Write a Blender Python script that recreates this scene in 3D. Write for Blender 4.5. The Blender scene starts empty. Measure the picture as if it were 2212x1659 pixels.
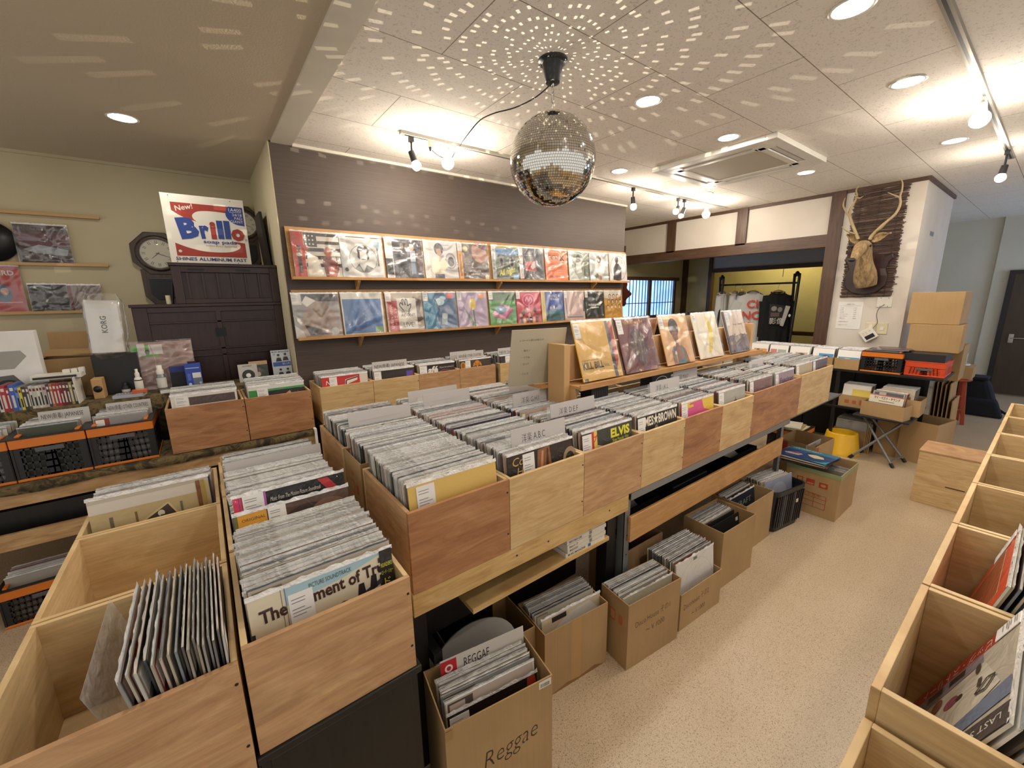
import bpy, math, random
from mathutils import Vector, Matrix
RN = random.Random(11)
sc = bpy.context.scene
COL = sc.collection
V = Vector
# ------------------------------------------------------------------ camera
f_px, yaw, pitch, roll = 882.0, 0.641787, 0.2101027, -0.017474
fwd = V((math.sin(yaw) * math.cos(pitch), math.cos(yaw) * math.cos(pitch), -math.sin(pitch)))
rgt = V((math.cos(yaw), -math.sin(yaw), 0))
upv = rgt.cross(fwd)
r2 = rgt * math.cos(roll) + upv * math.sin(roll)
u2 = -rgt * math.sin(roll) + upv * math.cos(roll)
cd = bpy.data.cameras.new('camera'); cam = bpy.data.objects.new('camera', cd); COL.objects.link(cam)
cd.sensor_width = 36; cd.lens = 36 * f_px / 2212; cd.clip_start = 0.02
cam.matrix_world = Matrix(((r2.x, u2.x, -fwd.x, 0), (r2.y, u2.y, -fwd.y, 0), (r2.z, u2.z, -fwd.z, 1.6), (0, 0, 0, 1)))
sc.camera = cam
# ------------------------------------------------------------------ world, exposure
sc.view_settings.view_transform = 'Standard'; sc.view_settings.look = 'None'
sc.view_settings.gamma = 1; sc.view_settings.exposure = 0.0
sc.cycles.max_bounces = 8; sc.cycles.diffuse_bounces = 4; sc.cycles.glossy_bounces = 4
sc.cycles.transparent_max_bounces = 16; sc.cycles.sample_clamp_indirect = 6.0
sc.cycles.use_denoising = True
w = bpy.data.worlds.new('world'); sc.world = w; w.use_nodes = True
w.node_tree.nodes['Background'].inputs[0].default_value = (1.0, 0.95, 0.88, 1)
w.node_tree.nodes['Background'].inputs[1].default_value = 0.85
L_DOWN, L_BULB, L_WIN = 185.0, 300.0, 1.7
# ------------------------------------------------------------------ materials
def lin(c):
    if isinstance(c, int): c = ((c >> 16) & 255, (c >> 8) & 255, c & 255)
    return tuple(((x / 255 / 12.92) if x / 255 <= 0.04045 else ((x / 255 + 0.055) / 1.055) ** 2.4) for x in c)
MT = {}
class NT:
    def __init__(s, name):
        s.m = bpy.data.materials.new(name); s.m.use_nodes = True; MT[name] = s.m
        s.t = s.m.node_tree; s.b = s.t.nodes['Principled BSDF']
    def n(s, typ, **k):
        x = s.t.nodes.new('ShaderNode' + typ)
        for a, v in k.items():
            if a in x.inputs: x.inputs[a].default_value = v
            else: setattr(x, a, v)
        return x
    def l(s, a, b): s.t.links.new(a, b)
    def co(s, kind='Object', scale=(1, 1, 1), rnd=False):
        tc = s.n('TexCoord'); mp = s.n('Mapping'); mp.inputs['Scale'].default_value = scale
        s.l(tc.outputs[kind], mp.inputs[0])
        if rnd:
            oi = s.n('ObjectInfo'); cm = s.n('CombineXYZ'); m = s.n('Math', operation='MULTIPLY'); m.inputs[1].default_value = 37.0
            s.l(oi.outputs['Random'], m.inputs[0])
            for i in range(3): s.l(m.outputs[0], cm.inputs[i])
            s.l(cm.outputs[0], mp.inputs['Location'])
        return mp.outputs[0]
    def noise(s, vec, scale, detail=3, rough=0.5, dist=0):
        x = s.n('TexNoise'); x.inputs['Scale'].default_value = scale; x.inputs['Detail'].default_value = detail
        x.inputs['Roughness'].default_value = rough; x.inputs['Distortion'].default_value = dist
        s.l(vec, x.inputs['Vector']); return x.outputs['Fac']
    def ramp(s, fac, stops):
        x = s.n('ValToRGB'); e = x.color_ramp.elements
        while len(e) > 1: e.remove(e[-1])
        for i, (p, c) in enumerate(stops):
            q = e[0] if i == 0 else e.new(p)
            q.position = p; q.color = (*lin(c), 1) if not isinstance(c, float) else (c, c, c, 1)
        s.l(fac, x.inputs[0]); return x.outputs[0]
    def mix(s, fac, a, b, mode='MIX'):
        x = s.n('Mix', data_type='RGBA', blend_type=mode)
        for src, sock in ((fac, x.inputs[0]), (a, x.inputs[6]), (b, x.inputs[7])):
            if isinstance(src, (int, float)) and sock == x.inputs[0]: sock.default_value = src
            elif isinstance(src, (int, tuple)): sock.default_value = (*lin(src), 1)
            else: s.l(src, sock)
        return x.outputs[2]
    def base(s, v):
        if isinstance(v, (int, tuple)): s.b.inputs['Base Color'].default_value = (*lin(v), 1)
        else: s.l(v, s.b.inputs['Base Color'])
    def bump(s, h, strength=0.3, dist=0.002, coat=False):
        x = s.n('Bump'); x.inputs['Strength'].default_value = strength; x.inputs['Distance'].default_value = dist
        s.l(h, x.inputs['Height']); s.l(x.outputs[0], s.b.inputs['Coat Normal' if coat else 'Normal'])
    def set(s, **k):
        for a, v in k.items(): s.b.inputs[a.replace('_', ' ')].default_value = v
        return s
def flat(name, c, rough=0.5, metal=0.0, bump=0, **k):
    t = NT(name); t.set(Roughness=rough, Metallic=metal, **k)
    v = t.co('Object', rnd=True); nz = t.noise(v, 9, 4)
    if isinstance(c, tuple): c = (c[0] << 16) | (c[1] << 8) | c[2]
    d = tuple(max(0, int(x * 0.93)) for x in ((c >> 16) & 255, (c >> 8) & 255, c & 255))
    t.base(t.mix(nz, c, d))
    if bump: t.bump(t.noise(v, 160, 2), bump, 0.001)
    return t
def emit(name, c, strength):
    t = NT(name); t.base(c); t.b.inputs['Emission Color'].default_value = (*lin(c), 1); t.b.inputs['Emission Strength'].default_value = strength
    return t
# plywood in three tints, board pine
def ply(name, c0, c1, c2, scale=(1, 1, 1), dist=1.2):
    t = NT(name); t.set(Roughness=0.55)
    v = t.co('Object', (2.2, 2.2, 9), rnd=True); v2 = t.co('Object', (3, 3, 70), rnd=True); v3 = t.co('Object', (3.5, 3.5, 5), rnd=True)
    a = t.ramp(t.noise(v, 2.2, 4, 0.6, dist), [(0.3, c0), (0.5, c1), (0.72, c2)])
    g = t.ramp(t.noise(v2, 1.5, 3, 0.7), [(0.35, 0.72), (0.6, 1.0)])
    a = t.mix(0.55, a, g, 'MULTIPLY')
    st = t.ramp(t.noise(v3, 1.4, 5, 0.65), [(0.60, 1.0), (0.76, 0.72)])
    a = t.mix(0.6, a, st, 'MULTIPLY')
    t.base(a); t.bump(t.noise(v2, 3, 3), 0.12, 0.001)
ply('plywood_pale', 0xd9bd8c, 0xcfae7b, 0xbf996a)
ply('plywood_red', 0xb98a5f, 0xa97850, 0x94633f)
ply('plywood_tan', 0xc9a377, 0xbb9268, 0xa87d56)
ply('plywood_inner', 0xe0c596, 0xd6b887, 0xc7a574)
ply('pine_board', 0xd6b57c, 0xcaa66c, 0xb98f55)
ply('old_pine', 0xc4a274, 0xb28d60, 0x977044)
ply('shelf_wood', 0xc89a63, 0xbf8f57, 0xb08049)
def dark_wood(name, a, b, rough=0.45, scale=(30, 30, 2.5)):
    t = NT(name); t.set(Roughness=rough); v = t.co('Object', scale, rnd=True)
    t.base(t.ramp(t.noise(v, 1.6, 4, 0.6, 0.6), [(0.3, a), (0.7, b)])); t.bump(t.noise(v, 3, 2), 0.15, 0.001)
dark_wood('timber_brown', 0x3d291c, 0x5a402e)
dark_wood('timber_across', 0x3d291c, 0x5a402e, scale=(30, 2.5, 30))
dark_wood('chest_wood', 0x26130f, 0x351c1c, 0.32)
dark_wood('clock_wood', 0x2c2018, 0x4a382a, 0.35)
dark_wood('black_wood', 0x0d0c0b, 0x191715, 0.4)
dark_wood('stool_wood', 0xa94a2c, 0x8f3a22, 0.45)
# cardboard
t = NT('cardboard'); t.set(Roughness=0.8); v = t.co('Object', (1, 1, 1), rnd=True); v2 = t.co('Object', (140, 140, 3), rnd=True)
t.base(t.mix(0.35, t.ramp(t.noise(v, 3, 4), [(0.3, 0xb39367), (0.7, 0xa28358)]), t.ramp(t.noise(v2, 1, 2), [(0.3, 0.82), (0.7, 1.0)]), 'MULTIPLY'))
t.bump(t.noise(v2, 1, 2), 0.08, 0.001)
# printed surfaces take their ink colour from the mesh
def printed(name, rough, coat, wr, ws=26):
    t = NT(name); a = t.n('Attribute', attribute_name='ink'); t.base(a.outputs['Color'])
    t.set(Roughness=rough)
    if coat:
        t.set(Coat_Weight=coat, Coat_Roughness=0.06)
        v = t.co('Object', (1, 1, 1), rnd=True); nz = t.noise(v, ws, 3, 0.55, 1.6)
        rg = t.n('Math', operation='ABSOLUTE'); sb = t.n('Math', operation='SUBTRACT'); sb.inputs[1].default_value = 0.5
        t.l(nz, sb.inputs[0]); t.l(sb.outputs[0], rg.inputs[0]); t.bump(rg.outputs[0], wr, 0.05, coat=True)
printed('print', 0.55, 0, 0)
printed('wrapped', 0.5, 0.5, 0.5, 11)
printed('wrapped_soft', 0.5, 0.5, 0.4, 8)
# clear plastic seen edge-on in the packed bins
t = NT('clear_sleeve'); t.set(Roughness=0.28, Alpha=0.88, IOR=1.5, Specular_IOR_Level=1.0)
a = t.n('Attribute', attribute_name='ink'); v = t.co('Object'); t.base(t.mix(0.5, a.outputs['Color'], t.ramp(t.noise(v, 25, 2), [(0.3, 0.75), (0.7, 1.0)]), 'MULTIPLY')); t.bump(t.noise(v, 85, 2, 0.5, 0.6), 0.9, 0.006)
t = NT('clear_wrap'); t.set(Roughness=0.12, Alpha=0.22, IOR=1.5, Specular_IOR_Level=1.0); t.base(0xe4e4e2)
v = t.co('Object', rnd=True); t.bump(t.noise(v, 22, 4, 0.6, 1.5), 0.9, 0.02)
t = NT('clear_film'); v = t.co('Object', rnd=True); gl = t.n('BsdfGlossy'); gl.inputs['Roughness'].default_value = 0.2; gl.inputs['Color'].default_value = (1, 1, 1, 1)
tr = t.n('BsdfTransparent'); mx = t.n('MixShader'); lw = t.n('LayerWeight'); lw.inputs['Blend'].default_value = 0.22
mr = t.n('MapRange'); mr.inputs['To Min'].default_value = 0.10; mr.inputs['To Max'].default_value = 0.7; t.l(lw.outputs['Fresnel'], mr.inputs['Value'])
bp = t.n('Bump'); bp.inputs['Strength'].default_value = 0.3; bp.inputs['Distance'].default_value = 0.004; t.l(t.noise(v, 26, 3, 0.6, 1.4), bp.inputs['Height']); t.l(bp.outputs[0], gl.inputs['Normal'])
t.l(mr.outputs[0], mx.inputs[0]); t.l(tr.outputs[0], mx.inputs[1]); t.l(gl.outputs[0], mx.inputs[2]); t.l(mx.outputs[0], t.t.nodes['Material Output'].inputs[0])
t = NT('clear_acrylic'); t.set(Roughness=0.08, Alpha=0.16); t.base(0xdfe4e4)
t = NT('glass_dial'); t.set(Roughness=0.02, Alpha=0.12); t.base(0xffffff)
flat('black_plastic', 0x17171a, 0.4); flat('grey_plastic', 0x55565a, 0.5); flat('orange_plastic', 0xd8761f, 0.42); flat('red_orange_plastic', 0xd2481f, 0.42)
flat('white_plastic', 0xe6e2d8, 0.4); flat('cream_plastic', 0xd8cfae, 0.4); flat('yellow_plastic', 0xe9b51f, 0.35); flat('white_card', 0xe9e7e3, 0.7)
flat('steel_grey', 0x8d9092, 0.38, 0.55); flat('dark_steel', 0x2b2c30, 0.42, 0.4); flat('chrome', 0xd8d8d8, 0.15, 1.0); flat('black_metal', 0x121214, 0.35, 0.3)
flat('track_silver', 0xa9a59c, 0.35, 0.7); flat('track_white', 0xd9d2c2, 0.5); flat('brass', 0xb08d48, 0.3, 0.9)
flat('dark_paint', 0x1a1614, 0.5); flat('white_cloth', 0xdad9d4, 0.9, bump=0.3); flat('black_cloth', 0x141416, 0.9, bump=0.3); flat('grey_cloth', 0x4b4f58, 0.9, bump=0.3)
t = NT('fur_tan'); t.set(Roughness=0.95); v = t.co('Object', (1, 1, 0.35)); t.base(t.ramp(t.noise(v, 38, 4, 0.65, 0.8), [(0.3, 0x6f5a3e), (0.5, 0x937a55), (0.7, 0xb49a70)])); t.bump(t.noise(v, 120, 3), 1.0, 0.006); flat('antler_bone', 0xa8956e, 0.55, bump=0.4); flat('navy_cloth', 0x14161f, 0.95, bump=0.4)
flat('red_lacquer', 0x5a1f16, 0.3); flat('tan_light_wood', 0xc9a06c, 0.5); flat('pale_green_board', 0x8f9d72, 0.8); flat('spring_steel', 0x777777, 0.3, 0.9)
# ------------------------------------------------------------------ mesh builder
TX = {}
def text_geo(s, bold=0.0):
    k = (s, bold)
    if k not in TX:
        cu = bpy.data.curves.new('t', 'FONT'); cu.body = s; cu.resolution_u = 2; cu.offset = bold
        o = bpy.data.objects.new('t', cu); me = bpy.data.meshes.new_from_object(o)
        vs = [(a.co.x, a.co.y) for a in me.vertices]; fs = [tuple(p.vertices) for p in me.polygons]
        bpy.data.objects.remove(o); bpy.data.curves.remove(cu); bpy.data.meshes.remove(me)
        xs = [a[0] for a in vs] or [0, 1]
        TX[k] = (vs, fs, min(xs), max(xs))
    return TX[k]
class MB:
    def __init__(s, T=None): s.v = []; s.f = []; s.mi = []; s.c = []; s.mats = []; s.T = T or Matrix(); s.sm = []
    def add(s, vs, fs, mat, col=0xffffff, smooth=False):
        b = len(s.v); s.v += [s.T @ V(p) for p in vs]
        if mat not in s.mats: s.mats.append(mat)
        i = s.mats.index(mat); c = lin(col)
        for q in fs: s.f.append([b + x for x in q]); s.mi.append(i); s.c.append(c); s.sm.append(smooth)
    def box(s, x0, y0, z0, x1, y1, z1, mat, col=0xffffff):
        x0, x1 = sorted((x0, x1)); y0, y1 = sorted((y0, y1)); z0, z1 = sorted((z0, z1))
        s.add([(x0, y0, z0), (x1, y0, z0), (x1, y1, z0), (x0, y1, z0), (x0, y0, z1), (x1, y0, z1), (x1, y1, z1), (x0, y1, z1)],
              [(0, 3, 2, 1), (4, 5, 6, 7), (0, 1, 5, 4), (1, 2, 6, 5), (2, 3, 7, 6), (3, 0, 4, 7)], mat, col)
        return s
    def hexa(s, p, mat, col=0xffffff):   # 8 points: bottom ring, top ring
        s.add(p, [(0, 3, 2, 1), (4, 5, 6, 7), (0, 1, 5, 4), (1, 2, 6, 5), (2, 3, 7, 6), (3, 0, 4, 7)], mat, col); return s
    def poly(s, pts, mat, col=0xffffff): s.add(pts, [tuple(range(len(pts)))], mat, col); return s
    def prism(s, pts, dv, mat, col=0xffffff):
        n = len(pts); dv = V(dv); q = [V(p) for p in pts]
        s.add(q + [p + dv for p in q], [tuple(range(n))[::-1], tuple(range(n, 2 * n))] + [(i, (i + 1) % n, n + (i + 1) % n, n + i) for i in range(n)], mat, col); return s
    def cyl(s, p0, p1, r0, r1=None, n=16, mat='print', col=0xffffff, caps=True):
        r1 = r0 if r1 is None else r1; p0 = V(p0); p1 = V(p1); a = (p1 - p0).normalized()
        x = a.orthogonal().normalized(); y = a.cross(x); vs = []
        for p, r in ((p0, r0), (p1, r1)):
            for i in range(n):
                t = 2 * math.pi * i / n; vs.append(p + (x * math.cos(t) + y * math.sin(t)) * r)
        s.add(vs, [(i, (i + 1) % n, n + (i + 1) % n, n + i) for i in range(n)], mat, col, True)
        if caps: s.add(vs, [tuple(range(n))[::-1], tuple(range(n, 2 * n))], mat, col)
        return s
    def lathe(s, c, prof, n=24, mat='print', col=0xffffff, axis=(0, 0, 1)):
        c = V(c); a = V(axis).normalized(); x = a.orthogonal().normalized(); y = a.cross(x); vs = []
        for r, z in prof:
            for i in range(n):
                t = 2 * math.pi * i / n; vs.append(c + a * z + (x * math.cos(t) + y * math.sin(t)) * max(r, 1e-4))
        s.add(vs, [(k * n + i, k * n + (i + 1) % n, (k + 1) * n + (i + 1) % n, (k + 1) * n + i) for k in range(len(prof) - 1) for i in range(n)], mat, col, True); return s
    def tube(s, path, r, n=8, mat='print', col=0xffffff, closed=False):
        P = [V(p) for p in path]; m = len(P); rr = r if isinstance(r, (list, tuple)) else [r] * m; vs = []; x = None
        for i in range(m):
            d = (P[min(i + 1, m - 1)] - P[max(i - 1, 0)])
            if closed: d = P[(i + 1) % m] - P[(i - 1) % m]
            d.normalize()
            x = d.orthogonal().normalized() if x is None else (x - d * x.dot(d)).normalized()
            y = d.cross(x)
            for k in range(n):
                t = 2 * math.pi * k / n; vs.append(P[i] + (x * math.cos(t) + y * math.sin(t)) * rr[i])
        rings = m if closed else m - 1
        s.add(vs, [(i * n + k, i * n + (k + 1) % n, ((i + 1) % m) * n + (k + 1) % n, ((i + 1) % m) * n + k) for i in range(rings) for k in range(n)], mat, col, True)
        if not closed: s.add(vs, [tuple(range(n))[::-1], tuple(range((m - 1) * n, m * n))], mat, col)
        return s
    def ball(s, c, r, n=14, m=8, mat='print', col=0xffffff, sc3=(1, 1, 1)):
        vs = []
        for j in range(m + 1):
            a = math.pi * j / m
            for i in range(n):
                t = 2 * math.pi * i / n
                vs.append((c[0] + r * sc3[0] * math.sin(a) * math.cos(t), c[1] + r * sc3[1] * math.sin(a) * math.sin(t), c[2] + r * sc3[2] * math.cos(a)))
        s.add(vs, [(j * n + i, (j + 1) * n + i, (j + 1) * n + (i + 1) % n, j * n + (i + 1) % n) for j in range(m) for i in range(n)], mat, col, True); return s
    def art(s, O, U, W, items, mat='print', lift=0.0004):
        """flat print on the rectangle O, O+U, O+U+W, O+W"""
        O, U, W = V(O), V(U), V(W); N = U.cross(W).normalized(); ul, wl = U.length, W.length
        P = lambda u, v, h: O + U * u + W * v + N * h
        for k, it in enumerate(items):
            h = lift + 0.00012 * k; ty = it[0]
            if ty == 'r':
                _, a, b, c, d, col = it; s.poly([P(a, b, h), P(c, b, h), P(c, d, h), P(a, d, h)], mat, col)
            elif ty == 'e':
                _, a, b, ru, rv, col = it[:6]; n = 20
                s.poly([P(a + ru * math.cos(2 * math.pi * i / n), b + rv * math.sin(2 * math.pi * i / n), h) for i in range(n)], mat, col)
            elif ty == 'p': s.poly([P(a, b, h) for a, b in it[1]], mat, it[2])
            elif ty == 'l':
                pts, wd, col = it[1], it[2], it[3]
                for (a, b), (c, d) in zip(pts, pts[1:]):
                    dx, dy = (c - a) * ul, (d - b) * wl; L = math.hypot(dx, dy) or 1; nx, ny = -dy / L * wd / 2 / ul, dx / L * wd / 2 / wl
                    s.poly([P(a - nx, b - ny, h), P(c - nx, d - ny, h), P(c + nx, d + ny, h), P(a + nx, b + ny, h)], mat, col)
            elif ty == 't':
                _, st, a, b, hh, col = it[:6]; op = it[6] if len(it) > 6 else {}
                vs, fs, x0, x1 = text_geo(st, op.get('bold', 0.0)); k2 = hh / 0.72; ang = op.get('rot', 0); sh = op.get('shear', 0)
                wd = (x1 - x0) * k2; sx = op['w'] * ul / (wd * wl) if 'w' in op else 1.0
                al = {'l': 0, 'c': 0.5, 'r': 1}[op.get('al', 'l')] * wd * sx; ca, sa = math.cos(ang), math.sin(ang); out = []
                for x, y in vs:
                    xx = ((x - x0) * k2 * sx + sh * y * k2 - al) * wl; yy = y * k2 * wl
                    out.append(O + U / ul * (a * ul + xx * ca - yy * sa) + W / wl * (b * wl + xx * sa + yy * ca) + N * h)
                s.add(out, fs, mat, col)
        return s
    def build(s, name, parent=None, bevel=0, subs=0):
        me = bpy.data.meshes.new(name); me.from_pydata([tuple(p) for p in s.v], [], s.f)
        for m in s.mats: me.materials.append(MT[m])
        me.polygons.foreach_set('material_index', s.mi); me.polygons.foreach_set('use_smooth', s.sm)
        if any(m in ('print', 'wrapped', 'wrapped_soft', 'reed', 'clear_sleeve') for m in s.mats):
            ca = me.color_attributes.new('ink', 'FLOAT_COLOR', 'CORNER'); buf = []
            for p, c in zip(me.polygons, s.c): buf += [c[0], c[1], c[2], 1.0] * p.loop_total
            ca.data.foreach_set('color', buf)
        me.update()
        o = bpy.data.objects.new(name, me); COL.objects.link(o)
        if parent: o.parent = parent
        if bevel:
            b = o.modifiers.new('bevel', 'BEVEL'); b.width = bevel; b.segments = 2; b.limit_method = 'ANGLE'
        if subs:
            b = o.modifiers.new('sub', 'SUBSURF'); b.levels = subs; b.render_levels = subs
        return o
def tag(o, label, cat, group=None):
    o['label'] = label; o['category'] = cat
    if group: o['group'] = group
    return o
def thing(name, label, cat, loc=(0, 0, 0), rz=0, group=None):
    o = bpy.data.objects.new(name, None); COL.objects.link(o); o.location = loc; o.rotation_euler = (0, 0, rz); o.empty_display_size = 0.05
    return tag(o, label, cat, group)
def struct(o): o['kind'] = 'structure'; return o
def frame(O, U, W, N=None):
    """matrix whose x runs along U, y along W"""
    U, W = V(U).normalized(), V(W).normalized(); N = U.cross(W)
    return Matrix(((U.x, W.x, N.x, O[0]), (U.y, W.y, N.y, O[1]), (U.z, W.z, N.z, O[2]), (0, 0, 0, 1)))
def put(o, M): o.matrix_world = M; return o
# ================================================================== the room
ZC = 2.635
t = NT('ceiling_tile'); t.set(Roughness=0.9)
v = t.co('Object'); mp = t.n('Mapping'); mp.inputs['Location'].default_value = (-0.545, -0.425, 0); t.l(v, mp.inputs[0])
br = t.n('TexBrick', offset=0.5, offset_frequency=2); br.inputs['Scale'].default_value = 1.0; br.inputs['Mortar Size'].default_value = 0.0022
br.inputs['Brick Width'].default_value = 0.895; br.inputs['Row Height'].default_value = 0.457; br.inputs['Mortar Smooth'].default_value = 0.1; br.inputs['Bias'].default_value = 0
for i in (1, 2): br.inputs[i].default_value = (*lin(0xe9e2d8), 1)
br.inputs[3].default_value = (*lin(0x8a7d6c), 1); t.l(mp.outputs[0], br.inputs[0])
n1 = t.ramp(t.noise(t.co('Object', (1, 1.6, 1)), 62, 2, 0.55, 0.8), [(0.35, 0.0), (0.365, 0.0), (0.39, 1.0)])
n1b = t.ramp(t.noise(t.co('Object', (1.7, 1, 1)), 45, 2, 0.5, 0.8), [(0.335, 0.0), (0.36, 1.0)])
col = t.mix(0.2, br.outputs[0], n1, 'MULTIPLY'); col = t.mix(0.18, col, n1b, 'MULTIPLY')
t.base(col)
t = NT('wallpaper_ceiling'); t.set(Roughness=0.9); t.base(0xc2b49d); v = t.co('Object', (1, 1, 1)); t.bump(t.noise(v, 120, 2), 0.5, 0.004)
t = NT('wallpaper'); t.set(Roughness=0.85); v = t.co('Object'); t.base(t.ramp(t.noise(v, 2, 3), [(0.3, 0xc4b99a), (0.7, 0xbdb191)])); t.bump(t.noise(v, 110, 2), 0.2, 0.002)
t = NT('corridor_wall'); t.set(Roughness=0.85); v = t.co('Object'); t.base(t.ramp(t.noise(v, 2, 3), [(0.3, 0xc9c3b2), (0.7, 0xc1bba9)])); t.bump(t.noise(v, 110, 2), 0.2, 0.002)
t = NT('plaster_white'); t.set(Roughness=0.9); v = t.co('Object'); t.base(t.ramp(t.noise(v, 3, 3), [(0.3, 0xd4ccc2), (0.7, 0xcdc4b8)])); t.bump(t.noise(v, 150, 2), 0.15, 0.002)
t = NT('plaster_ochre'); t.set(Roughness=0.9); v = t.co('Object'); t.base(t.ramp(t.noise(v, 3, 3), [(0.3, 0xc6ba90), (0.7, 0xbcb086)]))
t = NT('brown_wall'); t.set(Roughness=0.6); v = t.co('Object', (2, 2, 90), rnd=False); t.base(t.ramp(t.noise(v, 2, 4, 0.6), [(0.3, 0x4b3f38), (0.7, 0x574a42)])); t.bump(t.noise(v, 3, 3), 0.3, 0.002)
t = NT('grey_plaster'); t.set(Roughness=0.9); t.base(0xb2b6bc)
t = NT('vinyl_floor'); t.set(Roughness=0.32)
v = t.co('Object'); a = t.ramp(t.noise(v, 3, 3), [(0.3, 0xc0ac91), (0.7, 0xb8a386)])
sp = t.ramp(t.noise(v, 250, 2, 0.5, 1.0), [(0.37, 0xa08a68), (0.45, 0xffffff)])
sp2 = t.ramp(t.noise(t.co('Object', (1.3, 1, 1)), 210, 2, 0.5, 1.0), [(0.58, 0.0), (0.70, 0.6)])
a = t.mix(0.85, a, sp, 'MULTIPLY'); a = t.mix(sp2, a, 0xdccaa6)
bk = t.n('TexBrick', offset=0.0); bk.inputs['Scale'].default_value = 1; bk.inputs['Brick Width'].default_value = 1.82; bk.inputs['Row Height'].default_value = 30; bk.inputs['Mortar Size'].default_value = 0.0016
for i in (1, 2): bk.inputs[i].default_value = (1, 1, 1, 1)
bk.inputs[3].default_value = (0.45, 0.4, 0.33, 1); mp = t.n('Mapping'); mp.inputs['Location'].default_value = (0.54, 5, 0); t.l(v, mp.inputs[0]); t.l(mp.outputs[0], bk.inputs[0])
t.base(a); t.bump(t.noise(v, 60, 2), 0.05, 0.001)
t = NT('tatami'); t.set(Roughness=0.9); v = t.co('Object', (1, 60, 1)); t.base(t.ramp(t.noise(v, 4, 2), [(0.3, 0x9b8f5e), (0.7, 0xb0a370)]))
t = NT('frosted_pane'); t.set(Roughness=0.5); t.base(0xcfe0ff); v = t.co('Object', (1, 1, 1))
t.l(t.ramp(t.noise(v, 2.3, 4), [(0.3, 0x5f9cff), (0.7, 0xb4d8ff)]), t.b.inputs['Emission Color']); t.b.inputs['Emission Strength'].default_value = L_WIN
emit('day_pane', 0xbcd6ff, 6.0)
t = NT('door_leaf'); t.set(Roughness=0.45); v = t.co('Object', (8, 8, 1.2)); t.base(t.ramp(t.noise(v, 2, 3), [(0.3, 0x35271d), (0.7, 0x41301f)]))
def sbox(name, *a, mat):
    m = MB(); m.box(*a, mat); return struct(m.build(name))
sbox('floor', -2.2, -1.6, -0.1, 10.4, 4.6, 0.0, mat='vinyl_floor')
sbox('ceiling', 0.648, -1.6, ZC, 10.4, 4.6, ZC + 0.1, mat='ceiling_tile')
sbox('ceiling_left', -2.2, -1.6, ZC, 0.525, 4.6, ZC + 0.1, mat='wallpaper_ceiling')
sbox('trim_1', 0.525, -1.6, ZC - 0.012, 0.648, 3.31, ZC + 0.1, mat='track_white')
sbox('wall_back', -2.2, 4.458, 0, 0.51, 4.6, ZC, mat='wallpaper')
sbox('wall_rear', 6.6, -1.7, 0, 10.4, -1.6, ZC, mat='wallpaper')
m = MB(); m.box(0.51, 3.312, 0, 4.207, 3.45, ZC, 'brown_wall'); struct(m.build('wall_display'))
m = MB(); m.box(0.505, 3.311, 0, 0.512, 4.458, ZC, 'wallpaper'); struct(m.build('wall_return'))
sbox('trim_2', 0.65, 3.29, ZC - 0.018, 4.21, 3.312, ZC, mat='track_white')
sbox('trim_3', -2.2, 4.44, ZC - 0.02, 0.505, 4.458, ZC, mat='wallpaper')
sbox('wall_partition_end', 4.2, 3.45, 0, 4.207, 4.458, ZC, mat='plaster_white')
# post and beam wall, x = 5.6
XB = 5.6
m = MB(); m.box(XB, 1.67, 2.2, XB + 0.05, 4.458, ZC, 'plaster_white'); struct(m.build('wall_lintel'))
for i, (y0, y1, z0) in enumerate(((3.505, 3.63, 2.19), (2.528, 2.652, 2.19), (1.553, 1.675, 0.0))):
    sbox('trim_%d' % (i + 4), XB - 0.03, y0, z0, XB + 0.09, y1, ZC - 0.01, mat='timber_brown')
sbox('trim_7', XB - 0.03, 1.675, 2.078, XB + 0.09, 4.458, 2.208, mat='timber_across')
sbox('trim_8', XB - 0.02, 0.965, ZC - 0.035, XB + 0.02, 4.458, ZC, mat='timber_across')
sbox('trim_9', XB - 0.02, 0.925, ZC - 0.035, 7.02, 0.965, ZC, mat='timber_brown')
sbox('wall_column', XB, 0.943, 0, 7.018, 1.553, ZC, mat='plaster_white')
sbox('wall_left_far', 4.207, 4.458, 0, 9.0, 4.6, ZC, mat='plaster_ochre')
# the small room beyond the beam
sbox('floor_tatami', XB + 0.1, 1.56, 0, 8.4, 4.458, 0.25, mat='tatami')
sbox('ceiling_tatami', XB + 0.1, 1.56, 2.45, 8.4, 4.458, 2.5, mat='plaster_ochre')
sbox('wall_tatami_upper', 7.5, 1.5, 2.02, 7.56, 3.93, 2.45, mat='grey_plaster')
sbox('wall_tatami_pier', 7.5, 3.96, 0.25, 7.56, 4.42, 2.45, mat='plaster_ochre')
sbox('wall_tatami_rear', 8.3, 1.5, 0.25, 8.4, 4.458, 2.45, mat='plaster_ochre')
sbox('wall_tatami_right', 7.018, 1.45, 0, 8.4, 1.55, 2.5, mat='plaster_ochre')
sbox('trim_10', 7.47, 1.56, 1.965, 7.58, 3.96, 2.03, mat='timber_across')
sbox('trim_11', 7.46, 3.915, 0.25, 7.57, 3.975, 2.45, mat='timber_brown')
sbox('trim_12', 7.42, 4.385, 0.25, 7.52, 4.458, 2.45, mat='timber_brown')
sbox('trim_13', 7.47, 1.56, 0.93, 7.56, 3.915, 0.99, mat='timber_across')
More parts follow.
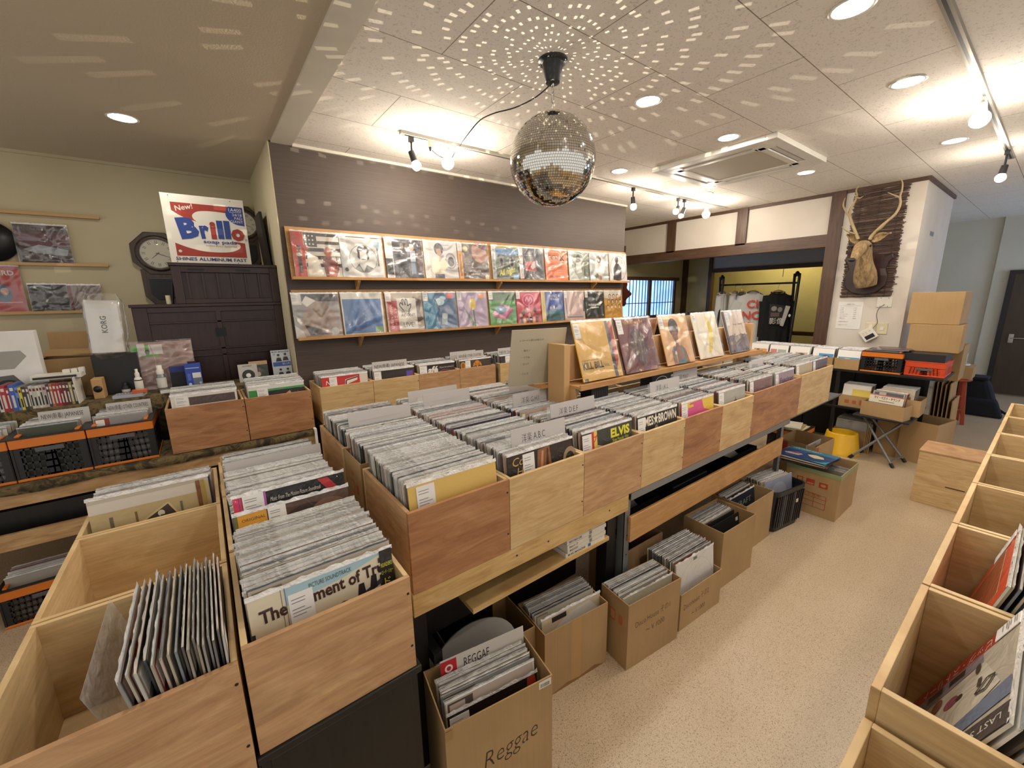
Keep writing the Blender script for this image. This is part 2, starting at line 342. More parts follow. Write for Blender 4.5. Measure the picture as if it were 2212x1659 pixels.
# lattice window in the left far wall
m = MB(); m.box(5.66, 4.43, 1.24, 7.09, 4.45, 1.86, 'frosted_pane'); win = struct(m.build('window_1'))
m = MB()
for a in ((5.6, 4.38, 1.84, 7.2, 4.456, 1.895), (5.6, 4.4, 1.18, 7.16, 4.456, 1.24), (7.08, 4.4, 1.24, 7.14, 4.456, 1.84), (6.30, 4.39, 1.24, 6.37, 4.456, 1.84)): m.box(*a, 'timber_brown')
m.build('window_frame', win)
m = MB()
for k in range(7):
    for x0 in (5.70, 6.40):
        x = x0 + 0.085 + k * 0.087
        if not 6.28 < x < 6.39: m.cyl((x, 4.41, 1.24), (x, 4.41, 1.84), 0.007, n=6, mat='dark_paint')
m.box(5.66, 4.405, 1.45, 7.09, 4.415, 1.462, 'dark_paint'); m.build('window_lattice', win)
# corridor to the back door
sbox('wall_corridor', 9.75, 0.72, 0, 9.9, 1.6, ZC, mat='corridor_wall')
sbox('wall_door_side', 9.7, -1.6, 0, 9.85, 0.72, ZC, mat='corridor_wall')
sbox('wall_corridor_left', 7.018, 1.35, 0, 9.9, 1.45, ZC, mat='corridor_wall')
m = MB(); m.box(9.655, -0.36, 0.02, 9.695, 0.50, 1.80, 'door_leaf'); d = struct(m.build('door_1'))
m = MB(); m.box(9.645, 0.50, 0, 9.7, 0.56, 1.86, 'dark_paint'); m.box(9.645, -0.42, 0, 9.7, -0.36, 1.86, 'dark_paint'); m.box(9.645, -0.36, 1.80, 9.7, 0.5, 1.86, 'dark_paint'); m.build('door_frame', d)
m = MB(); m.box(9.64, 0.38, 0.80, 9.655, 0.43, 0.93, 'chrome'); m.tube([(9.64, 0.405, 0.87), (9.61, 0.405, 0.87), (9.605, 0.38, 0.87), (9.605, 0.28, 0.872)], 0.009, 8, 'chrome'); m.build('door_handle', d)
# window added out of view; its glowing pane supplies the corridor's bluish daylight
m = MB(); m.box(7.6, -1.598, 1.0, 9.2, -1.59, 2.2, 'day_pane'); win2 = struct(m.build('window_added'))
for s in m.mats: pass
m = MB()
for a in ((7.54, -1.6, 0.94, 9.26, -1.56, 1.0), (7.54, -1.6, 2.2, 9.26, -1.56, 2.26), (7.54, -1.6, 1.0, 7.6, -1.56, 2.2), (9.2, -1.6, 1.0, 9.26, -1.56, 2.2), (8.37, -1.6, 1.0, 8.43, -1.56, 2.2)): m.box(*a, 'dark_steel')
m.build('window_frame', win2)
sbox('baseboard_back', -2.2, 4.44, 0, 0.505, 4.458, 0.06, mat='dark_paint')
# ------------------------------------------------------------------ lamps of the place, plus downlights added out of view
emit('lamp_warm', 0xfff5e8, L_DOWN); emit('bulb_warm', 0xfff2df, L_BULB)
def downlight(x, y, label):
    e = thing('downlight', label, 'ceiling light', (x, y, ZC), 0, 'recessed ceiling downlights')
    m = MB(); m.lathe((0, 0, 0), [(0.068, 0.0), (0.074, -0.004), (0.06, -0.004), (0.058, 0.0)], 28, 'white_plastic'); m.build('trim_ring', e)
    m = MB(); m.add([(0.06 * math.cos(-a * math.pi / 12), 0.06 * math.sin(-a * math.pi / 12), -0.003) for a in range(24)], [tuple(range(24))], 'lamp_warm'); m.build('lamp_disc', e)
for x, y, l in ((2.10, 0.65, 'glowing downlight at the very top of the picture, left of the long silver track'),
                (3.035, 0.655, 'glowing downlight beside the bright bulb of the right silver track'),
                (4.46, 0.655, 'glowing downlight between the right track and the column corner'),
                (4.46, 1.56, 'glowing downlight just beyond the air conditioner, before the deer head'),
                (4.45, 2.47, 'glowing downlight by the near corner of the air conditioner over the white panels'),
                (3.02, 2.46, 'glowing downlight right of the mirror ball above the track'),
                (3.03, 1.55, 'glowing downlight on the camera side of the air conditioner'),
                (2.115, 1.543, 'glowing downlight nearest the mirror ball on its right'),
                (1.17, 0.65, 'downlight above the near end of the centre table, out of the picture'),  # downlights labelled added are unseen, put in to brighten the shop
                (1.17, -0.35, 'downlight over the aisle behind the camera'),
                (2.1, -0.35, 'downlight over the right hand bins, out of the picture'),
                (-0.2, 1.3, 'downlight in the papered ceiling above the foreground bins, out of the picture'),
                (-0.2, 3.388, 'glowing downlight in the darker papered ceiling at the left')):
    downlight(x, y, l)
def spot(name, p, aim, mat, label, group, big=False, drop=0.09, lit=True):
    e = thing(name, label, 'spotlight', p, 0, group); z = 0
    m = MB(); m.box(-0.014, -0.014, -0.03, 0.014, 0.014, 0, mat); m.build('adapter', e)
    a = V(aim).normalized(); q = V((0, 0, -drop))
    if not big:
        m = MB(); m.cyl((0, 0, -0.03), q, 0.0065, n=8, mat=mat); m.build('stem', e)
        m = MB(); m.cyl(q - a * 0.015, q + a * 0.05, 0.019, 0.022, 14, mat); m.build('lamp_holder', e); c = q + a * 0.075; r = 0.030
    else:
        m = MB(); m.cyl((0, 0, -0.03), (0, 0, -0.075), 0.018, 0.022, 14, mat); m.build('lamp_holder', e); c = V((0, 0, -0.11)); r = 0.042
    m = MB(); m.ball(c, r, 12, 8, 'bulb_warm' if lit else 'white_plastic'); m.build('bulb', e)
def track(name, p0, p1, mat, label):
    m = MB(); p0, p1 = V(p0), V(p1); d = (p1 - p0).normalized(); n = V((-d.y, d.x, 0)) * 0.0165
    h = V((0, 0, -0.02)); m.hexa([p0 - n + h, p1 - n + h, p1 + n + h, p0 + n + h, p0 - n, p1 - n, p1 + n, p0 + n], mat)
    o = m.build(name); tag(o, label, 'track rail')
    m = MB(); n *= 0.35; h1 = V((0, 0, -0.0205)); m.hexa([p0 - n + h1, p1 - n + h1, p1 + n + h1, p0 + n + h1, p0 - n + h, p1 - n + h, p1 + n + h, p0 + n + h], 'dark_steel'); m.build('slot', o)
    for q, dd in ((p0, -d), (p1, d)):
        m = MB(); m.hexa([q - n * 3 + h, q - n * 3 + h + dd * 0.03, q + n * 3 + h + dd * 0.03, q + n * 3 + h, q - n * 3, q - n * 3 + dd * 0.03, q + n * 3 + dd * 0.03, q + n * 3], mat); m.build('end_cap', o)
track('lighting_track', (1.19, 2.68, ZC), (5.3, 2.70, ZC), 'track_white', 'white ceiling track over the record wall, running behind the mirror ball')
track('lighting_track', (1.6, 0.43, ZC), (5.35, 0.44, ZC), 'track_silver', 'silver ceiling track at the top right corner of the picture')
for x, big, aim, mat, lit, l in ((1.235, False, (0.25, -0.2, -0.9), 'dark_steel', True, 'dark stemmed spotlight at the left end of the white track'),
        (1.495, True, (0, 0, -1), 'white_plastic', True, 'white bulb holder beside the plug near the left end of the white track'),
        (3.52, False, (0.05, -0.1, -0.95), 'dark_steel', True, 'single dark spotlight hanging right of the mirror ball over the display wall end'),
        (4.30, False, (-0.75, -0.2, -0.6), 'dark_steel', True, 'tilted dark spotlight, left of the close pair before the white panels'),
        (4.42, False, (-0.15, 0.3, -0.9), 'dark_steel', False, 'unlit dark spotlight, right of the close pair before the white panels'),
        (4.89, True, (0, 0, -1), 'white_plastic', True, 'bright bulb at the far right end of the white track')):
    spot('track_spotlight', (x, 2.69, ZC - 0.02), aim, mat, l, 'spotlights on the white track', big, 0.10, lit)
spot('track_spotlight', (3.55, 0.437, ZC - 0.02), (-0.3, 0.2, -0.9), 'white_plastic', 'large glaring bulb on the silver track at the upper right', 'spotlights on the silver track', True)
spot('track_spotlight', (5.02, 0.437, ZC - 0.02), (-0.2, 0.1, -1), 'dark_steel', 'glaring spotlight at the far end of the silver track over the corridor', 'spotlights on the silver track', False, 0.12)
# ------------------------------------------------------------------ mirror ball
BX, BY, BZ, BR = 1.42, 1.552, 2.222, 0.2
t = NT('mirror'); t.set(Metallic=1.0, Roughness=0.06); t.base(0xe6e4dc)
e = thing('mirror_ball', 'silver mirror ball hanging from a black ceiling motor', 'mirror ball', (BX, BY, BZ))
m = MB(); m.ball((0, 0, 0), BR - 0.002, 48, 32, 'dark_steel'); m.build('ball_core', e)
m = MB(); rows = 58; rr = random.Random(3)
for i in range(rows):
    a0, a1 = math.pi * (i + 0.06) / rows, math.pi * (i + 0.94) / rows; am = (a0 + a1) / 2
    n = max(4, round(2 * math.pi * math.sin(am) / (math.pi / rows)))
    for k in range(n):
        p0, p1 = 2 * math.pi * (k + 0.05) / n, 2 * math.pi * (k + 0.95) / n
        q = [V((math.sin(a) * math.cos(p), math.sin(a) * math.sin(p), math.cos(a))) * BR for a, p in ((a0, p0), (a1, p0), (a1, p1), (a0, p1))]
        c = sum(q, V()) / 4; nn = c.normalized(); x = nn.orthogonal().normalized(); y = nn.cross(x)
        tx, ty = rr.gauss(0, 0.022), rr.gauss(0, 0.022)
        m.add([p + nn * (tx * (p - c).dot(x) + ty * (p - c).dot(y)) for p in q], [(0, 1, 2, 3)], 'mirror')
m.build('mirror_tiles', e)
e = thing('ball_motor', 'black cone shaped mirror ball motor fixed to the ceiling tiles', 'motor', (BX, BY, ZC))
m = MB(); m.lathe((0, 0, 0), [(0.066, 0), (0.066, -0.008), (0.05, -0.01), (0.047, -0.02), (0.034, -0.088), (0.03, -0.092), (0.0, -0.092)], 28, 'black_plastic'); m.build('motor_housing', e)
m = MB(); m.lathe((0, 0, 0), [(0.006, -0.09), (0.006, -0.105), (0, -0.105)], 10, 'chrome'); m.build('shaft', e)
for k in range(4):
    a = k * math.pi / 2 + 0.5; m = MB(); m.ball((0.058 * math.cos(a), 0.058 * math.sin(a), -0.009), 0.004, 8, 4, 'chrome'); m.build('screw', e)
m = MB()
def link(m, c, rx, rz, turn, r=0.0016, mat='chrome'):
    ca, sa = math.cos(turn), math.sin(turn)
    m.tube([(c[0] + rx * math.sin(q) * ca, c[1] + rx * math.sin(q) * sa, c[2] + rz * math.cos(q)) for q in [2 * math.pi * i / 14 for i in range(14)]], r, 6, mat, closed=True)
link(m, (BX, BY, ZC - 0.118), 0.007, 0.016, 0.3); link(m, (BX, BY, ZC - 0.15), 0.008, 0.024, 1.5, 0.002); link(m, (BX, BY, ZC - 0.185), 0.006, 0.016, 0.2); link(m, (BX, BY, ZC - 0.208), 0.005, 0.012, 1.6)
tag(m.build('hanging_chain'), 'short metal chain between the black motor and the mirror ball', 'chain')
m = MB()
pts = [(BX - 0.01, BY - 0.012, ZC - 0.095), (1.36, 1.60, 2.49), (1.30, 1.68, 2.46), (1.27, 1.80, 2.47), (1.27, 1.93, 2.48), (1.28, 2.06, 2.46), (1.31, 2.20, 2.45), (1.37, 2.36, 2.47), (1.42, 2.50, 2.475), (1.44, 2.58, 2.49), (1.40, 2.63, 2.515), (1.37, 2.67, 2.555)]
def smooth(P, k=4):
    out = []; P = [V(p) for p in P]; P = [P[0]] + P + [P[-1]]
    for i in range(1, len(P) - 2):
        for j in range(k):
            u = j / k; a, b, c, d = P[i - 1:i + 3]
            out.append(0.5 * (2 * b + (c - a) * u + (2 * a - 5 * b + 4 * c - d) * u * u + (3 * b - a - 3 * c + d) * u ** 3))
    return out + [P[-2]]
m.tube(smooth(pts), 0.003, 6, 'black_plastic')
tag(m.build('power_cable'), 'black cable drooping from the mirror ball motor to the ceiling track', 'cable')
e = thing('track_plug', 'beige plug adapter on the white track between spotlight and bulb', 'plug', (1.368, 2.69, ZC - 0.02))
m = MB(); m.box(-0.02, -0.016, -0.035, 0.02, 0.016, 0, 'cream_plastic'); m.build('adapter', e)
m = MB(); m.cyl((0, 0, -0.035), (0, 0, -0.06), 0.011, 0.006, 10, 'black_plastic'); m.build('plug', e)
# added point light above the ball; its dot pattern imitates reflections off the tiles
ld = bpy.data.lights.new('added_sparkle_light', 'POINT'); ld.energy = 1.0; ld.shadow_soft_size = 0.0; ld.color = (1, 0.88, 0.68); ld.use_nodes = True
nt = ld.node_tree; em = nt.nodes['Emission']
def N(ty, **k):
    x = nt.nodes.new('ShaderNode' + ty)
    for a, b in k.items(): setattr(x, a, b)
    return x
def Mth(op, a, b=0.0, c=0.0):
    x = N('Math', operation=op)
    for i, s_ in enumerate((a, b, c)):
        if isinstance(s_, (int, float)): x.inputs[i].default_value = s_
        else: nt.links.new(s_, x.inputs[i])
    return x.outputs[0]
geo = N('NewGeometry'); sp = N('SeparateXYZ'); tc = N('TexCoord'); nt.links.new(tc.outputs['Normal'], sp.inputs[0])
X, Y, Z = sp.outputs
zc = Mth('MAXIMUM', Mth('ABSOLUTE', Z), 0.02)
rho = Mth('MULTIPLY', Mth('DIVIDE', Mth('SQRT', Mth('ADD', Mth('MULTIPLY', X, X), Mth('MULTIPLY', Y, Y))), zc), 0.195)
al = Mth('ARCTANGENT', Mth('DIVIDE', rho, 0.40)); STP = 0.102
row = Mth('DIVIDE', al, STP); ri = Mth('FLOOR', row)
nph = Mth('MAXIMUM', Mth('ROUND', Mth('DIVIDE', Mth('MULTIPLY', Mth('SINE', Mth('ADD', Mth('MULTIPLY', Mth('ADD', ri, 0.5), STP * 0.5), 0.10)), 2 * math.pi), STP * 0.5)), 4)
ph = Mth('MULTIPLY', Mth('ADD', Mth('DIVIDE', Mth('ARCTAN2', Y, X), 2 * math.pi), 0.5), nph)
pi_ = Mth('FLOOR', ph); wn = N('TexWhiteNoise', noise_dimensions='2D'); cx = N('CombineXYZ'); nt.links.new(ri, cx.inputs[0]); nt.links.new(pi_, cx.inputs[1]); nt.links.new(cx.outputs[0], wn.inputs['Vector'])
sx = N('SeparateColor'); nt.links.new(wn.outputs['Color'], sx.inputs[0])
ju = Mth('MULTIPLY', Mth('SUBTRACT', sx.outputs[0], 0.5), 0.45); jv = Mth('MULTIPLY', Mth('SUBTRACT', sx.outputs[1], 0.5), 0.45)
du = Mth('ABSOLUTE', Mth('SUBTRACT', Mth('SUBTRACT', Mth('FRACT', row), 0.5), ju)); dv = Mth('ABSOLUTE', Mth('SUBTRACT', Mth('SUBTRACT', Mth('FRACT', ph), 0.5), jv))
dot = Mth('MULTIPLY', Mth('LESS_THAN', du, 0.15), Mth('LESS_THAN', dv, 0.17))
on = Mth('GREATER_THAN', sx.outputs[2], 0.22)
cb = Mth('DIVIDE', 1.0, Mth('SQRT', Mth('ADD', 1.0, Mth('POWER', Mth('DIVIDE', rho, 0.195), 2.0))))
ca_ = Mth('COSINE', al); gain = Mth('DIVIDE', Mth('POWER', ca_, 1.8), Mth('POWER', cb, 3.0))
up_ = Mth('GREATER_THAN', Mth('ABSOLUTE', Z), 0.06)
nt.links.new(Mth('MULTIPLY', Mth('MULTIPLY', Mth('MULTIPLY', dot, on), Mth('MINIMUM', gain, 60.0)), up_), em.inputs['Strength'])
lo = bpy.data.objects.new('added_sparkle_light', ld); COL.objects.link(lo); lo.location = (BX - 0.03, BY - 0.03, ZC - 0.195)
ld.energy = 2.2
# ------------------------------------------------------------------ air conditioner
e = thing('ceiling_air_conditioner', 'white four way cassette air conditioner set in the ceiling', 'air conditioner', (3.66, 1.785, ZC))
m = MB()
hx, hy = 0.465, 0.475
for x0, y0, x1, y1 in ((-hx, -hy, hx, -0.40), (-hx, 0.40, hx, hy), (-hx, -0.40, -0.39, 0.40), (0.39, -0.40, hx, 0.40), (-0.33, -0.34, 0.33, -0.29), (-0.33, 0.29, 0.33, 0.34), (-0.33, -0.29, -0.28, 0.29), (0.28, -0.29, 0.33, 0.29)):
    m.box(x0, y0, -0.036, x1, y1, 0, 'white_plastic')
for sx_ in (-1, 1):
    for sy_ in (-1, 1): m.box(0.27 * sx_, 0.27 * sy_, -0.036, 0.39 * sx_, 0.40 * sy_, 0, 'white_plastic')
m.build('panel_frame', e, 0.004)
m = MB(); m.box(-0.39, -0.40, -0.012, 0.39, 0.40, -0.002, 'dark_paint'); m.build('outlet_recess', e)
for x0, y0, x1, y1 in ((-0.27, -0.385, 0.27, -0.352), (-0.27, 0.352, 0.27, 0.385), (-0.375, -0.27, -0.342, 0.27), (0.342, -0.27, 0.375, 0.27)):
    m = MB(); m.box(x0, y0, -0.03, x1, y1, -0.022, 'white_plastic'); m.build('air_louver', e)
m = MB(); m.box(-0.28, -0.29, -0.028, 0.28, 0.29, -0.016, 'white_plastic')
t = NT('filter_grille'); t.set(Roughness=0.7); t.base(0xb9b09d)
m.box(-0.262, -0.27, -0.031, 0.262, 0.27, -0.028, 'filter_grille'); m.build('intake_grille', e)
# ------------------------------------------------------------------ reed mat, deer head
t = NT('reed'); t.set(Roughness=0.85); a = t.n('Attribute', attribute_name='ink'); t.base(a.outputs['Color'])
m = MB(); rr = random.Random(5)
for i in range(150):
    z = 1.535 + i * 0.00715; y0 = 1.478 + rr.uniform(-0.006, 0.012) + 0.0; y1 = 1.066 + rr.uniform(-0.012, 0.012) - (0.02 if rr.random() < 0.04 else 0)
    c = rr.choice((0x4e3b33, 0x5b463c, 0x3f2f29, 0x665045, 0x4a3830, 0x7b6455 if rr.random() < 0.4 else 0x503d34))
    p = [(XB - 0.012 + rr.uniform(-0.003, 0.003), y0 + (y1 - y0) * q / 5, z + rr.uniform(-0.0035, 0.0035) + 0.012 * (q / 5)) for q in range(6)]
    m.tube(p, 0.0042, 5, 'reed', c)
o = m.build('reed_mat'); tag(o, 'dark brown reed mat hung on the white column behind the deer head', 'wall mat')
for yy in (1.42, 1.27, 1.12):
    m = MB(); m.cyl((XB - 0.018, yy, 1.535), (XB - 0.018, yy, 2.61), 0.0016, n=5, mat='dark_paint'); m.build('binding_string', o)
e = thing('deer_head_mount', 'stuffed deer head with tall antlers on a dark shield plaque', 'deer head', (0, 0, 0))
sh = [(0, -0.20), (0.10, -0.175), (0.165, -0.11), (0.175, -0.02), (0.15, 0.06), (0.165, 0.12), (0.20, 0.165), (0.185, 0.205), (0.14, 0.19), (0.075, 0.21), (0, 0.235)]
sh = sh + [(-a, b) for a, b in sh[-2:0:-1]]
pc = V((XB - 0.024, 1.285, 1.755))
m = MB(); m.prism([(pc.x, pc.y - a, pc.z + b) for a, b in sh], (-0.028, 0, 0), 'chest_wood'); m.build('shield_plaque', e, 0.008)
def skin(name, parent, P, E_, Rad, mat, sub=2, root=0):
    me = bpy.data.meshes.new(name); me.from_pydata(P, E_, []); o = bpy.data.objects.new(name, me); COL.objects.link(o); o.parent = parent
    me.materials.append(MT[mat]); md = o.modifiers.new('skin', 'SKIN'); md.use_smooth_shade = True
    lay = me.skin_vertices[0] if me.skin_vertices else None
    for i, r in enumerate(Rad):
        d = me.skin_vertices[0].data[i]; d.radius = r if isinstance(r, tuple) else (r, r); d.use_root = (i == root)
    s_ = o.modifiers.new('sub', 'SUBSURF'); s_.levels = sub; s_.render_levels = sub
    return o
me_t = None
def skin_layer(me):
    import bmesh
    bm = bmesh.new(); bm.from_mesh(me)
    if not bm.verts.layers.skin: bm.verts.layers.skin.verify()
    bm.to_mesh(me); bm.free()
_sk = skin
def skin(name, parent, P, E_, Rad, mat, sub=2, root=0):
    me = bpy.data.meshes.new(name); me.from_pydata([tuple(p) for p in P], E_, []); skin_layer(me)
    o = bpy.data.objects.new(name, me); COL.objects.link(o); o.parent = parent; me.materials.append(MT[mat])
    for i, r in enumerate(Rad):
        d = me.skin_vertices[0].data[i]; d.radius = r if isinstance(r, tuple) else (r, r); d.use_root = (i == root)
    md = o.modifiers.new('skin', 'SKIN'); md.use_smooth_shade = True
    s_ = o.modifiers.new('sub', 'SUBSURF'); s_.levels = sub; s_.render_levels = sub
    return o
skin('deer_body', e, [(5.53, 1.285, 1.72), (5.44, 1.265, 1.725), (5.385, 1.265, 1.83), (5.35, 1.27, 1.93), (5.315, 1.275, 2.03), (5.25, 1.28, 2.035), (5.19, 1.287, 1.975), (5.14, 1.294, 1.92), (5.105, 1.299, 1.885), (5.46, 1.25, 1.64)],
     [(0, 1), (1, 2), (2, 3), (3, 4), (4, 5), (5, 6), (6, 7), (7, 8), (1, 9)], [0.105, 0.11, 0.08, 0.062, 0.07, 0.066, 0.052, 0.036, 0.027, 0.08], 'fur_tan', 2, 1)
m = MB(); m.ball((5.088, 1.3005, 1.893), 0.026, 12, 8, 'black_plastic', sc3=(0.6, 1.15, 0.75)); m.build('nose', e)
for y in (1.349, 1.206):
    m = MB(); m.ball((5.222, y, 2.022), 0.017, 12, 8, 'black_plastic', sc3=(1.1, 0.55, 0.75)); m.build('eye', e)
def ear(y0, y1, z0, z1):
    P = []; n = 7; m = MB(); b = V((5.31, y0, z0)); tp = V((5.29, y1, z1)); ax = tp - b; pr = V((-0.15, 0, 1)).cross(ax).normalized(); up = V((0, 0.0, 1)); vs = []; fs = []
    for i in range(n):
        u = i / (n - 1); wv = 0.045 * math.sin(math.pi * min(1, u * 0.9 + 0.14)) ** 0.8 * (1 - u ** 3 * 0.95)
        for j in range(5):
            a = (j / 4 - 0.5) * 2; vs.append(b + ax * u + V((0, 0, 1)) * a * wv + V((0.028 * (1 - a * a), 0, 0)))
    for i in range(n - 1):
        for j in range(4): fs.append((i * 5 + j, i * 5 + j + 1, (i + 1) * 5 + j + 1, (i + 1) * 5 + j))
    m.add(vs, fs, 'fur_tan', smooth=True); o = m.build('ear', e); s_ = o.modifiers.new('th', 'SOLIDIFY'); s_.thickness = 0.008
ear(1.335, 1.425, 2.09, 2.155); ear(1.225, 1.085, 2.085, 2.13)
AL = [[(5.31, 1.33, 2.10), (5.31, 1.355, 2.155), (5.30, 1.42, 2.315), (5.29, 1.425, 2.39), (5.29, 1.40, 2.45), (5.28, 1.385, 2.51), (5.27, 1.395, 2.56), (5.26, 1.37, 2.605)],
      [(5.30, 1.42, 2.315), (5.26, 1.465, 2.40), (5.24, 1.475, 2.445), (5.24, 1.466, 2.50)], [(5.28, 1.39, 2.50), (5.24, 1.35, 2.475), (5.22, 1.32, 2.485)], [(5.31, 1.35, 2.15), (5.24, 1.41, 2.18), (5.20, 1.45, 2.225)]]
AR = [[(5.31, 1.24, 2.09), (5.30, 1.222, 2.13), (5.29, 1.155, 2.21), (5.29, 1.077, 2.295), (5.28, 1.053, 2.38), (5.27, 1.062, 2.44), (5.27, 1.055, 2.50), (5.26, 1.06, 2.56), (5.25, 1.085, 2.60)],
      [(5.30, 1.205, 2.15), (5.25, 1.15, 2.18), (5.22, 1.115, 2.22)], [(5.28, 1.06, 2.43), (5.25, 1.10, 2.455), (5.23, 1.145, 2.485)]]
for S in (AL, AR):
    m = MB()
    for k, br_ in enumerate(S):
        P = smooth(br_, 3); n = len(P); m.tube(P, [(0.0155 if k == 0 else 0.0105) * (1 - 0.72 * i / (n - 1)) for i in range(n)], 8, 'antler_bone')
    m.build('antler', e)
# things on the column under the mat
m = MB(); m.box(XB - 0.003, 1.275, 1.197, XB - 0.001, 1.489, 1.486, 'white_card')
A = [('t', 'ー 駐車場のご案内 ー', 0.5, 0.90, 0.022, 0x333333, {'al': 'c'}), ('l', [(0.07, 0.86), (0.93, 0.86)], 0.0012, 0x777777)]
for k, (a, b) in enumerate((('LP 1枚', '110円'), ('EP 1枚', '110円'), ('CD 1枚', '110円'), ('クリーニング液', '550円'), ('ビニールカバー', '330円'), ('買取ります', '要相談'))):
    A += [('t', a, 0.12, 0.76 - k * 0.075, 0.024, 0x444444), ('t', '・・・', 0.48, 0.76 - k * 0.075, 0.02, 0x666666), ('t', b, 0.66, 0.76 - k * 0.075, 0.024, 0x444444)]
A += [('t', '※開封後の返品は不可', 0.1, 0.26, 0.022, 0x444444), ('t', '※試聴はスタッフまで', 0.1, 0.14, 0.022, 0x444444)]
m.art((XB - 0.003, 1.489, 1.197), (0, -0.214, 0), (0, 0, 0.289), A)
tag(m.build('paper_notice'), 'white printed notice sheet on the column under the reed mat', 'notice')
e = thing('junction_plate', 'white blank wall plate with a hanging wire under the reed mat', 'wall plate', (XB, 1.11, 1.482))
m = MB(); m.box(-0.008, -0.06, -0.05, 0, 0.06, 0.05, 'white_plastic'); m.build('cover_plate', e, 0.002)
for a, b in ((0.03, 0.042), (-0.03, 0.042), (0.03, -0.042), (-0.03, -0.042)):
    m = MB(); m.cyl((-0.0085, a, b), (-0.007, a, b), 0.004, n=8, mat='dark_steel'); m.build('screw', e)
e = thing('wall_switch', 'cream double wall switch behind the hanging controller', 'switch', (XB, 1.14, 1.215))
m = MB(); m.box(-0.008, 0.005, -0.056, 0, 0.088, 0.056, 'cream_plastic'); m.box(-0.008, -0.088, -0.056, 0, -0.005, 0.056, 'cream_plastic'); m.build('switch_plate', e, 0.002)
for y, z in ((0.046, 0.02), (0.046, -0.02), (-0.046, 0)):
    m = MB(); m.box(-0.013, y - 0.014, z - 0.016, -0.008, y + 0.014, z + 0.016, 'white_plastic'); m.build('rocker', e, 0.001)
M = frame((XB - 0.03, 1.235, 1.115), (0, -0.8, 0.6), (0, 0.6, 0.8)); m = MB(M)
m.box(-0.0, -0.06, 0, 0.12, 0.06, 0.018, 'white_plastic'); e = m.build('remote_controller', bevel=0.003); tag(e, 'white wall controller hanging askew by its wire below the switch', 'controller')
m = MB(M); m.box(0.02, -0.045, 0.018, 0.1, -0.005, 0.0195, 'dark_steel'); m.build('display', e)
for a, b in ((0.03, 0.03), (0.055, 0.03), (0.09, 0.03), (0.03, 0.012), (0.055, 0.012)):
    m = MB(M); m.box(a - 0.008, b - 0.005, 0.018, a + 0.008, b + 0.005, 0.020, 'cream_plastic'); m.build('button', e)
m = MB(); m.tube(smooth([(XB - 0.01, 1.105, 1.46), (XB - 0.03, 1.14, 1.42), (XB - 0.025, 1.15, 1.35), (XB - 0.02, 1.135, 1.28), (XB - 0.02, 1.15, 1.24), (XB - 0.03, 1.17, 1.2)]), 0.003, 6, 'grey_plastic')
tag(m.build('controller_wire'), 'grey wire from the blank plate down to the askew controller', 'wire')
m = MB(); m.box(6.08, 0.938, 2.145, 6.24, 0.942, 2.185, 'steel_grey'); tag(m.build('wall_sticker'), 'small grey strip stuck on the corridor side of the column', 'strip')
# ------------------------------------------------------------------ clothes rack in the small room
e = thing('clothes_rack', 'black tubular clothes rack in the tatami room', 'clothes rack', (0, 0, 0))
for y0, y1 in ((2.19, 2.27), (3.20, 3.28)):
    m = MB(); m.tube(smooth([(6.28, y0 - 0.02, 0.26), (6.46, y0, 1.70), (6.47, y0 + 0.01, 1.81), (6.5, (y0 + y1) / 2, 1.86), (6.53, y1 - 0.01, 1.81), (6.54, y1, 1.70), (6.72, y1 + 0.02, 0.26)], 5), 0.017, 10, 'black_metal'); m.build('end_frame', e)
m = MB(); m.cyl((6.5, 2.20, 1.722), (6.5, 3.27, 1.722), 0.013, n=10, mat='black_metal'); m.build('rail', e)
m = MB(); m.cyl((6.5, 2.22, 0.45), (6.5, 3.25, 0.45), 0.013, n=10, mat='black_metal'); m.build('lower_rail', e)
def hanger(c, rz, mat, label, wd=0.40):
    e = thing('clothes_hanger', label, 'hanger', c, rz, 'hangers on the black rack')
    m = MB(); m.tube([(0.0, 0, -0.10), (0, 0, -0.03), (0.012, 0, -0.012), (0.018, 0, 0.004), (0.008, 0, 0.017), (-0.008, 0, 0.016), (-0.016, 0, 0.004)], 0.0022, 6, 'chrome'); m.build('hook', e)
    m = MB(); m.tube(smooth([(-wd / 2, 0, -0.19), (-0.06, 0, -0.105), (0, 0, -0.09), (0.06, 0, -0.105), (wd / 2, 0, -0.19)]), 0.008, 8, mat); m.build('shoulder_bar', e)
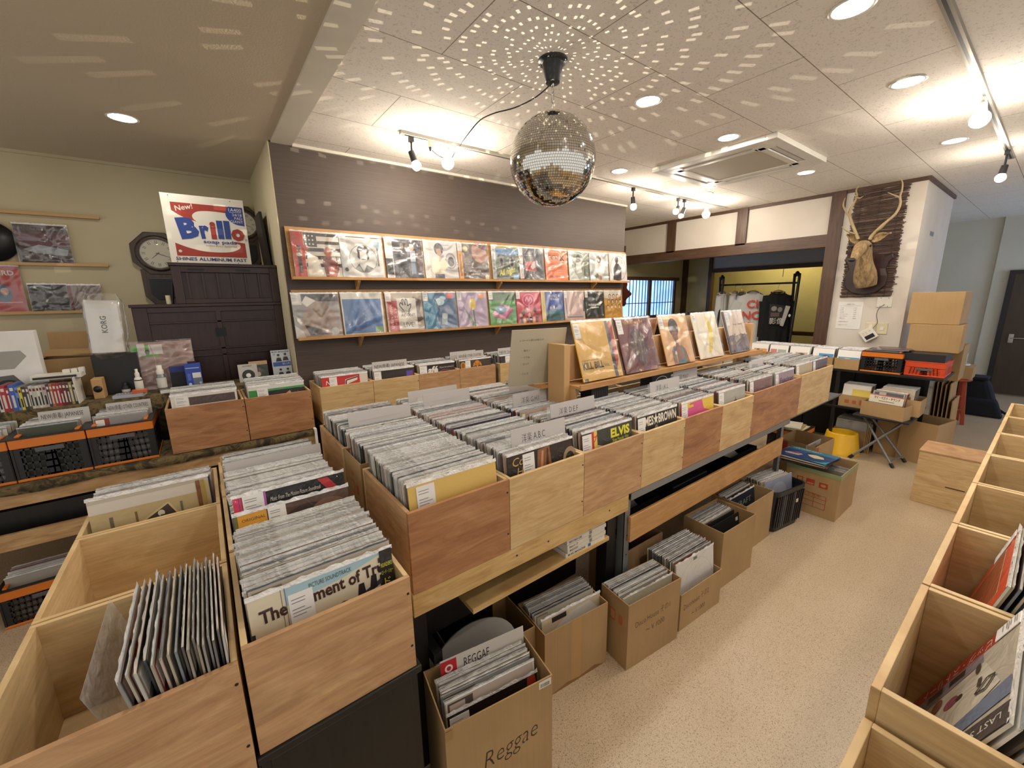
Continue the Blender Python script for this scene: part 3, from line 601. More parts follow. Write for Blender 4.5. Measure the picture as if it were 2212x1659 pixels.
def shirt(c, rz, wd, h, mat, label, sleeve, items=None, long=False, art_w=1.0):
    e = thing('tshirt', label, 'shirt', c, rz, 'shirts on the black rack'); rr = random.Random(int(h * 1000)); nu, nv = 18, 14; vs = []; fs = []
    ph = [rr.uniform(0, 6) for _ in range(4)]
    for side in (-1, 1):
        for j in range(nv + 1):
            v = j / nv; z = -0.10 - h * (1 - v)
            for i in range(nu + 1):
                u = i / nu * 2 - 1; hw = wd / 2 * (1.0 if v < 0.8 else 1.0 - 0.06 * (v - 0.8) / 0.2)
                top = 0 if v < 1 else -0.075 * abs(u) - 0.05 * max(0, 1 - abs(u) / 0.28) * (1 if side < 0 else 0.5)
                y = side * (0.055 * math.sqrt(max(0, 1 - u * u)) * (1.15 - 0.35 * v) + 0.004) + 0.014 * math.sin(u * 7 + ph[0] + v * 1.5) * (1 - v) + 0.008 * math.sin(u * 15 + ph[1]) * (1 - v * 0.6)
                vs.append((u * hw, y, z + top))
    n1 = (nu + 1) * (nv + 1)
    for s_ in (0, 1):
        for j in range(nv):
            for i in range(nu):
                q = [s_ * n1 + j * (nu + 1) + i, s_ * n1 + j * (nu + 1) + i + 1, s_ * n1 + (j + 1) * (nu + 1) + i + 1, s_ * n1 + (j + 1) * (nu + 1) + i]; fs.append(q if s_ == 0 else q[::-1])
    for j in range(nv):
        for i, fl in ((0, 0), (nu, 1)):
            q = [j * (nu + 1) + i, (j + 1) * (nu + 1) + i, n1 + (j + 1) * (nu + 1) + i, n1 + j * (nu + 1) + i]; fs.append(q if fl == 0 else q[::-1])
    m = MB(); m.add(vs, fs, mat, smooth=True); m.build('body', e)
    for sx_ in ((-1, 1) if sleeve else ()):
        L = 0.5 if long else 0.26; a = V((sx_ * (wd / 2 - 0.05), 0, -0.24)); b = a + V((sx_ * (0.02 if long else 0.11), 0, -L)); m = MB()
        P = [a + (b - a) * (q / 4) for q in range(5)]; m.tube(P, [0.085, 0.085, 0.08, 0.078, 0.08] if not long else [0.085, 0.07, 0.06, 0.055, 0.05], 12, mat)
        o = m.build('sleeve', e); o.scale = (1, 0.6, 1)
    m = MB(); m.tube([(0.085 * math.cos(q), 0.05 * math.sin(q) - 0.0, -0.10 - 0.035 * (1 if math.sin(q) < 0 else 0.4) - 0.0) for q in [2 * math.pi * i / 16 for i in range(16)]], 0.009, 6, mat, closed=True); m.build('collar', e)
    if items:
        m = MB(); m.art((-0.15, -0.088, -0.10 - h + 0.04), (0.30, 0, 0), (0, 0.0, h * 0.86), items); m.build('print', e)
RZ = math.radians(-66)
for y, wd, h, mat, rz, lab, hl, hm, sl, it, lg in (
    (3.21, 0.24, 0.62, 'white_cloth', -0.2, 'plain white top at the left end of the black rack', 'wooden hanger at the left end of the rack', 'tan_light_wood', False, None, False),
    (3.03, 0.17, 0.62, 'white_cloth', -0.25, 'narrow pale top second from the left on the rack', 'wooden hanger second from left on the rack', 'tan_light_wood', False, None, False),
    (2.93, 0.14, 0.66, 'grey_cloth', -0.3, 'dark grey garment in the middle of the rack', 'wooden hanger holding the dark grey garment', 'tan_light_wood', False, None, False),
    (2.77, 0.42, 0.78, 'white_cloth', RZ, 'white tshirt with large red letters on the rack', 'blue hanger holding the white tshirt with red letters', 'grey_plastic', True,
     [('t', 'CI', 0.52, 0.76, 0.17, 0xd8452c, {'al': 'c', 'bold': 0.02}), ('t', 'NC', 0.5, 0.52, 0.17, 0xd8452c, {'al': 'c', 'bold': 0.02}), ('t', 'K.', 0.42, 0.29, 0.17, 0xd8452c, {'al': 'c', 'bold': 0.02})], False),
    (2.44, 0.38, 0.80, 'black_cloth', math.radians(-48), 'black long sleeved shirt with a white photo print at the right of the rack', 'pale wooden hanger holding the black shirt', 'tan_light_wood', True,
     [('p', [(0.1, 0.86), (0.95, 0.80), (0.75, 0.42), (0.12, 0.47)], 0x2c2b2c), ('p', [(0.78, 0.82), (0.97, 0.80), (0.76, 0.40), (0.62, 0.42)], 0xc9c7c0), ('e', 0.3, 0.76, 0.12, 0.05, 0x9a9792), ('e', 0.55, 0.74, 0.1, 0.05, 0x8a8680), ('r', 0.18, 0.60, 0.55, 0.68, 0x6b5a50), ('t', '影像', 0.15, 0.46, 0.10, 0xe0ded8), ('e', 0.98, 0.62, 0.05, 0.03, 0xe8e6e0)], True)):
    hanger((6.5, y, 1.715), rz, hm, hl, wd * 0.85); shirt((6.5, y, 1.715), rz, wd, h, mat, lab, sl, it, lg)
m = MB()
for k in range(27): link(m, (7.9, 2.92, 2.435 - k * 0.022), 0.006, 0.013, k * 1.57, 0.0022, 'black_metal')
tag(m.build('lamp_chain'), 'dark chain hanging in the lit alcove above the clothes rack', 'chain')
e = thing('wooden_cabinet', 'low brown cabinet in the tatami room behind the record rack', 'cabinet', (7.0, 3.45, 0.25))
m = MB(); m.box(-0.2, -0.45, 0, 0.2, 0.45, 1.0, 'timber_brown'); m.box(-0.23, -0.48, 1.0, 0.22, 0.48, 1.04, 'timber_across'); m.build('cabinet_body', e)
for y in (-0.22, 0.22):
    m = MB(); m.box(-0.215, y - 0.2, 0.55, -0.2, y + 0.2, 0.95, 'shelf_wood'); m.build('door', e)
emit('alcove_lamp', 0xfff0b0, 34.0)
e = thing('alcove_light', 'hidden tube light over the alcove behind the clothes rack', 'lamp', (7.75, 2.9, 2.4)); m = MB(); m.box(-0.03, -0.5, 0, 0.03, 0.5, 0.03, 'alcove_lamp'); m.build('tube', e)
# ================================================================== record bins
LPW = 0.314
def bin_(x0, y0, z0, wd, dp, h, mat, label, group, front=-1, inner='plywood_inner', axis='y', screws=True):
    """open topped plywood bin; front=-1 faces -y"""
    e = thing('record_bin', label, 'record bin', (x0 + wd / 2, y0 + dp / 2, z0), 0, group); t_ = 0.012; a, b = wd / 2 - 0.001, dp / 2 - 0.001
    def panel(n, *q, mat=mat):
        m = MB(); m.box(*q, mat); return m.build(n, e, 0.0012)
    fy = -b if front < 0 else b - t_; by = b - t_ if front < 0 else -b
    fp = panel('front_panel', -a, fy, 0, a, fy + t_, h)
    panel('back_panel', -a, by, 0, a, by + t_, h, mat=inner)
    panel('side_panel', -a, -b + t_, 0, -a + t_, b - t_, h, mat=inner if not screws else ('plywood_tan' if mat == 'plywood_red' else inner))
    panel('side_panel', a - t_, -b + t_, 0, a, b - t_, h, mat=inner)
    panel('bottom_panel', -a + t_, -b + t_, 0, a - t_, b - t_, t_, mat=inner)
    if screws:
        yy = fy if front < 0 else fy + t_
        for x, z in ((a - 0.008, h * 0.83), (a - 0.008, h * 0.25)):
            m = MB(); m.cyl((x, yy - 0.0006, z), (x, yy + 0.0006, z), 0.0035, n=8, mat='dark_paint'); o = m.build('screw', fp)
    return e
# ---- one packed record, in a dozen looks
PAL = [0xb8b6b0, 0xc8c5bd, 0xa7a6a2, 0xd6d3cc, 0x8d8c8a, 0xbdb7a8, 0xcfcac0, 0x9aa0a6, 0xc9b9b0, 0xe0ddd6, 0x6f6d6b, 0xb3aa98, 0xd9d9d6, 0xa89f93, 0x7d8794, 0xc4a596]
SPINE = [0x3b3633, 0x8c8378, 0x6a4a3c, 0x9c9588, 0x2b2a2c, 0xa69c8a, 0x50545c, 0x7c6a58, 0xb1a793, 0x444a3c, 0x8a3a30, 0x5e5248, 0x2f3d52, 0xc0b8a8]
def rec_geo(m, rr, art=None, w=LPW, h=LPW, th=0.0036, flap=True):
    top = rr.choice(PAL); sp = rr.choice(SPINE); bd = rr.choice(SPINE + PAL)
    m.box(-w / 2, 0, 0, w / 2, th, h, 'print', bd)
    m.box(-w / 2 + 0.0005, 0.0002, h, w / 2 - 0.0005, th - 0.0002, h + 0.0006, 'print', top if rr.random() < 0.85 else sp)
    if art is None:
        a = rr.uniform(0.1, 0.5); c1, c2 = rr.choice(SPINE), rr.choice(PAL + SPINE)
        m.art((-w / 2, 0, 0), (w, 0, 0), (0, 0, h), [('r', 0.02, 0.02, 0.98, 0.995, c2), ('r', 0.02, 0.75, 0.02 + a, 0.98, c1), ('r', 0.04, 0.80, 0.2, 0.96, 0xe6e4de if rr.random() < 0.5 else c2)])
    if flap:
        n = 26; hf = rr.uniform(0.004, 0.010); ph = rr.uniform(0, 6); vs = []; k_ = rr.random()
        fc = rr.choice((0xf2f2f0, 0xe6e6e4, 0xdededc, 0xececea, 0xf6f6f4)) if k_ < 0.62 else rr.choice((0xb4b6b8, 0xc4c0ba, 0xa4a6a8)) if k_ < 0.84 else rr.choice((0x6c6e72, 0x8a8078, 0xb0a090, 0x9aa8b4, 0xc8a8a0, 0x565a60))
        for i in range(n + 1):
            x = -w / 2 - 0.002 + (w + 0.004) * i / n
            for k in range(2):
                vs.append((x, th * 0.4 + (0.0005 if k == 0 else 0.0009 * math.sin(i * 1.1 + ph) + rr.uniform(-0.0007, 0.0007)), h * 0.985 if k == 0 else h + hf + rr.uniform(-0.0009, 0.0009)))
        m.add(vs, [(2 * i, 2 * i + 2, 2 * i + 3, 2 * i + 1) for i in range(n)], 'clear_sleeve', fc, smooth=True)
REC = []
for k in range(22):
    m = MB(); rec_geo(m, random.Random(100 + k)); o = m.build('record_sleeve'); REC.append(o.data); bpy.data.objects.remove(o)
FILM = []
def film(M, parent, w=LPW, h=LPW, seed=0):
    if not FILM:
        for k in range(7):
            rr = random.Random(70 + k); n = 34; cr = []
            for _ in range(26):
                a = rr.uniform(0, math.pi); cr.append((math.cos(a), math.sin(a), rr.uniform(-0.2, 1.2), rr.uniform(0.05, 0.15), rr.uniform(-0.013, 0.013)))
            vs = []
            for j in range(n + 1):
                for i in range(n + 1):
                    u, v = i / n, j / n; z = 0
                    for ca, sa, d, wd, am in cr: z += am * max(0, 1 - abs(u * ca + v * sa - d * (ca + sa) * 0.7) / wd) * (0.4 + 0.6 * max(abs(u - 0.5), abs(v - 0.5)) * 2)
                    e = min(1, min(u, v, 1 - u, 1 - v) * 12)
                    vs.append((u - 0.5, -0.009 + max(-0.016, min(0.0065, z)) * e + rr.uniform(-0.0005, 0.0005), v + (0.03 if j == n else 0)))
            m = MB(); m.add(vs, [(j * (n + 1) + i, j * (n + 1) + i + 1, (j + 1) * (n + 1) + i + 1, (j + 1) * (n + 1) + i) for j in range(n) for i in range(n)], 'clear_film', smooth=True)
            o = m.build('plastic_sleeve'); FILM.append(o.data); bpy.data.objects.remove(o)
    o = bpy.data.objects.new('plastic_sleeve', FILM[seed % 7]); COL.objects.link(o); o.parent = parent; o.matrix_world = M @ Matrix.Diagonal((w, 1, h, 1)); return o
REST = MB()
def rec_M(x, y, z, tilt=0.1, rz=0.0):
    return Matrix.Translation((x, y, z)) @ Matrix.Rotation(rz, 4, 'Z') @ Matrix.Rotation(-tilt, 4, 'X')
NREC = [0]
def rec(M, label, group):
    o = bpy.data.objects.new('record_sleeve', RN.choice(REC)); COL.objects.link(o); o.matrix_world = M; NREC[0] += 1
    return tag(o, label, 'record', group)
def rest(M, geo=None):
    T = REST.T; REST.T = M; rec_geo(REST, RN, art=1 if RN.random() < 0.6 else None); REST.T = T
def front(M, items, label, tagged=True, mat='wrapped', w=LPW, h=LPW, base=0xd8d4c8, th=0.004, name='record_sleeve', cat='record', tagpos=(0.03, 0.70, 0.18, 0.99), group=None, flap=True):
    m = MB(M); m.box(-w / 2, 0, 0, w / 2, th, h, mat, base); m.art((-w / 2, 0, 0), (w, 0, 0), (0, 0, h), items, mat)
    o = m.build(name); NREC[0] += name == 'record_sleeve'; tag(o, label, cat, group)
    if flap:
        m = MB(M); n = 26; rr = random.Random(len(label)); vs = []
        for i in range(n + 1):
            x = -w / 2 - 0.003 + (w + 0.006) * i / n
            for k in range(2): vs.append((x, -0.0012 + (0 if k == 0 else rr.uniform(-0.003, 0.003)), h * 0.99 if k == 0 else h + 0.009 + rr.uniform(-0.003, 0.002)))
        m.add(vs, [(2 * i, 2 * i + 2, 2 * i + 3, 2 * i + 1) for i in range(n)], 'clear_sleeve', smooth=True); m.build('plastic_flap', o)
    if name == 'displayed_sleeve': film(M, o, w + 0.008, h, len(label))
    if tagged:
        a, b, c, d = tagpos; m = MB(M); m.box(-w / 2 + a * w, -0.0022, b * h, -w / 2 + c * w, -0.0012, d * h, 'print', 0xe9e7e4)
        L = [('l', [(0.1, y), (0.1 + random.Random(int(y * 97)).uniform(0.4, 0.75), y)], 0.0016, 0x77757a) for y in (0.86, 0.78, 0.62, 0.54, 0.46, 0.3)]
        m.art((-w / 2 + a * w, -0.0022, b * h), ((c - a) * w, 0, 0), (0, 0, (d - b) * h), L); m.build('price_tag', o)
    return o
def card(x, y, z, wd, h, items, label, tilt=0.1, rz=0.0, col=0xc4bfbc, group='divider cards in the bins', tab=0.0):
    M = rec_M(x, y, z, tilt, rz); m = MB(M); m.box(-wd / 2, 0, -0.16, wd / 2, 0.0018, h, 'print', col)
    if items: m.art((-wd / 2, 0, 0), (wd, 0, 0), (0, 0, h), items)
    o = m.build('divider_card'); tag(o, label, 'divider card', group)
    if tab:
        m = MB(M); m.box(-wd / 2 - tab, 0.0002, -0.16, -wd / 2, 0.0014, h * 0.9, 'clear_acrylic'); m.build('clear_edge', o)
    return o
INK = 0x2f2d2c
def packed(x0, x1, y0, y1, z, step, tilt, label, group, indiv, sgn=1):
    """a run of records standing in a bin from y0 (front) to y1"""
    y = y0; xc = (x0 + x1) / 2; k = 0
    while y < y1:
        M = rec_M(xc + RN.gauss(0, 0.003), y, z + max(0, RN.gauss(0.002, 0.003)), tilt + RN.gauss(0, 0.006), RN.gauss(0, 0.006))
        if indiv: rec(M, label, group)
        else: rest(M)
        y += step * RN.uniform(0.8, 1.2); k += 1
TB = 0.734; BH = 0.266
EX = [0.39, 0.752, 1.117, 1.493, 1.834, 2.205, 2.58, 3.32, 3.97]
FM = ['plywood_red', 'plywood_pale', 'plywood_tan', 'plywood_pale', 'plywood_red', 'plywood_pale', 'plywood_red', 'plywood_pale']
FL = ['reddish plywood record bin at the near corner of the long centre table', 'pale plywood bin holding the black sleeve with gold letters', 'tan plywood bin holding the black sleeve with yellow lettering',
      'pale knotty plywood bin holding the sleeve with large white letters', 'reddish plywood bin holding the pink and yellow sleeve', 'pale plywood bin holding the grey sleeve, above the steel rail',
      'wide reddish grained plywood bin toward the far end of the centre table', 'wide pale plywood bin at the far end of the centre table']
z = TB + 0.012
for i in range(8):
    x0, x1 = EX[i], EX[i + 1]
    bin_(x0, 1.03, TB, x1 - x0, 0.41, BH + (0.012 if i == 6 else 0.026 if i == 7 else 0), FM[i], FL[i], 'front bins of the centre table')
    bin_(x0, 1.70, TB, x1 - x0, 0.41, BH, 'plywood_tan' if i else 'plywood_red', ('bin in the back row of the centre table, ' + ['at its near left corner', 'second from the left', 'third from the left', 'fourth from the left', 'fifth from the left', 'sixth from the left', 'seventh from the left', 'last at the far end'][i]), 'back bins of the centre table', front=1)
cols = []
for i in range(6): cols.append((EX[i], EX[i + 1], i))
cols += [(2.58, 2.95, 6), (2.95, 3.32, 6), (3.32, 3.645, 7), (3.645, 3.97, 7)]
grp = ['packed records in the near corner bin', 'packed records behind the gold lettered sleeve', 'packed records behind the yellow lettered sleeve']
lab = ['packed record in clear sleeve in the reddish corner bin of the centre table', 'packed record in clear sleeve in the bin with the gold lettered front sleeve', 'packed record in clear sleeve in the bin with the yellow lettered front sleeve']
for i, (x0, x1, b) in enumerate(cols):
    st = 0.0078 if i < 6 else 0.0095
    packed(x0, x1, 1.056, 1.41, z + (0 if b < 6 else 0.012 if b == 6 else 0.026), st, 0.10, lab[i] if i < 3 else '', grp[i] if i < 3 else '', i < 2 or False)
    if not (b >= 3): packed(x0, x1, 1.447, 1.69, TB + 0.011, st, 0.10, '', '', False)
    packed(x0, x1, 1.716, 2.06, z, st, 0.10, '', '', False)
# front sleeves of each column
FR = [
 (0xd9b766, [('r', 0, 0, 1, 1, 0xd9b766)], 'plain yellow sleeve at the front of the reddish corner bin', (0.08, 0.62, 0.27, 0.97)),
 (0x2a221c, [('r', 0, 0, 1, 1, 0x2a221c), ('t', 'Co', 0.06, 0.86, 0.10, 0xc9a45c, {'shear': 0.2}), ('t', 'H', 0.12, 0.74, 0.10, 0xc9a45c, {'shear': 0.2}), ('p', [(0.40, 0.6), (0.44, 0.97), (0.62, 0.99), (0.66, 0.6)], 0x8a5a3c), ('p', [(0.46, 0.7), (0.5, 0.95), (0.53, 0.95), (0.50, 0.7)], 0xc58a62), ('p', [(0.55, 0.7), (0.58, 0.97), (0.60, 0.96), (0.60, 0.7)], 0x4a2f20), ('e', 0.95, 0.74, 0.12, 0.16, 0x9c8468), ('e', 0.95, 0.72, 0.08, 0.12, 0x2a221c)], 'black sleeve with gold letters and a brown figure, second bin of the centre table', (0.21, 0.62, 0.38, 0.97)),
 (0x3a3d38, [('r', 0, 0, 1, 1, 0x3a3d38), ('r', 0.17, 0.5, 0.28, 1.0, 0xe8c860), ('r', 0.17, 0.5, 0.22, 1.0, 0xc8402a), ('t', 'プ', 0.185, 0.84, 0.08, 0xc8402a, {'bold': 0.02}), ('p', [(0.29, 0.5), (0.27, 0.80), (0.38, 0.76), (0.43, 0.62), (0.43, 0.5)], 0xc9b28a), ('t', 'ELVIS', 0.55, 0.835, 0.12, 0xe2dc3a, {'bold': 0.045, 'w': 0.40}), ('t', 'Sings Popular Hits', 0.58, 0.765, 0.05, 0xd0cf4a, {'bold': 0.01, 'w': 0.34})], 'dark sleeve with big yellow lettering in the third bin of the centre table', (0.0, 0.62, 0.17, 0.97)),
 (0x26221e, [('r', 0, 0, 1, 1, 0x26221e), ('t', 'MES★BROWN', 0.17, 0.83, 0.135, 0xe8e2d2, {'bold': 0.03, 'w': 0.80}), ('e', 0.45, 0.72, 0.05, 0.09, 0x8a8478), ('e', 0.7, 0.66, 0.2, 0.08, 0x6a2f28)], 'dark sleeve with large white letters and star in the fourth bin', (0.0, 0.58, 0.17, 0.97)),
 (0xd9587e, [('r', 0, 0, 1, 1, 0xe3c13c), ('p', [(0.12, 0.5), (0.16, 0.84), (0.26, 0.97), (0.62, 0.985), (0.68, 0.82), (0.88, 0.76), (0.92, 0.5)], 0xd4558a), ('r', 0.2, 0.90, 0.36, 0.94, 0xe3c13c), ('p', [(0.6, 0.5), (0.68, 0.66), (0.78, 0.5)], 0x2a2a2a)], 'pink and yellow sleeve in the fifth bin of the centre table', (0.0, 0.6, 0.17, 0.98)),
 (0xa7a59c, [('r', 0, 0, 1, 1, 0xaaa89e), ('l', [(0.62, 0.64), (0.62, 0.84)], 0.006, 0x3a3a3a), ('l', [(0.56, 0.77), (0.68, 0.77)], 0.006, 0x3a3a3a)], 'plain grey sleeve with a small dark cross in the sixth bin', (0.0, 0.6, 0.17, 0.98)),
 (0x8d6a60, [('r', 0, 0, 1, 1, 0x8a6a62), ('r', 0.2, 0.6, 0.95, 0.95, 0x7c5d58)], 'brownish sleeve in the left half of the wide reddish bin', (0.0, 0.6, 0.15, 0.98)),
 (0x9a8790, [('r', 0, 0, 1, 1, 0x97858c), ('t', 'Fascinat', 0.25, 0.76, 0.12, 0x4a3f66, {'bold': 0.02, 'w': 0.7})], 'mauve sleeve with dark lettering in the right half of the wide reddish bin', (0.0, 0.6, 0.15, 0.98)),
 (0xb9aa8a, [('r', 0, 0, 1, 1, 0xb9aa8a)], 'plain beige sleeve in the left half of the far end bin', (0.02, 0.6, 0.15, 0.98)),
 (0x6a5a5e, [('r', 0, 0, 1, 1, 0x6a5c60), ('r', 0.3, 0.6, 0.95, 0.9, 0x57494e)], 'dark mauve sleeve at the far right end of the centre table', (0.0, 0.6, 0.15, 0.98))]
for (x0, x1, b), (bc, it, l, tp) in zip(cols, FR):
    front(rec_M((x0 + x1) / 2, 1.046, z + (0.001 if b < 6 else 0.014 if b == 6 else 0.028), 0.10), it, l, base=bc, tagpos=tp)
# divider cards
HAN = lambda s: [('t', s, 0.18, 0.28, 0.36, INK, {'bold': -0.012, 'w': 0.42})]
for x, y, wd, s, l, tb in ((0.975, 1.13, 0.27, '洋楽 A.B.C', 'grey divider card lettered A.B.C in the second column of the centre table', 0.025),
        (1.335, 1.305, 0.29, '洋楽 D.E.F', 'divider card lettered D.E.F in the third column of the centre table', 0.02),
        (1.325, 1.575, 0.28, '洋楽 G.H.I', 'divider card lettered G.H.I behind the D.E.F card', 0.025),
        (0.58, 1.755, 0.28, '', 'faintly lettered grey divider card at the far left of the centre table', 0), (0.95, 1.98, 0.29, '', 'rear of two blank cards in the second column of the centre table', 0), (0.97, 1.86, 0.27, '', 'front of two blank cards in the second column of the centre table', 0.03),
        (2.07, 1.30, 0.29, '洋楽 J.K.L', 'divider card lettered J.K.L below the yellow sleeve on the rack', 0.02), (2.44, 1.392, 0.28, '洋楽 M.N.O', 'divider card lettered M.N.O below the orange portrait sleeve', 0.02),
        (3.15, 1.265, 0.22, '洋楽 P.Q', 'small white divider card toward the far end of the centre table', 0.02), (1.46, 1.80, 0.26, '', 'pale divider card behind the G.H.I card', 0.02)):
    card(x, y, 1.05, wd, 0.075, HAN(s) if s else [('l', [(0.15, 0.45), (0.85, 0.5)], 0.002, 0xb8b4ae)], l, 0.10, tab=tb)
# ---- table structure
e = thing('display_bench', 'pine fronted bench carrying the near half of the centre bins', 'bench', (0, 0, 0))
m = MB(); m.box(0.388, 1.032, 0.655, 1.41, 1.06, 0.733, 'pine_board'); fp = m.build('fascia_board', e, 0.002)
for x, z_ in ((0.78, 0.70), (0.93, 0.695), (1.28, 0.70)):
    m = MB(); m.cyl((x, 1.0315, z_), (x, 1.033, z_), 0.004, n=8, mat='dark_paint'); m.build('knot', fp)
m = MB(); m.box(0.39, 1.06, 0.705, 1.41, 2.11, 0.733, 'black_wood'); m.build('top_board', e)
for x, y in ((0.42, 1.12), (1.37, 1.12), (0.42, 2.05), (1.37, 2.05)):
    m = MB(); m.box(x - 0.03, y - 0.03, 0, x + 0.03, y + 0.03, 0.705, 'black_wood'); m.build('leg', e)
m = MB(); m.box(0.60, 1.045, 0.545, 1.30, 1.32, 0.562, 'pine_board'); m.build('shelf_board', e)
m = MB(); m.box(0.39, 1.30, 0.20, 1.36, 1.32, 0.50, 'black_wood'); m.box(0.40, 1.16, 0.44, 1.36, 1.19, 0.545, 'black_wood'); m.box(0.45, 1.05, 0.43, 0.48, 2.05, 0.47, 'black_wood'); m.build('inner_rail', e)
MG = ['lowest thick magazine on the pine shelf under the centre table', 'second magazine from the bottom on the pine shelf', 'third magazine from the bottom on the pine shelf', 'fourth magazine from the bottom on the pine shelf', 'topmost magazine on the pine shelf under the centre table']
for k in range(5):
    m = MB(Matrix.Translation((1.16 + 0.006 * (k % 2), 1.15, 0.562 + k * 0.0185)) @ Matrix.Rotation(0.02 * (k % 3 - 1), 4, 'Z')); m.box(-0.115, -0.10, 0, 0.115, 0.1, 0.0175, 'print', 0xd9d4c6)
    m.art((-0.115, -0.10, 0), (0.23, 0, 0), (0, 0, 0.0175), [('t', ('MUSIC MAGAZINE', 'BIGOOD', 'Recoレコ', 'RECORD LIFE', 'SOUND')[k], 0.05, 0.25, 0.5, 0x3a3a3a, {'bold': 0.02}), ('r', 0.55, 0.1, 0.62, 0.9, 0x2f5fa8 if k == 0 else 0x8a8478)])
    tag(m.build('magazine'), MG[k], 'magazine', 'magazines on the pine shelf')
e = thing('steel_table', 'grey slotted steel table frame under the far half of the centre bins', 'table', (0, 0, 0))
for x in (1.445, 3.18):
    for y in (1.062, 2.08):
        m = MB(); s_ = 0.02; dx = 1 if x < 2 else -1; m.box(x - s_, y, 0, x + s_, y + 0.003, 0.735, 'steel_grey'); m.box(x - s_ * dx, y, 0, x - s_ * dx + 0.003 * dx, y + 0.04, 0.735, 'steel_grey'); l_ = m.build('leg', e)
        for q in range(5 if y < 1.5 else 0):
            m = MB(); m.cyl((x + 0.004, y - 0.001, 0.10 + q * 0.1), (x + 0.004, y + 0.001, 0.10 + q * 0.1), 0.004, n=8, mat='dark_steel'); m.build('bolt_hole', l_)
m = MB(); m.box(1.425, 1.03, 0.698, 3.2, 1.034, 0.733, 'steel_grey'); m.box(1.425, 1.034, 0.698, 3.2, 1.06, 0.702, 'steel_grey'); m.build('top_rail', e)
m = MB(); m.box(1.425, 2.1, 0.698, 3.2, 2.104, 0.733, 'steel_grey'); m.build('top_rail', e)
m = MB(); m.box(1.425, 1.04, 0.718, 4.32, 2.1, 0.733, 'grey_plastic'); m.build('table_board', e)
m = MB(); m.box(1.45, 1.045, 0.47, 3.16, 1.061, 0.598, 'shelf_wood'); m.build('front_beam', e, 0.002)
m = MB(); m.box(1.45, 1.075, 0.45, 3.16, 1.9, 0.47, 'black_wood'); m.build('lower_shelf', e)
m = MB(); m.box(1.385, 1.10, 0, 1.42, 1.13, 0.70, 'dark_steel'); m.box(1.385, 1.10, 0.50, 1.42, 2.05, 0.53, 'dark_steel'); m.build('rear_post', e)
# dark long boxes and records lying on the lower shelf
for k, (x, y, wd, n, l) in enumerate(((1.62, 1.30, 0.32, 14, 'black tray of records lowest at the left on the shelf behind the wooden beam'), (2.05, 1.28, 0.34, 0, 'closed black box on the shelf behind the wooden beam'), (2.75, 1.30, 0.32, 12, 'black tray of records at the right on the shelf behind the wooden beam'))):
    e = thing('record_tray', l, 'tray', (x, y, 0.47), 0, 'black trays on the lower shelf'); m = MB()
    if n:
        for a in ((-wd / 2 - .02, -0.18, 0, wd / 2 + .02, 0.18, 0.008), (-wd / 2 - .02, -0.18, 0, wd / 2 + .02, -0.17, 0.10), (-wd / 2 - .02, 0.17, 0, wd / 2 + .02, 0.18, 0.10), (-wd / 2 - .02, -0.18, 0, -wd / 2 - .01, 0.18, 0.10), (wd / 2 + .01, -0.18, 0, wd / 2 + .02, 0.18, 0.10)): m.box(*a, 'black_plastic')
        m.build('tray_body', e)
        for q in range(n):
            rest(Matrix.Translation((x, y - 0.15 + q * 0.022, 0.478)) @ Matrix.Rotation(-1.02, 4, 'X') @ Matrix.Scale(0.62, 4))
    else:
        m.box(-wd / 2, -0.18, 0, wd / 2, 0.18, 0.09, 'black_plastic'); m.build('tray_body', e, 0.004); m = MB(); m.box(-wd / 2 - 0.004, -0.184, 0.09, wd / 2 + 0.004, 0.184, 0.125, 'black_plastic'); m.build('lid', e, 0.004)
# carton standing in the gap of the table at its near end
def carton(name, label, M, wd, dp, h, group=None, items=None, side_items=None, flaps=None, mat='cardboard', t_=0.004, edge=None, cat='cardboard box'):
    e = thing(name, label, cat, (0, 0, 0), 0, group); e.matrix_world = M
    m = MB(); a, b = wd / 2, dp / 2
    for q in ((-a, -b, 0, a, b, t_), (-a, -b, t_, a, -b + t_, h), (-a, b - t_, t_, a, b, h), (-a, -b + t_, t_, -a + t_, b - t_, h), (a - t_, -b + t_, t_, a, b - t_, h)): m.box(*q, mat)
    if items: m.art((-a, -b, 0), (wd, 0, 0), (0, 0, h), items)
    if side_items: m.art((-a, b, 0), (0, -dp, 0), (0, 0, h), side_items)
    m.build('box_body', e)
    if edge:
        m = MB()
        for q in ((-a - .002, -b - .002, h - 0.03, a + .002, -b - .0005, h + .002), (-a - .002, b, h - 0.03, a + .002, b + .002, h + .002), (-a - .002, -b, h - 0.03, -a - .0005, b, h + .002), (a + .0005, -b, h - 0.03, a + .002, b, h + .002)): m.box(*q, 'print', edge)
        m.build('edge_tape', e)
    for (fx0, fy0, fx1, fy1, ang, ax) in (flaps or ()):
        m = MB(); m.box(0, fx0, -0.002, fy1, fx1, 0.002, mat); m.build('flap', e)
    return e
carton('cardboard_box', 'carton with red printed marks wedged between the two rows of the centre bins', Matrix.Translation((0.565, 1.575, TB)), 0.345, 0.21, 0.27, None, None,
       [('r', 0.30, 0.42, 0.52, 0.62, 0xb8683e), ('r', 0.33, 0.45, 0.49, 0.59, 0xb9925f), ('r', 0.62, 0.46, 0.74, 0.60, 0xb8583a), ('r', 0.34, 0.70, 0.5, 0.76, 0xb8683e)])
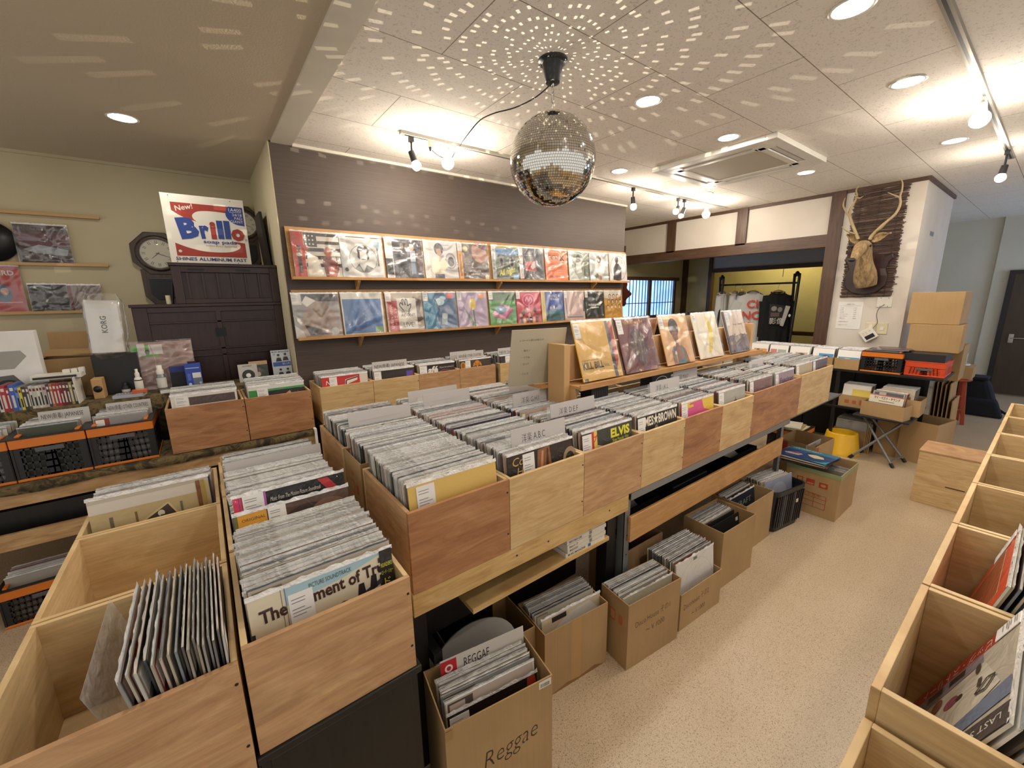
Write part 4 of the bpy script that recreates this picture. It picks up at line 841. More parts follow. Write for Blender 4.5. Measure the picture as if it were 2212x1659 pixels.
# ---- rack on top of the table
e = thing('record_rack', 'two sided wooden rack standing on the centre table with sleeves leaning on it', 'record rack', (0, 0, 0))
m = MB(); m.box(1.40, 1.44, 0.735, 1.44, 1.56, 1.365, 'tan_light_wood'); m.build('end_post', e, 0.002)
m = MB(); m.box(3.42, 1.44, 0.735, 3.46, 1.56, 1.365, 'tan_light_wood'); m.build('end_post', e, 0.002)
m = MB(); m.box(1.44, 1.485, 1.17, 3.42, 1.53, 1.35, 'tan_light_wood'); m.build('back_beam', e)
m = MB(); m.box(1.44, 1.37, 1.145, 3.47, 1.485, 1.16, 'shelf_wood'); m.box(1.44, 1.362, 1.14, 3.47, 1.372, 1.168, 'shelf_wood'); m.build('ledge', e, 0.001)
m = MB(); m.box(1.36, 1.56, 1.13, 3.47, 1.68, 1.145, 'shelf_wood'); m.build('ledge', e, 0.001)
m = MB(); m.box(1.44, 1.40, 1.08, 1.452, 1.485, 1.145, 'tan_light_wood'); m.build('bracket', e)
TL = 0.32
RK = [(1.505, 'wrapped', 0xd2a640, [('r', 0, 0, 1, 1, 0xd6aa45), ('r', 0.80, 0, 0.885, 1, 0x3c3a3c), ('p', [(0.885, 0.15), (0.885, 0.97), (0.93, 0.99), (0.98, 0.9), (0.97, 0.6), (0.98, 0.4), (0.93, 0.2)], 0xb0392c), ('t', 'A Quentin Tarantino Film', 0.06, 0.335, 0.028, 0x3a3024), ('t', 'KILL BILL', 0.06, 0.20, 0.115, 0x2c241c, {'bold': 0.035, 'w': 0.50}), ('t', 'VOL.1', 0.58, 0.20, 0.05, 0x2c241c), ('r', 0.03, 0.0, 0.12, 0.05, 0x222222)], 'yellow sleeve with dark lettering and black and red stripes on the rack', (0.02, 0.72, 0.16, 0.97)),
      (1.845, 'wrapped', 0x6b3026, [('r', 0, 0, 1, 1, 0x6e3128), ('p', [(0.30, 0.55), (0.36, 0.72), (0.46, 0.80), (0.58, 0.80), (0.72, 0.70), (0.80, 0.52), (0.78, 0.36), (0.70, 0.30), (0.62, 0.12), (0.50, 0.10), (0.42, 0.22), (0.34, 0.36)], 0x3e2018), ('l', [(0.42, 0.30), (0.46, 0.55), (0.42, 0.72)], 0.008, 0x6e4a38), ('l', [(0.55, 0.18), (0.60, 0.45), (0.56, 0.76)], 0.008, 0x7a5442), ('l', [(0.66, 0.35), (0.70, 0.50), (0.66, 0.66)], 0.007, 0x6e4a38), ('l', [(0.48, 0.4), (0.52, 0.62), (0.50, 0.78)], 0.006, 0x26140f), ('t', 'THE MAIN INGREDIENT', 0.21, 0.90, 0.045, 0xd79a3c, {'bold': 0.02, 'w': 0.58}), ('t', '1974', 0.44, 0.845, 0.04, 0xc98a3c), ('t', 'RCA', 0.42, 0.03, 0.035, 0xd79a3c)], 'dark red sleeve with a carved face design on the rack', (0.02, 0.72, 0.17, 0.98)),
      (2.248, 'wrapped_soft', 0xd9a86e, [('r', 0, 0, 1, 1, 0xdcae78), ('e', 0.47, 0.75, 0.17, 0.19, 0x2a201b), ('p', [(0.37, 0.66), (0.57, 0.66), (0.56, 0.52), (0.49, 0.44), (0.44, 0.44), (0.38, 0.54)], 0x8a5634), ('r', 0.43, 0.36, 0.53, 0.46, 0x7d4d2f), ('p', [(0.24, 0.0), (0.24, 0.28), (0.34, 0.37), (0.62, 0.37), (0.74, 0.28), (0.80, 0.0)], 0x94603a), ('p', [(0.33, 0.37), (0.29, 0.10), (0.36, 0.10), (0.39, 0.37)], 0x4f7474), ('p', [(0.58, 0.37), (0.64, 0.08), (0.71, 0.08), (0.64, 0.36)], 0x4f7474), ('p', [(0.40, 0.0), (0.42, 0.10), (0.52, 0.07), (0.66, 0.13), (0.72, 0.0)], 0x486e70), ('e', 0.37, 0.22, 0.035, 0.05, 0xe6dcc8), ('p', [(0.345, 0.2), (0.395, 0.2), (0.38, 0.04), (0.36, 0.04)], 0xc9974f), ('e', 0.43, 0.60, 0.018, 0.008, 0x1e1512), ('e', 0.52, 0.60, 0.018, 0.008, 0x1e1512), ('e', 0.475, 0.50, 0.035, 0.012, 0x8a2f28)], 'orange tan sleeve with a woman in blue dungarees holding an ice cream', (0.01, 0.74, 0.15, 0.98)),
      (2.63, 'wrapped_soft', 0xe6dcc4, [('r', 0, 0, 1, 1, 0xe8decb), ('p', [(0.58, 0.93), (0.70, 0.80), (0.75, 0.6), (0.70, 0.36), (0.52, 0.12), (0.40, 0.12), (0.50, 0.34), (0.58, 0.58), (0.56, 0.8)], 0xdfc23a)], 'cream sleeve with one plain curved yellow shape on the rack', (0.03, 0.80, 0.15, 0.97)),
      (3.04, 'wrapped_soft', 0xcfc3b6, [('r', 0, 0, 1, 1, 0xd8c6b6), ('p', [(0.12, 0.98), (0.42, 0.98), (0.36, 0.8), (0.20, 0.86)], 0xb9bfc4), ('p', [(0.6, 0.98), (0.97, 0.98), (0.97, 0.75), (0.8, 0.66)], 0xe6d5c6), ('p', [(0.0, 0.0), (0.0, 0.38), (0.2, 0.42), (0.5, 0.40), (0.75, 0.43), (1, 0.40), (1, 0)], 0x7b6a60), ('r', 0.15, 0.25, 0.95, 0.36, 0x6a5a52), ('t', 'THE GIRL ・ FOUR ONE', 0.42, 0.66, 0.03, 0x3a3430)] + [('r', 0.2 + 0.11 * q, 0.02, 0.26 + 0.11 * q, 0.06 + 0.02 * (q % 2), 0x2a2624) for q in range(7)] + [('e', 0.2 + 0.1 * q, 0.40 + 0.015 * (q % 3), 0.02, 0.02, 0x3a302c) for q in range(8)] + [('r', 0, 0, 0.10, 1, 0x4a3a36)], 'sleeve with a pale sky over a brown crowd, furthest on the rack', (0.13, 0.66, 0.28, 0.97))]
for x, mat, bc, it, l, tp in RK:
    front(rec_M(x + LPW / 2, 1.405, 1.168, TL), it, l, base=bc, mat=mat, tagpos=tp, name='displayed_sleeve', group='sleeves leaning on the rack', cat='record')
# backs of sleeves on the far side
for x, it, l in ((1.36, [('t', 'レコード入荷のお知らせ', 0.15, 0.80, 0.03, 0x4a463e), ('t', '・ 和モノ', 0.2, 0.62, 0.03, 0x4a463e), ('t', '・ ソウル', 0.2, 0.50, 0.03, 0x4a463e), ('t', '・ ロック', 0.2, 0.38, 0.03, 0x4a463e), ('t', '・ ジャズ', 0.2, 0.2, 0.03, 0x4a463e)], 'handwritten grey board behind the near end of the rack'),):
    M = Matrix.Translation((x, 1.62, 1.148)) @ Matrix.Rotation(-0.22, 4, 'Z') @ Matrix.Rotation(0.22, 4, 'X')
    m = MB(M); m.box(-0.155, 0, 0, 0.155, 0.004, 0.30, 'print', 0xb9ae97); m.art((-0.155, 0, 0), (0.31, 0, 0), (0, 0, 0.30), it); tag(m.build('handwritten_board'), l, 'sign')
for x, c, l in ((2.05, 0xb0442f, 'red and white hatched sleeve on the far side of the rack'), (2.50, 0xc9b49a, 'pale sleeve on the far side of the rack behind the woman portrait')):
    M = Matrix.Translation((x + 0.12, 1.60, 1.16)) @ Matrix.Rotation(0.20, 4, 'X'); m = MB(M); m.box(-0.155, 0, 0, 0.155, 0.004, 0.30, 'print', 0xd9cdbb if c == 0xb0442f else c)
    if c == 0xb0442f: m.art((-0.155, 0, 0), (0.31, 0, 0), (0, 0, 0.30), [('l', [(0.3 + 0.05 * q, 0.1), (0.42 + 0.05 * q, 0.98)], 0.006, c) for q in range(11)])
    tag(m.build('displayed_sleeve'), l, 'record', 'sleeves on the far side of the rack')
for x, y, wd, h, l in ((1.56, 1.40, 0.13, 0.10, 'black slotted box under the near end of the rack'), (2.08, 1.40, 0.20, 0.12, 'black box with a white oval mark under the rack')):
    m = MB(); m.box(x, y, 1.03, x + wd, y + 0.08, 1.03 + h, 'black_plastic')
    o = m.build('small_box', bevel=0.002); tag(o, l, 'box'); m = MB(); m.art((x, y, 1.03), (wd, 0, 0), (0, 0, h), [('e', 0.5, 0.5, 0.3, 0.22, 0xcfccc4), ('e', 0.5, 0.5, 0.27, 0.18, 0x17171a), ('t', 'ORTO-FON', 0.5, 0.44, 0.12, 0xcfccc4, {'al': 'c', 'w': 0.4})] if wd > 0.15 else [('r', 0.06 + 0.13 * q, 0.1, 0.12 + 0.13 * q, 0.8, 0x3b3b3e) for q in range(7)]); m.build('mark', o)
# ================================================================== foreground bins at the lower left
for x0, x1, h, l in ((-0.41, -0.034, 0.634, 'black low cabinet under the leftmost foreground bins'), (-0.032, 0.335, 0.654, 'black low cabinet at the bottom of the picture under the soundtrack bin')):
    e = thing('low_cabinet', l, 'cabinet', (0, 0, 0)); m = MB(); m.box(x0, 0.90, 0.05, x1, 2.12, h - 0.02, 'black_wood'); m.build('cabinet_body', e, 0.003)
    m = MB(); m.box(x0 - 0.003, 0.872, h - 0.02, x1 + 0.003, 2.12, h, 'black_wood'); m.build('top_board', e, 0.003)
    m = MB(); m.box(x0 + 0.02, 0.93, 0, x1 - 0.02, 2.1, 0.05, 'black_wood'); m.build('plinth', e)
    m = MB(); m.box(x0 + 0.02, 0.892, 0.08, x1 - 0.02, 0.90, h - 0.04, 'black_wood'); m.build('door', e, 0.002)
for k, (y0, dp, l) in enumerate(((0.872, 0.405, 'nearly empty pale plywood bin at the bottom left corner'), (1.28, 0.42, 'empty pale plywood bin behind the bottom left bin'), (1.703, 0.40, 'pale plywood bin at the left holding clear covered records'))):
    bin_(-0.402, y0, 0.634, 0.366, dp, BH, 'plywood_tan' if k == 0 else 'plywood_pale', l, 'foreground bins at the left', screws=k == 0)
for k, (y0, dp, l) in enumerate(((0.878, 0.405, 'tan plywood bin at the front with the soundtrack sleeve'), (1.285, 0.41, 'second bin of the soundtrack column in the foreground'), (1.697, 0.40, 'third bin of the soundtrack column, by the striped table edge'))):
    bin_(-0.03, y0, 0.654, 0.358, dp, BH, 'plywood_tan', l, 'foreground bins with soundtracks', screws=k == 0)
zf = 0.667
packed(-0.03, 0.328, 0.925, 1.235, zf, 0.0068, 0.13, 'packed record in clear sleeve behind the soundtrack sleeve in the foreground', 'packed soundtrack records in the foreground', True)
packed(-0.03, 0.328, 1.37, 1.72, zf, 0.0075, 0.13, 'packed record in clear sleeve behind the black titled sleeve in the foreground', 'packed records at the back of the soundtrack column', True)
packed(-0.03, 0.328, 1.76, 1.93, zf, 0.009, 0.13, '', '', False)
front(rec_M(0.149, 0.905, zf, 0.12), [('r', 0, 0, 1, 1, 0xd8ceb4), ('r', 0.22, 0.55, 0.94, 1, 0x9fc0cc), ('p', [(0.22, 0.86), (0.6, 0.90), (0.94, 0.98), (0.94, 0.5), (0.22, 0.5)], 0xd9cfb6), ('p', [(0.30, 0.5), (0.30, 0.64), (0.5, 0.70), (0.8, 0.66), (0.94, 0.70), (0.94, 0.5)], 0x5c6a8a), ('e', 0.60, 0.56, 0.10, 0.16, 0x1e1a1c), ('l', [(0.5, 0.6), (0.9, 0.76)], 0.012, 0x3a3f52), ('p', [(0.70, 0.68), (0.72, 0.80), (0.76, 0.80), (0.77, 0.69)], 0x22202a), ('p', [(0.80, 0.72), (0.82, 0.83), (0.86, 0.83), (0.86, 0.72)], 0x22202a), ('r', 0.20, 0.5, 0.203, 1, 0x3a3a3a), ('r', 0.225, 0.5, 0.228, 1, 0x3a3a3a),
     ('t', 'The Moment of Tru', 0.06, 0.80, 0.095, 0x3b1d1c, {'bold': 0.03, 'w': 0.86, 'rot': 0.035}), ('t', 'PICTURE SOUNDTRACK', 0.38, 0.925, 0.036, 0x44525a, {'w': 0.3, 'rot': 0.02}), ('r', 0, 0.3, 0.02, 0.75, 0x2f2f2f),
     ('r', 0.90, 0.4, 1.0, 1.0, 0x1c1c1a), ('t', 'READERS', 0.905, 0.86, 0.035, 0xd8d42a, {'w': 0.09}), ('t', 'ロード・ショー', 0.905, 0.80, 0.03, 0xd8d42a, {'w': 0.09}), ('t', 'ド', 0.92, 0.70, 0.06, 0xd8d42a)] + [('r', 0.885, 0.42 + 0.07 * q, 0.90, 0.46 + 0.07 * q, 0x1c1c1a) for q in range(8)],
    'cream and blue soundtrack sleeve with large red brown title in the foreground bin', base=0xcfc6ae, tagpos=(0.24, 0.62, 0.40, 0.93), mat='wrapped_soft')
front(rec_M(0.155, 1.335, zf + 0.055, 0.17), [('r', 0, 0, 1, 1, 0x17171a), ('r', 0, 0.5, 0.07, 1, 0xd0365a), ('r', 0.045, 0.5, 0.05, 1, 0x2f3f9a), ('t', 'Music From The Motion Picture Soundtrack', 0.30, 0.88, 0.045, 0xd8d4ca, {'w': 0.46, 'shear': 0.2}), ('e', 0.50, 0.80, 0.03, 0.03, 0xd8d4ca), ('t', '@', 0.48, 0.785, 0.03, 0x17171a), ('p', [(0.74, 0.98), (0.84, 0.98), (0.96, 0.80), (0.86, 0.80)], 0xb82a34), ('r', 0.25, 0.5, 0.27, 1, 0xb05ab0)],
    'black soundtrack sleeve with a thin white title in the middle of the foreground column', tagpos=(0.075, 0.72, 0.25, 0.99))
front(rec_M(0.150, 1.275, zf + 0.026, 0.16), [('r', 0, 0, 1, 1, 0x5a4238), ('r', 0, 0.4, 0.26, 1, 0xd99a2a), ('r', 0, 0.4, 0.03, 1, 0x6a6a30), ('t', 'ORIGINAL SOUND TRACK', 0.06, 0.92, 0.03, 0x5a3a1a), ('t', 'ビデオ', 0.08, 0.84, 0.045, 0xf0e0b0), ('e', 0.6, 0.8, 0.22, 0.14, 0x3a2a24), ('e', 0.8, 0.84, 0.16, 0.1, 0x7a5a4a)],
    'brown sleeve with an orange strip below the black soundtrack sleeve', tagpos=(0.27, 0.74, 0.42, 0.99))
card(0.16, 1.79, 0.955, 0.335, 0.055, None, 'plain white divider card at the back of the foreground soundtrack column', 0.10, 0.03)
m = MB(); m.box(-0.02, 2.05, 0.90, 0.32, 2.056, 0.955, 'plywood_pale'); tag(m.build('backing_strip'), 'pale wooden strip behind the foreground soundtrack column', 'board')
# leaning records in the nearly empty bin
rr = random.Random(8); x = -0.052
for k in range(17):
    hgt = 0.0; tl = 0.08 + 0.012 * k if k < 9 else 0.2 + 0.02 * (k - 9)
    M = Matrix.Translation((-0.056 - k * 0.0058 - max(0, k - 9) * 0.002, 1.058 + rr.uniform(-0.02, 0.015), 0.648)) @ Matrix.Rotation(math.pi / 2, 4, 'Z') @ Matrix.Rotation(tl * -0.55 + 0.05, 4, 'X') @ Matrix.Translation((0, -0.0036, 0))
    rec(M, 'record with dark or cream edge leaning in the nearly empty corner bin', 'records leaning in the nearly empty bin')
m = MB(); m.T = Matrix.Translation((-0.185, 1.06, 0.648)) @ Matrix.Rotation(math.pi / 2, 4, 'Z') @ Matrix.Rotation(-0.24, 4, 'X'); m.box(-0.15, 0, 0, 0.15, 0.0012, 0.30, 'clear_wrap'); tag(m.build('empty_plastic_sleeve'), 'empty clear sleeve leaning out of the nearly empty bin', 'plastic sleeve')
# clear covered records in the third bin on the left
for k in range(7):
    rest(rec_M(-0.215 + 0.003 * (k % 3), 1.80 + k * 0.014, 0.655, 0.10))
M = rec_M(-0.219, 1.745, 0.672, 0.10)
front(M, [('r', 0, 0, 1, 1, 0xb9a578), ('r', 0, 0.95, 1, 1, 0xb8b0a0), ('r', 0, 0.84, 0.88, 0.95, 0xcfc8bc), ('r', 0.14, 0.5, 0.17, 0.78, 0x6a624c), ('r', 0.34, 0.5, 0.36, 0.78, 0x7a5a34), ('p', [(0.06, 0.45), (0.62, 0.80), (0.78, 0.45)], 0x40352c), ('l', [(0.04, 0.44), (0.62, 0.80), (0.78, 0.47)], 0.006, 0xcdb98c), ('e', 0.55, 0.70, 0.03, 0.035, 0xd8cdb8), ('e', 0.45, 0.60, 0.025, 0.03, 0xd0c5b0), ('e', 0.66, 0.62, 0.025, 0.03, 0xd0c5b0), ('r', 0.54, 0.62, 0.57, 0.68, 0x1c1816), ('r', 0.72, 0.5, 0.74, 0.78, 0x5c6a54), ('r', 0.88, 0.5, 0.92, 0.97, 0x7a4a24), ('r', 0.93, 0.5, 0.96, 0.97, 0xa88a3c)],
    'sleeve with a white strip and a slanted band photograph in the left third bin', tagged=False, mat='wrapped_soft')
# ================================================================== bins along the display wall
zb = 0.752; yb = 2.955
WX = [0.575, 0.94, 1.30, 1.665, 2.03, 2.08, 2.45, 2.81]
ks = [0, 1, 2, 3, 5, 6]
WL = ['pale plywood bin at the left end of the row under the record wall', 'knotty pale bin with the blue lettered card in the row under the record wall', 'tan bin third in the row under the record wall', 'tan bin fourth in the row under the record wall', 'pale bin fifth in the row under the record wall, past the gap', 'tan bin at the right of the row under the record wall']
e = thing('wall_bench', 'dark bench under the record wall carrying a row of bins', 'bench', (0, 0, 0))
m = MB(); m.box(0.56, 2.945, zb - 0.03, 2.95, 3.308, zb, 'black_wood'); m.build('bench_top', e)
for x in (0.6, 1.7, 2.9):
    m = MB(); m.box(x - 0.03, 2.95, 0, x + 0.03, 3.0, zb - 0.03, 'black_wood'); m.build('leg', e); m = MB(); m.box(x - 0.03, 3.25, 0, x + 0.03, 3.3, zb - 0.03, 'black_wood'); m.build('leg', e)
m = MB(); m.box(0.58, 2.97, 0.0, 2.9, 2.985, zb - 0.03, 'black_wood'); m.build('front_board', e)
WF = [(0xb02a2a, [('r', 0, 0, 1, 1, 0xc23030), ('r', 0.82, 0.3, 1, 1, 0xd8cfc4), ('t', 'No', 0.08, 0.82, 0.10, 0xf0e8dc, {'shear': 0.2}), ('t', 'es', 0.16, 0.70, 0.10, 0xf0e8dc, {'shear': 0.2}), ('p', [(0.45, 0.5), (0.5, 0.9), (0.78, 0.95), (0.76, 0.86), (0.56, 0.80), (0.52, 0.5)], 0xe8dfd4), ('l', [(0.47, 0.5), (0.52, 0.88), (0.78, 0.93)], 0.008, 0x2a2020)], 'red sleeve with white script in the left bin under the record wall', (0.16, 0.55, 0.32, 0.98)),
      (0x2c2724, [('r', 0, 0, 1, 1, 0x2c2724), ('r', 0.8, 0.7, 0.97, 0.92, 0x5a4ab0), ('p', [(0.8, 0.7), (0.97, 0.92), (0.97, 0.7)], 0x8a3a6a), ('r', 0.93, 0.6, 1, 0.75, 0xb03a30)], 'dark sleeve with a violet patch in the second bin under the record wall', (0.0, 0.55, 0.17, 0.98)),
      (0x2a2222, [('r', 0, 0, 1, 1, 0x2a2222), ('r', 0, 0.5, 0.02, 1, 0xd05a6a), ('t', 'afé', 0.22, 0.78, 0.17, 0xeae4da, {'bold': 0.04, 'shear': 0.15}), ('t', 'Music for pleasure', 0.56, 0.88, 0.04, 0xc8c0b4), ('e', 0.72, 0.72, 0.22, 0.12, 0x8a2a34), ('e', 0.72, 0.72, 0.19, 0.10, 0x2a2222)], 'black sleeve with white cafe lettering in the third bin under the record wall', (0.0, 0.6, 0.2, 0.98)),
      (0x3a322c, [('r', 0, 0, 1, 1, 0x3c342f), ('e', 0.1, 0.86, 0.08, 0.1, 0xc98a2a), ('e', 0.1, 0.86, 0.05, 0.07, 0x8a5a1a), ('e', 0.55, 0.9, 0.08, 0.07, 0xc9862a), ('p', [(0.4, 0.80), (0.55, 0.86), (0.7, 0.80), (0.66, 0.92), (0.55, 0.78), (0.44, 0.92)], 0xc9862a), ('e', 0.47, 0.76, 0.05, 0.04, 0xc9862a), ('e', 0.63, 0.76, 0.05, 0.04, 0xc9862a)], 'brown sleeve with an orange emblem in the fourth bin under the record wall', (0.17, 0.6, 0.33, 0.98)),
      (0x2a2b2c, [('r', 0, 0, 1, 1, 0x2a2b2c), ('r', 0.03, 0.6, 0.13, 0.75, 0xd8b83a), ('r', 0.1, 0.5, 0.3, 0.7, 0x3a3c3e)], 'dark sleeve with a small yellow mark, fifth bin under the record wall', (0.18, 0.6, 0.38, 0.98)),
      (0xd0c4b4, [('r', 0, 0, 1, 1, 0xcdbfae), ('e', 0.32, 0.86, 0.05, 0.08, 0x8a4a3a), ('e', 0.55, 0.86, 0.05, 0.08, 0x7a3a2c), ('e', 0.78, 0.86, 0.05, 0.08, 0x8a4a3a), ('r', 0.28, 0.5, 0.38, 0.78, 0xa02a24), ('r', 0.50, 0.5, 0.60, 0.78, 0x8a2a24), ('r', 0.73, 0.5, 0.83, 0.78, 0xa02a24)], 'cream sleeve with three red dressed figures, last bin under the record wall', (0.04, 0.6, 0.2, 0.98))]
for n, k in enumerate(ks):
    x0, x1 = WX[k], WX[k + 1]
    bin_(x0, yb, zb, x1 - x0, 0.34, 0.265, ('plywood_pale', 'plywood_pale', 'plywood_tan', 'plywood_tan', 'plywood_pale', 'plywood_tan')[n], WL[n], 'bins under the record wall', screws=n in (1, 5))
    packed(x0, x1, yb + 0.03, yb + 0.27, zb + 0.012, 0.0085, 0.08, '', '', False)
    bc, it, l, tp = WF[n]; front(rec_M((x0 + x1) / 2, yb + 0.016, zb + 0.013, 0.08), it, l, base=bc, tagpos=tp)
for x, y, wd, s, l in ((1.10, 3.02, 0.27, 'NEW(新着) JAPANESE', 'white card lettered NEW JAPANESE in the second bin under the record wall'), (1.84, 3.06, 0.27, 'NEW(新着) OTHER COUNTRIES', 'white card lettered NEW OTHER COUNTRIES in the fourth bin under the record wall'),
                       (1.80, 3.12, 0.26, '', 'blank white card behind the OTHER COUNTRIES card'), (2.25, 3.04, 0.26, 'NEW Soul R&B', 'faintly lettered card in the fifth bin under the record wall'), (2.60, 3.10, 0.26, '', 'blank raised card in the last bin under the record wall')):
    card(x, y, 1.072, wd, 0.07, [('t', s, 0.06, 0.3, 0.36, INK, {'w': 0.86})] if s else None, l, 0.06)
m = MB(Matrix.Translation((2.045, 2.97, zb)) @ Matrix.Rotation(math.pi / 2 - 0.08, 4, 'Z')); m.box(0, 0, 0, LPW, 0.012, LPW, 'wrapped', 0x4a4a50); tag(m.build('record_sleeve'), 'dark records edge on in the gap between bins under the record wall', 'record')
# ================================================================== the two display shelves
def shelf(z0, z1, x0, x1, label):
    e = thing('record_display_shelf', label, 'display shelf', (0, 0, 0))
    m = MB(); m.hexa([(x0, 3.258, z0), (x1, 3.258, z0), (x1, 3.268, z0), (x0, 3.268, z0), (x0, 3.298, z1), (x1, 3.298, z1), (x1, 3.308, z1), (x0, 3.308, z1)], 'shelf_wood'); m.build('back_board', e)
    m = MB(); m.box(x0, 3.215, z0 - 0.008, x1, 3.268, z0 + 0.004, 'shelf_wood'); m.box(x0, 3.212, z0 - 0.008, x1, 3.218, z0 + 0.012, 'shelf_wood'); m.build('ledge', e, 0.001)
    for q in range(3):
        x = x0 + (x1 - x0) * (0.12 + 0.36 * q); m = MB(); m.hexa([(x, 3.23, z0 - 0.02), (x + 0.02, 3.23, z0 - 0.02), (x + 0.02, 3.31, z0 - 0.09), (x, 3.31, z0 - 0.09), (x, 3.23, z0 - 0.008), (x + 0.02, 3.23, z0 - 0.008), (x + 0.02, 3.31, z0 - 0.008), (x, 3.31, z0 - 0.008)], 'shelf_wood'); m.build('bracket', e)
shelf(1.752, 2.102, 0.541, 4.213, 'upper wooden display shelf on the dark brown wall')
shelf(1.33, 1.675, 0.531, 4.165, 'lower wooden display shelf on the dark brown wall')
SK, DK, WH = 0xb07a58, 0x2a2624, 0xe6e3dc
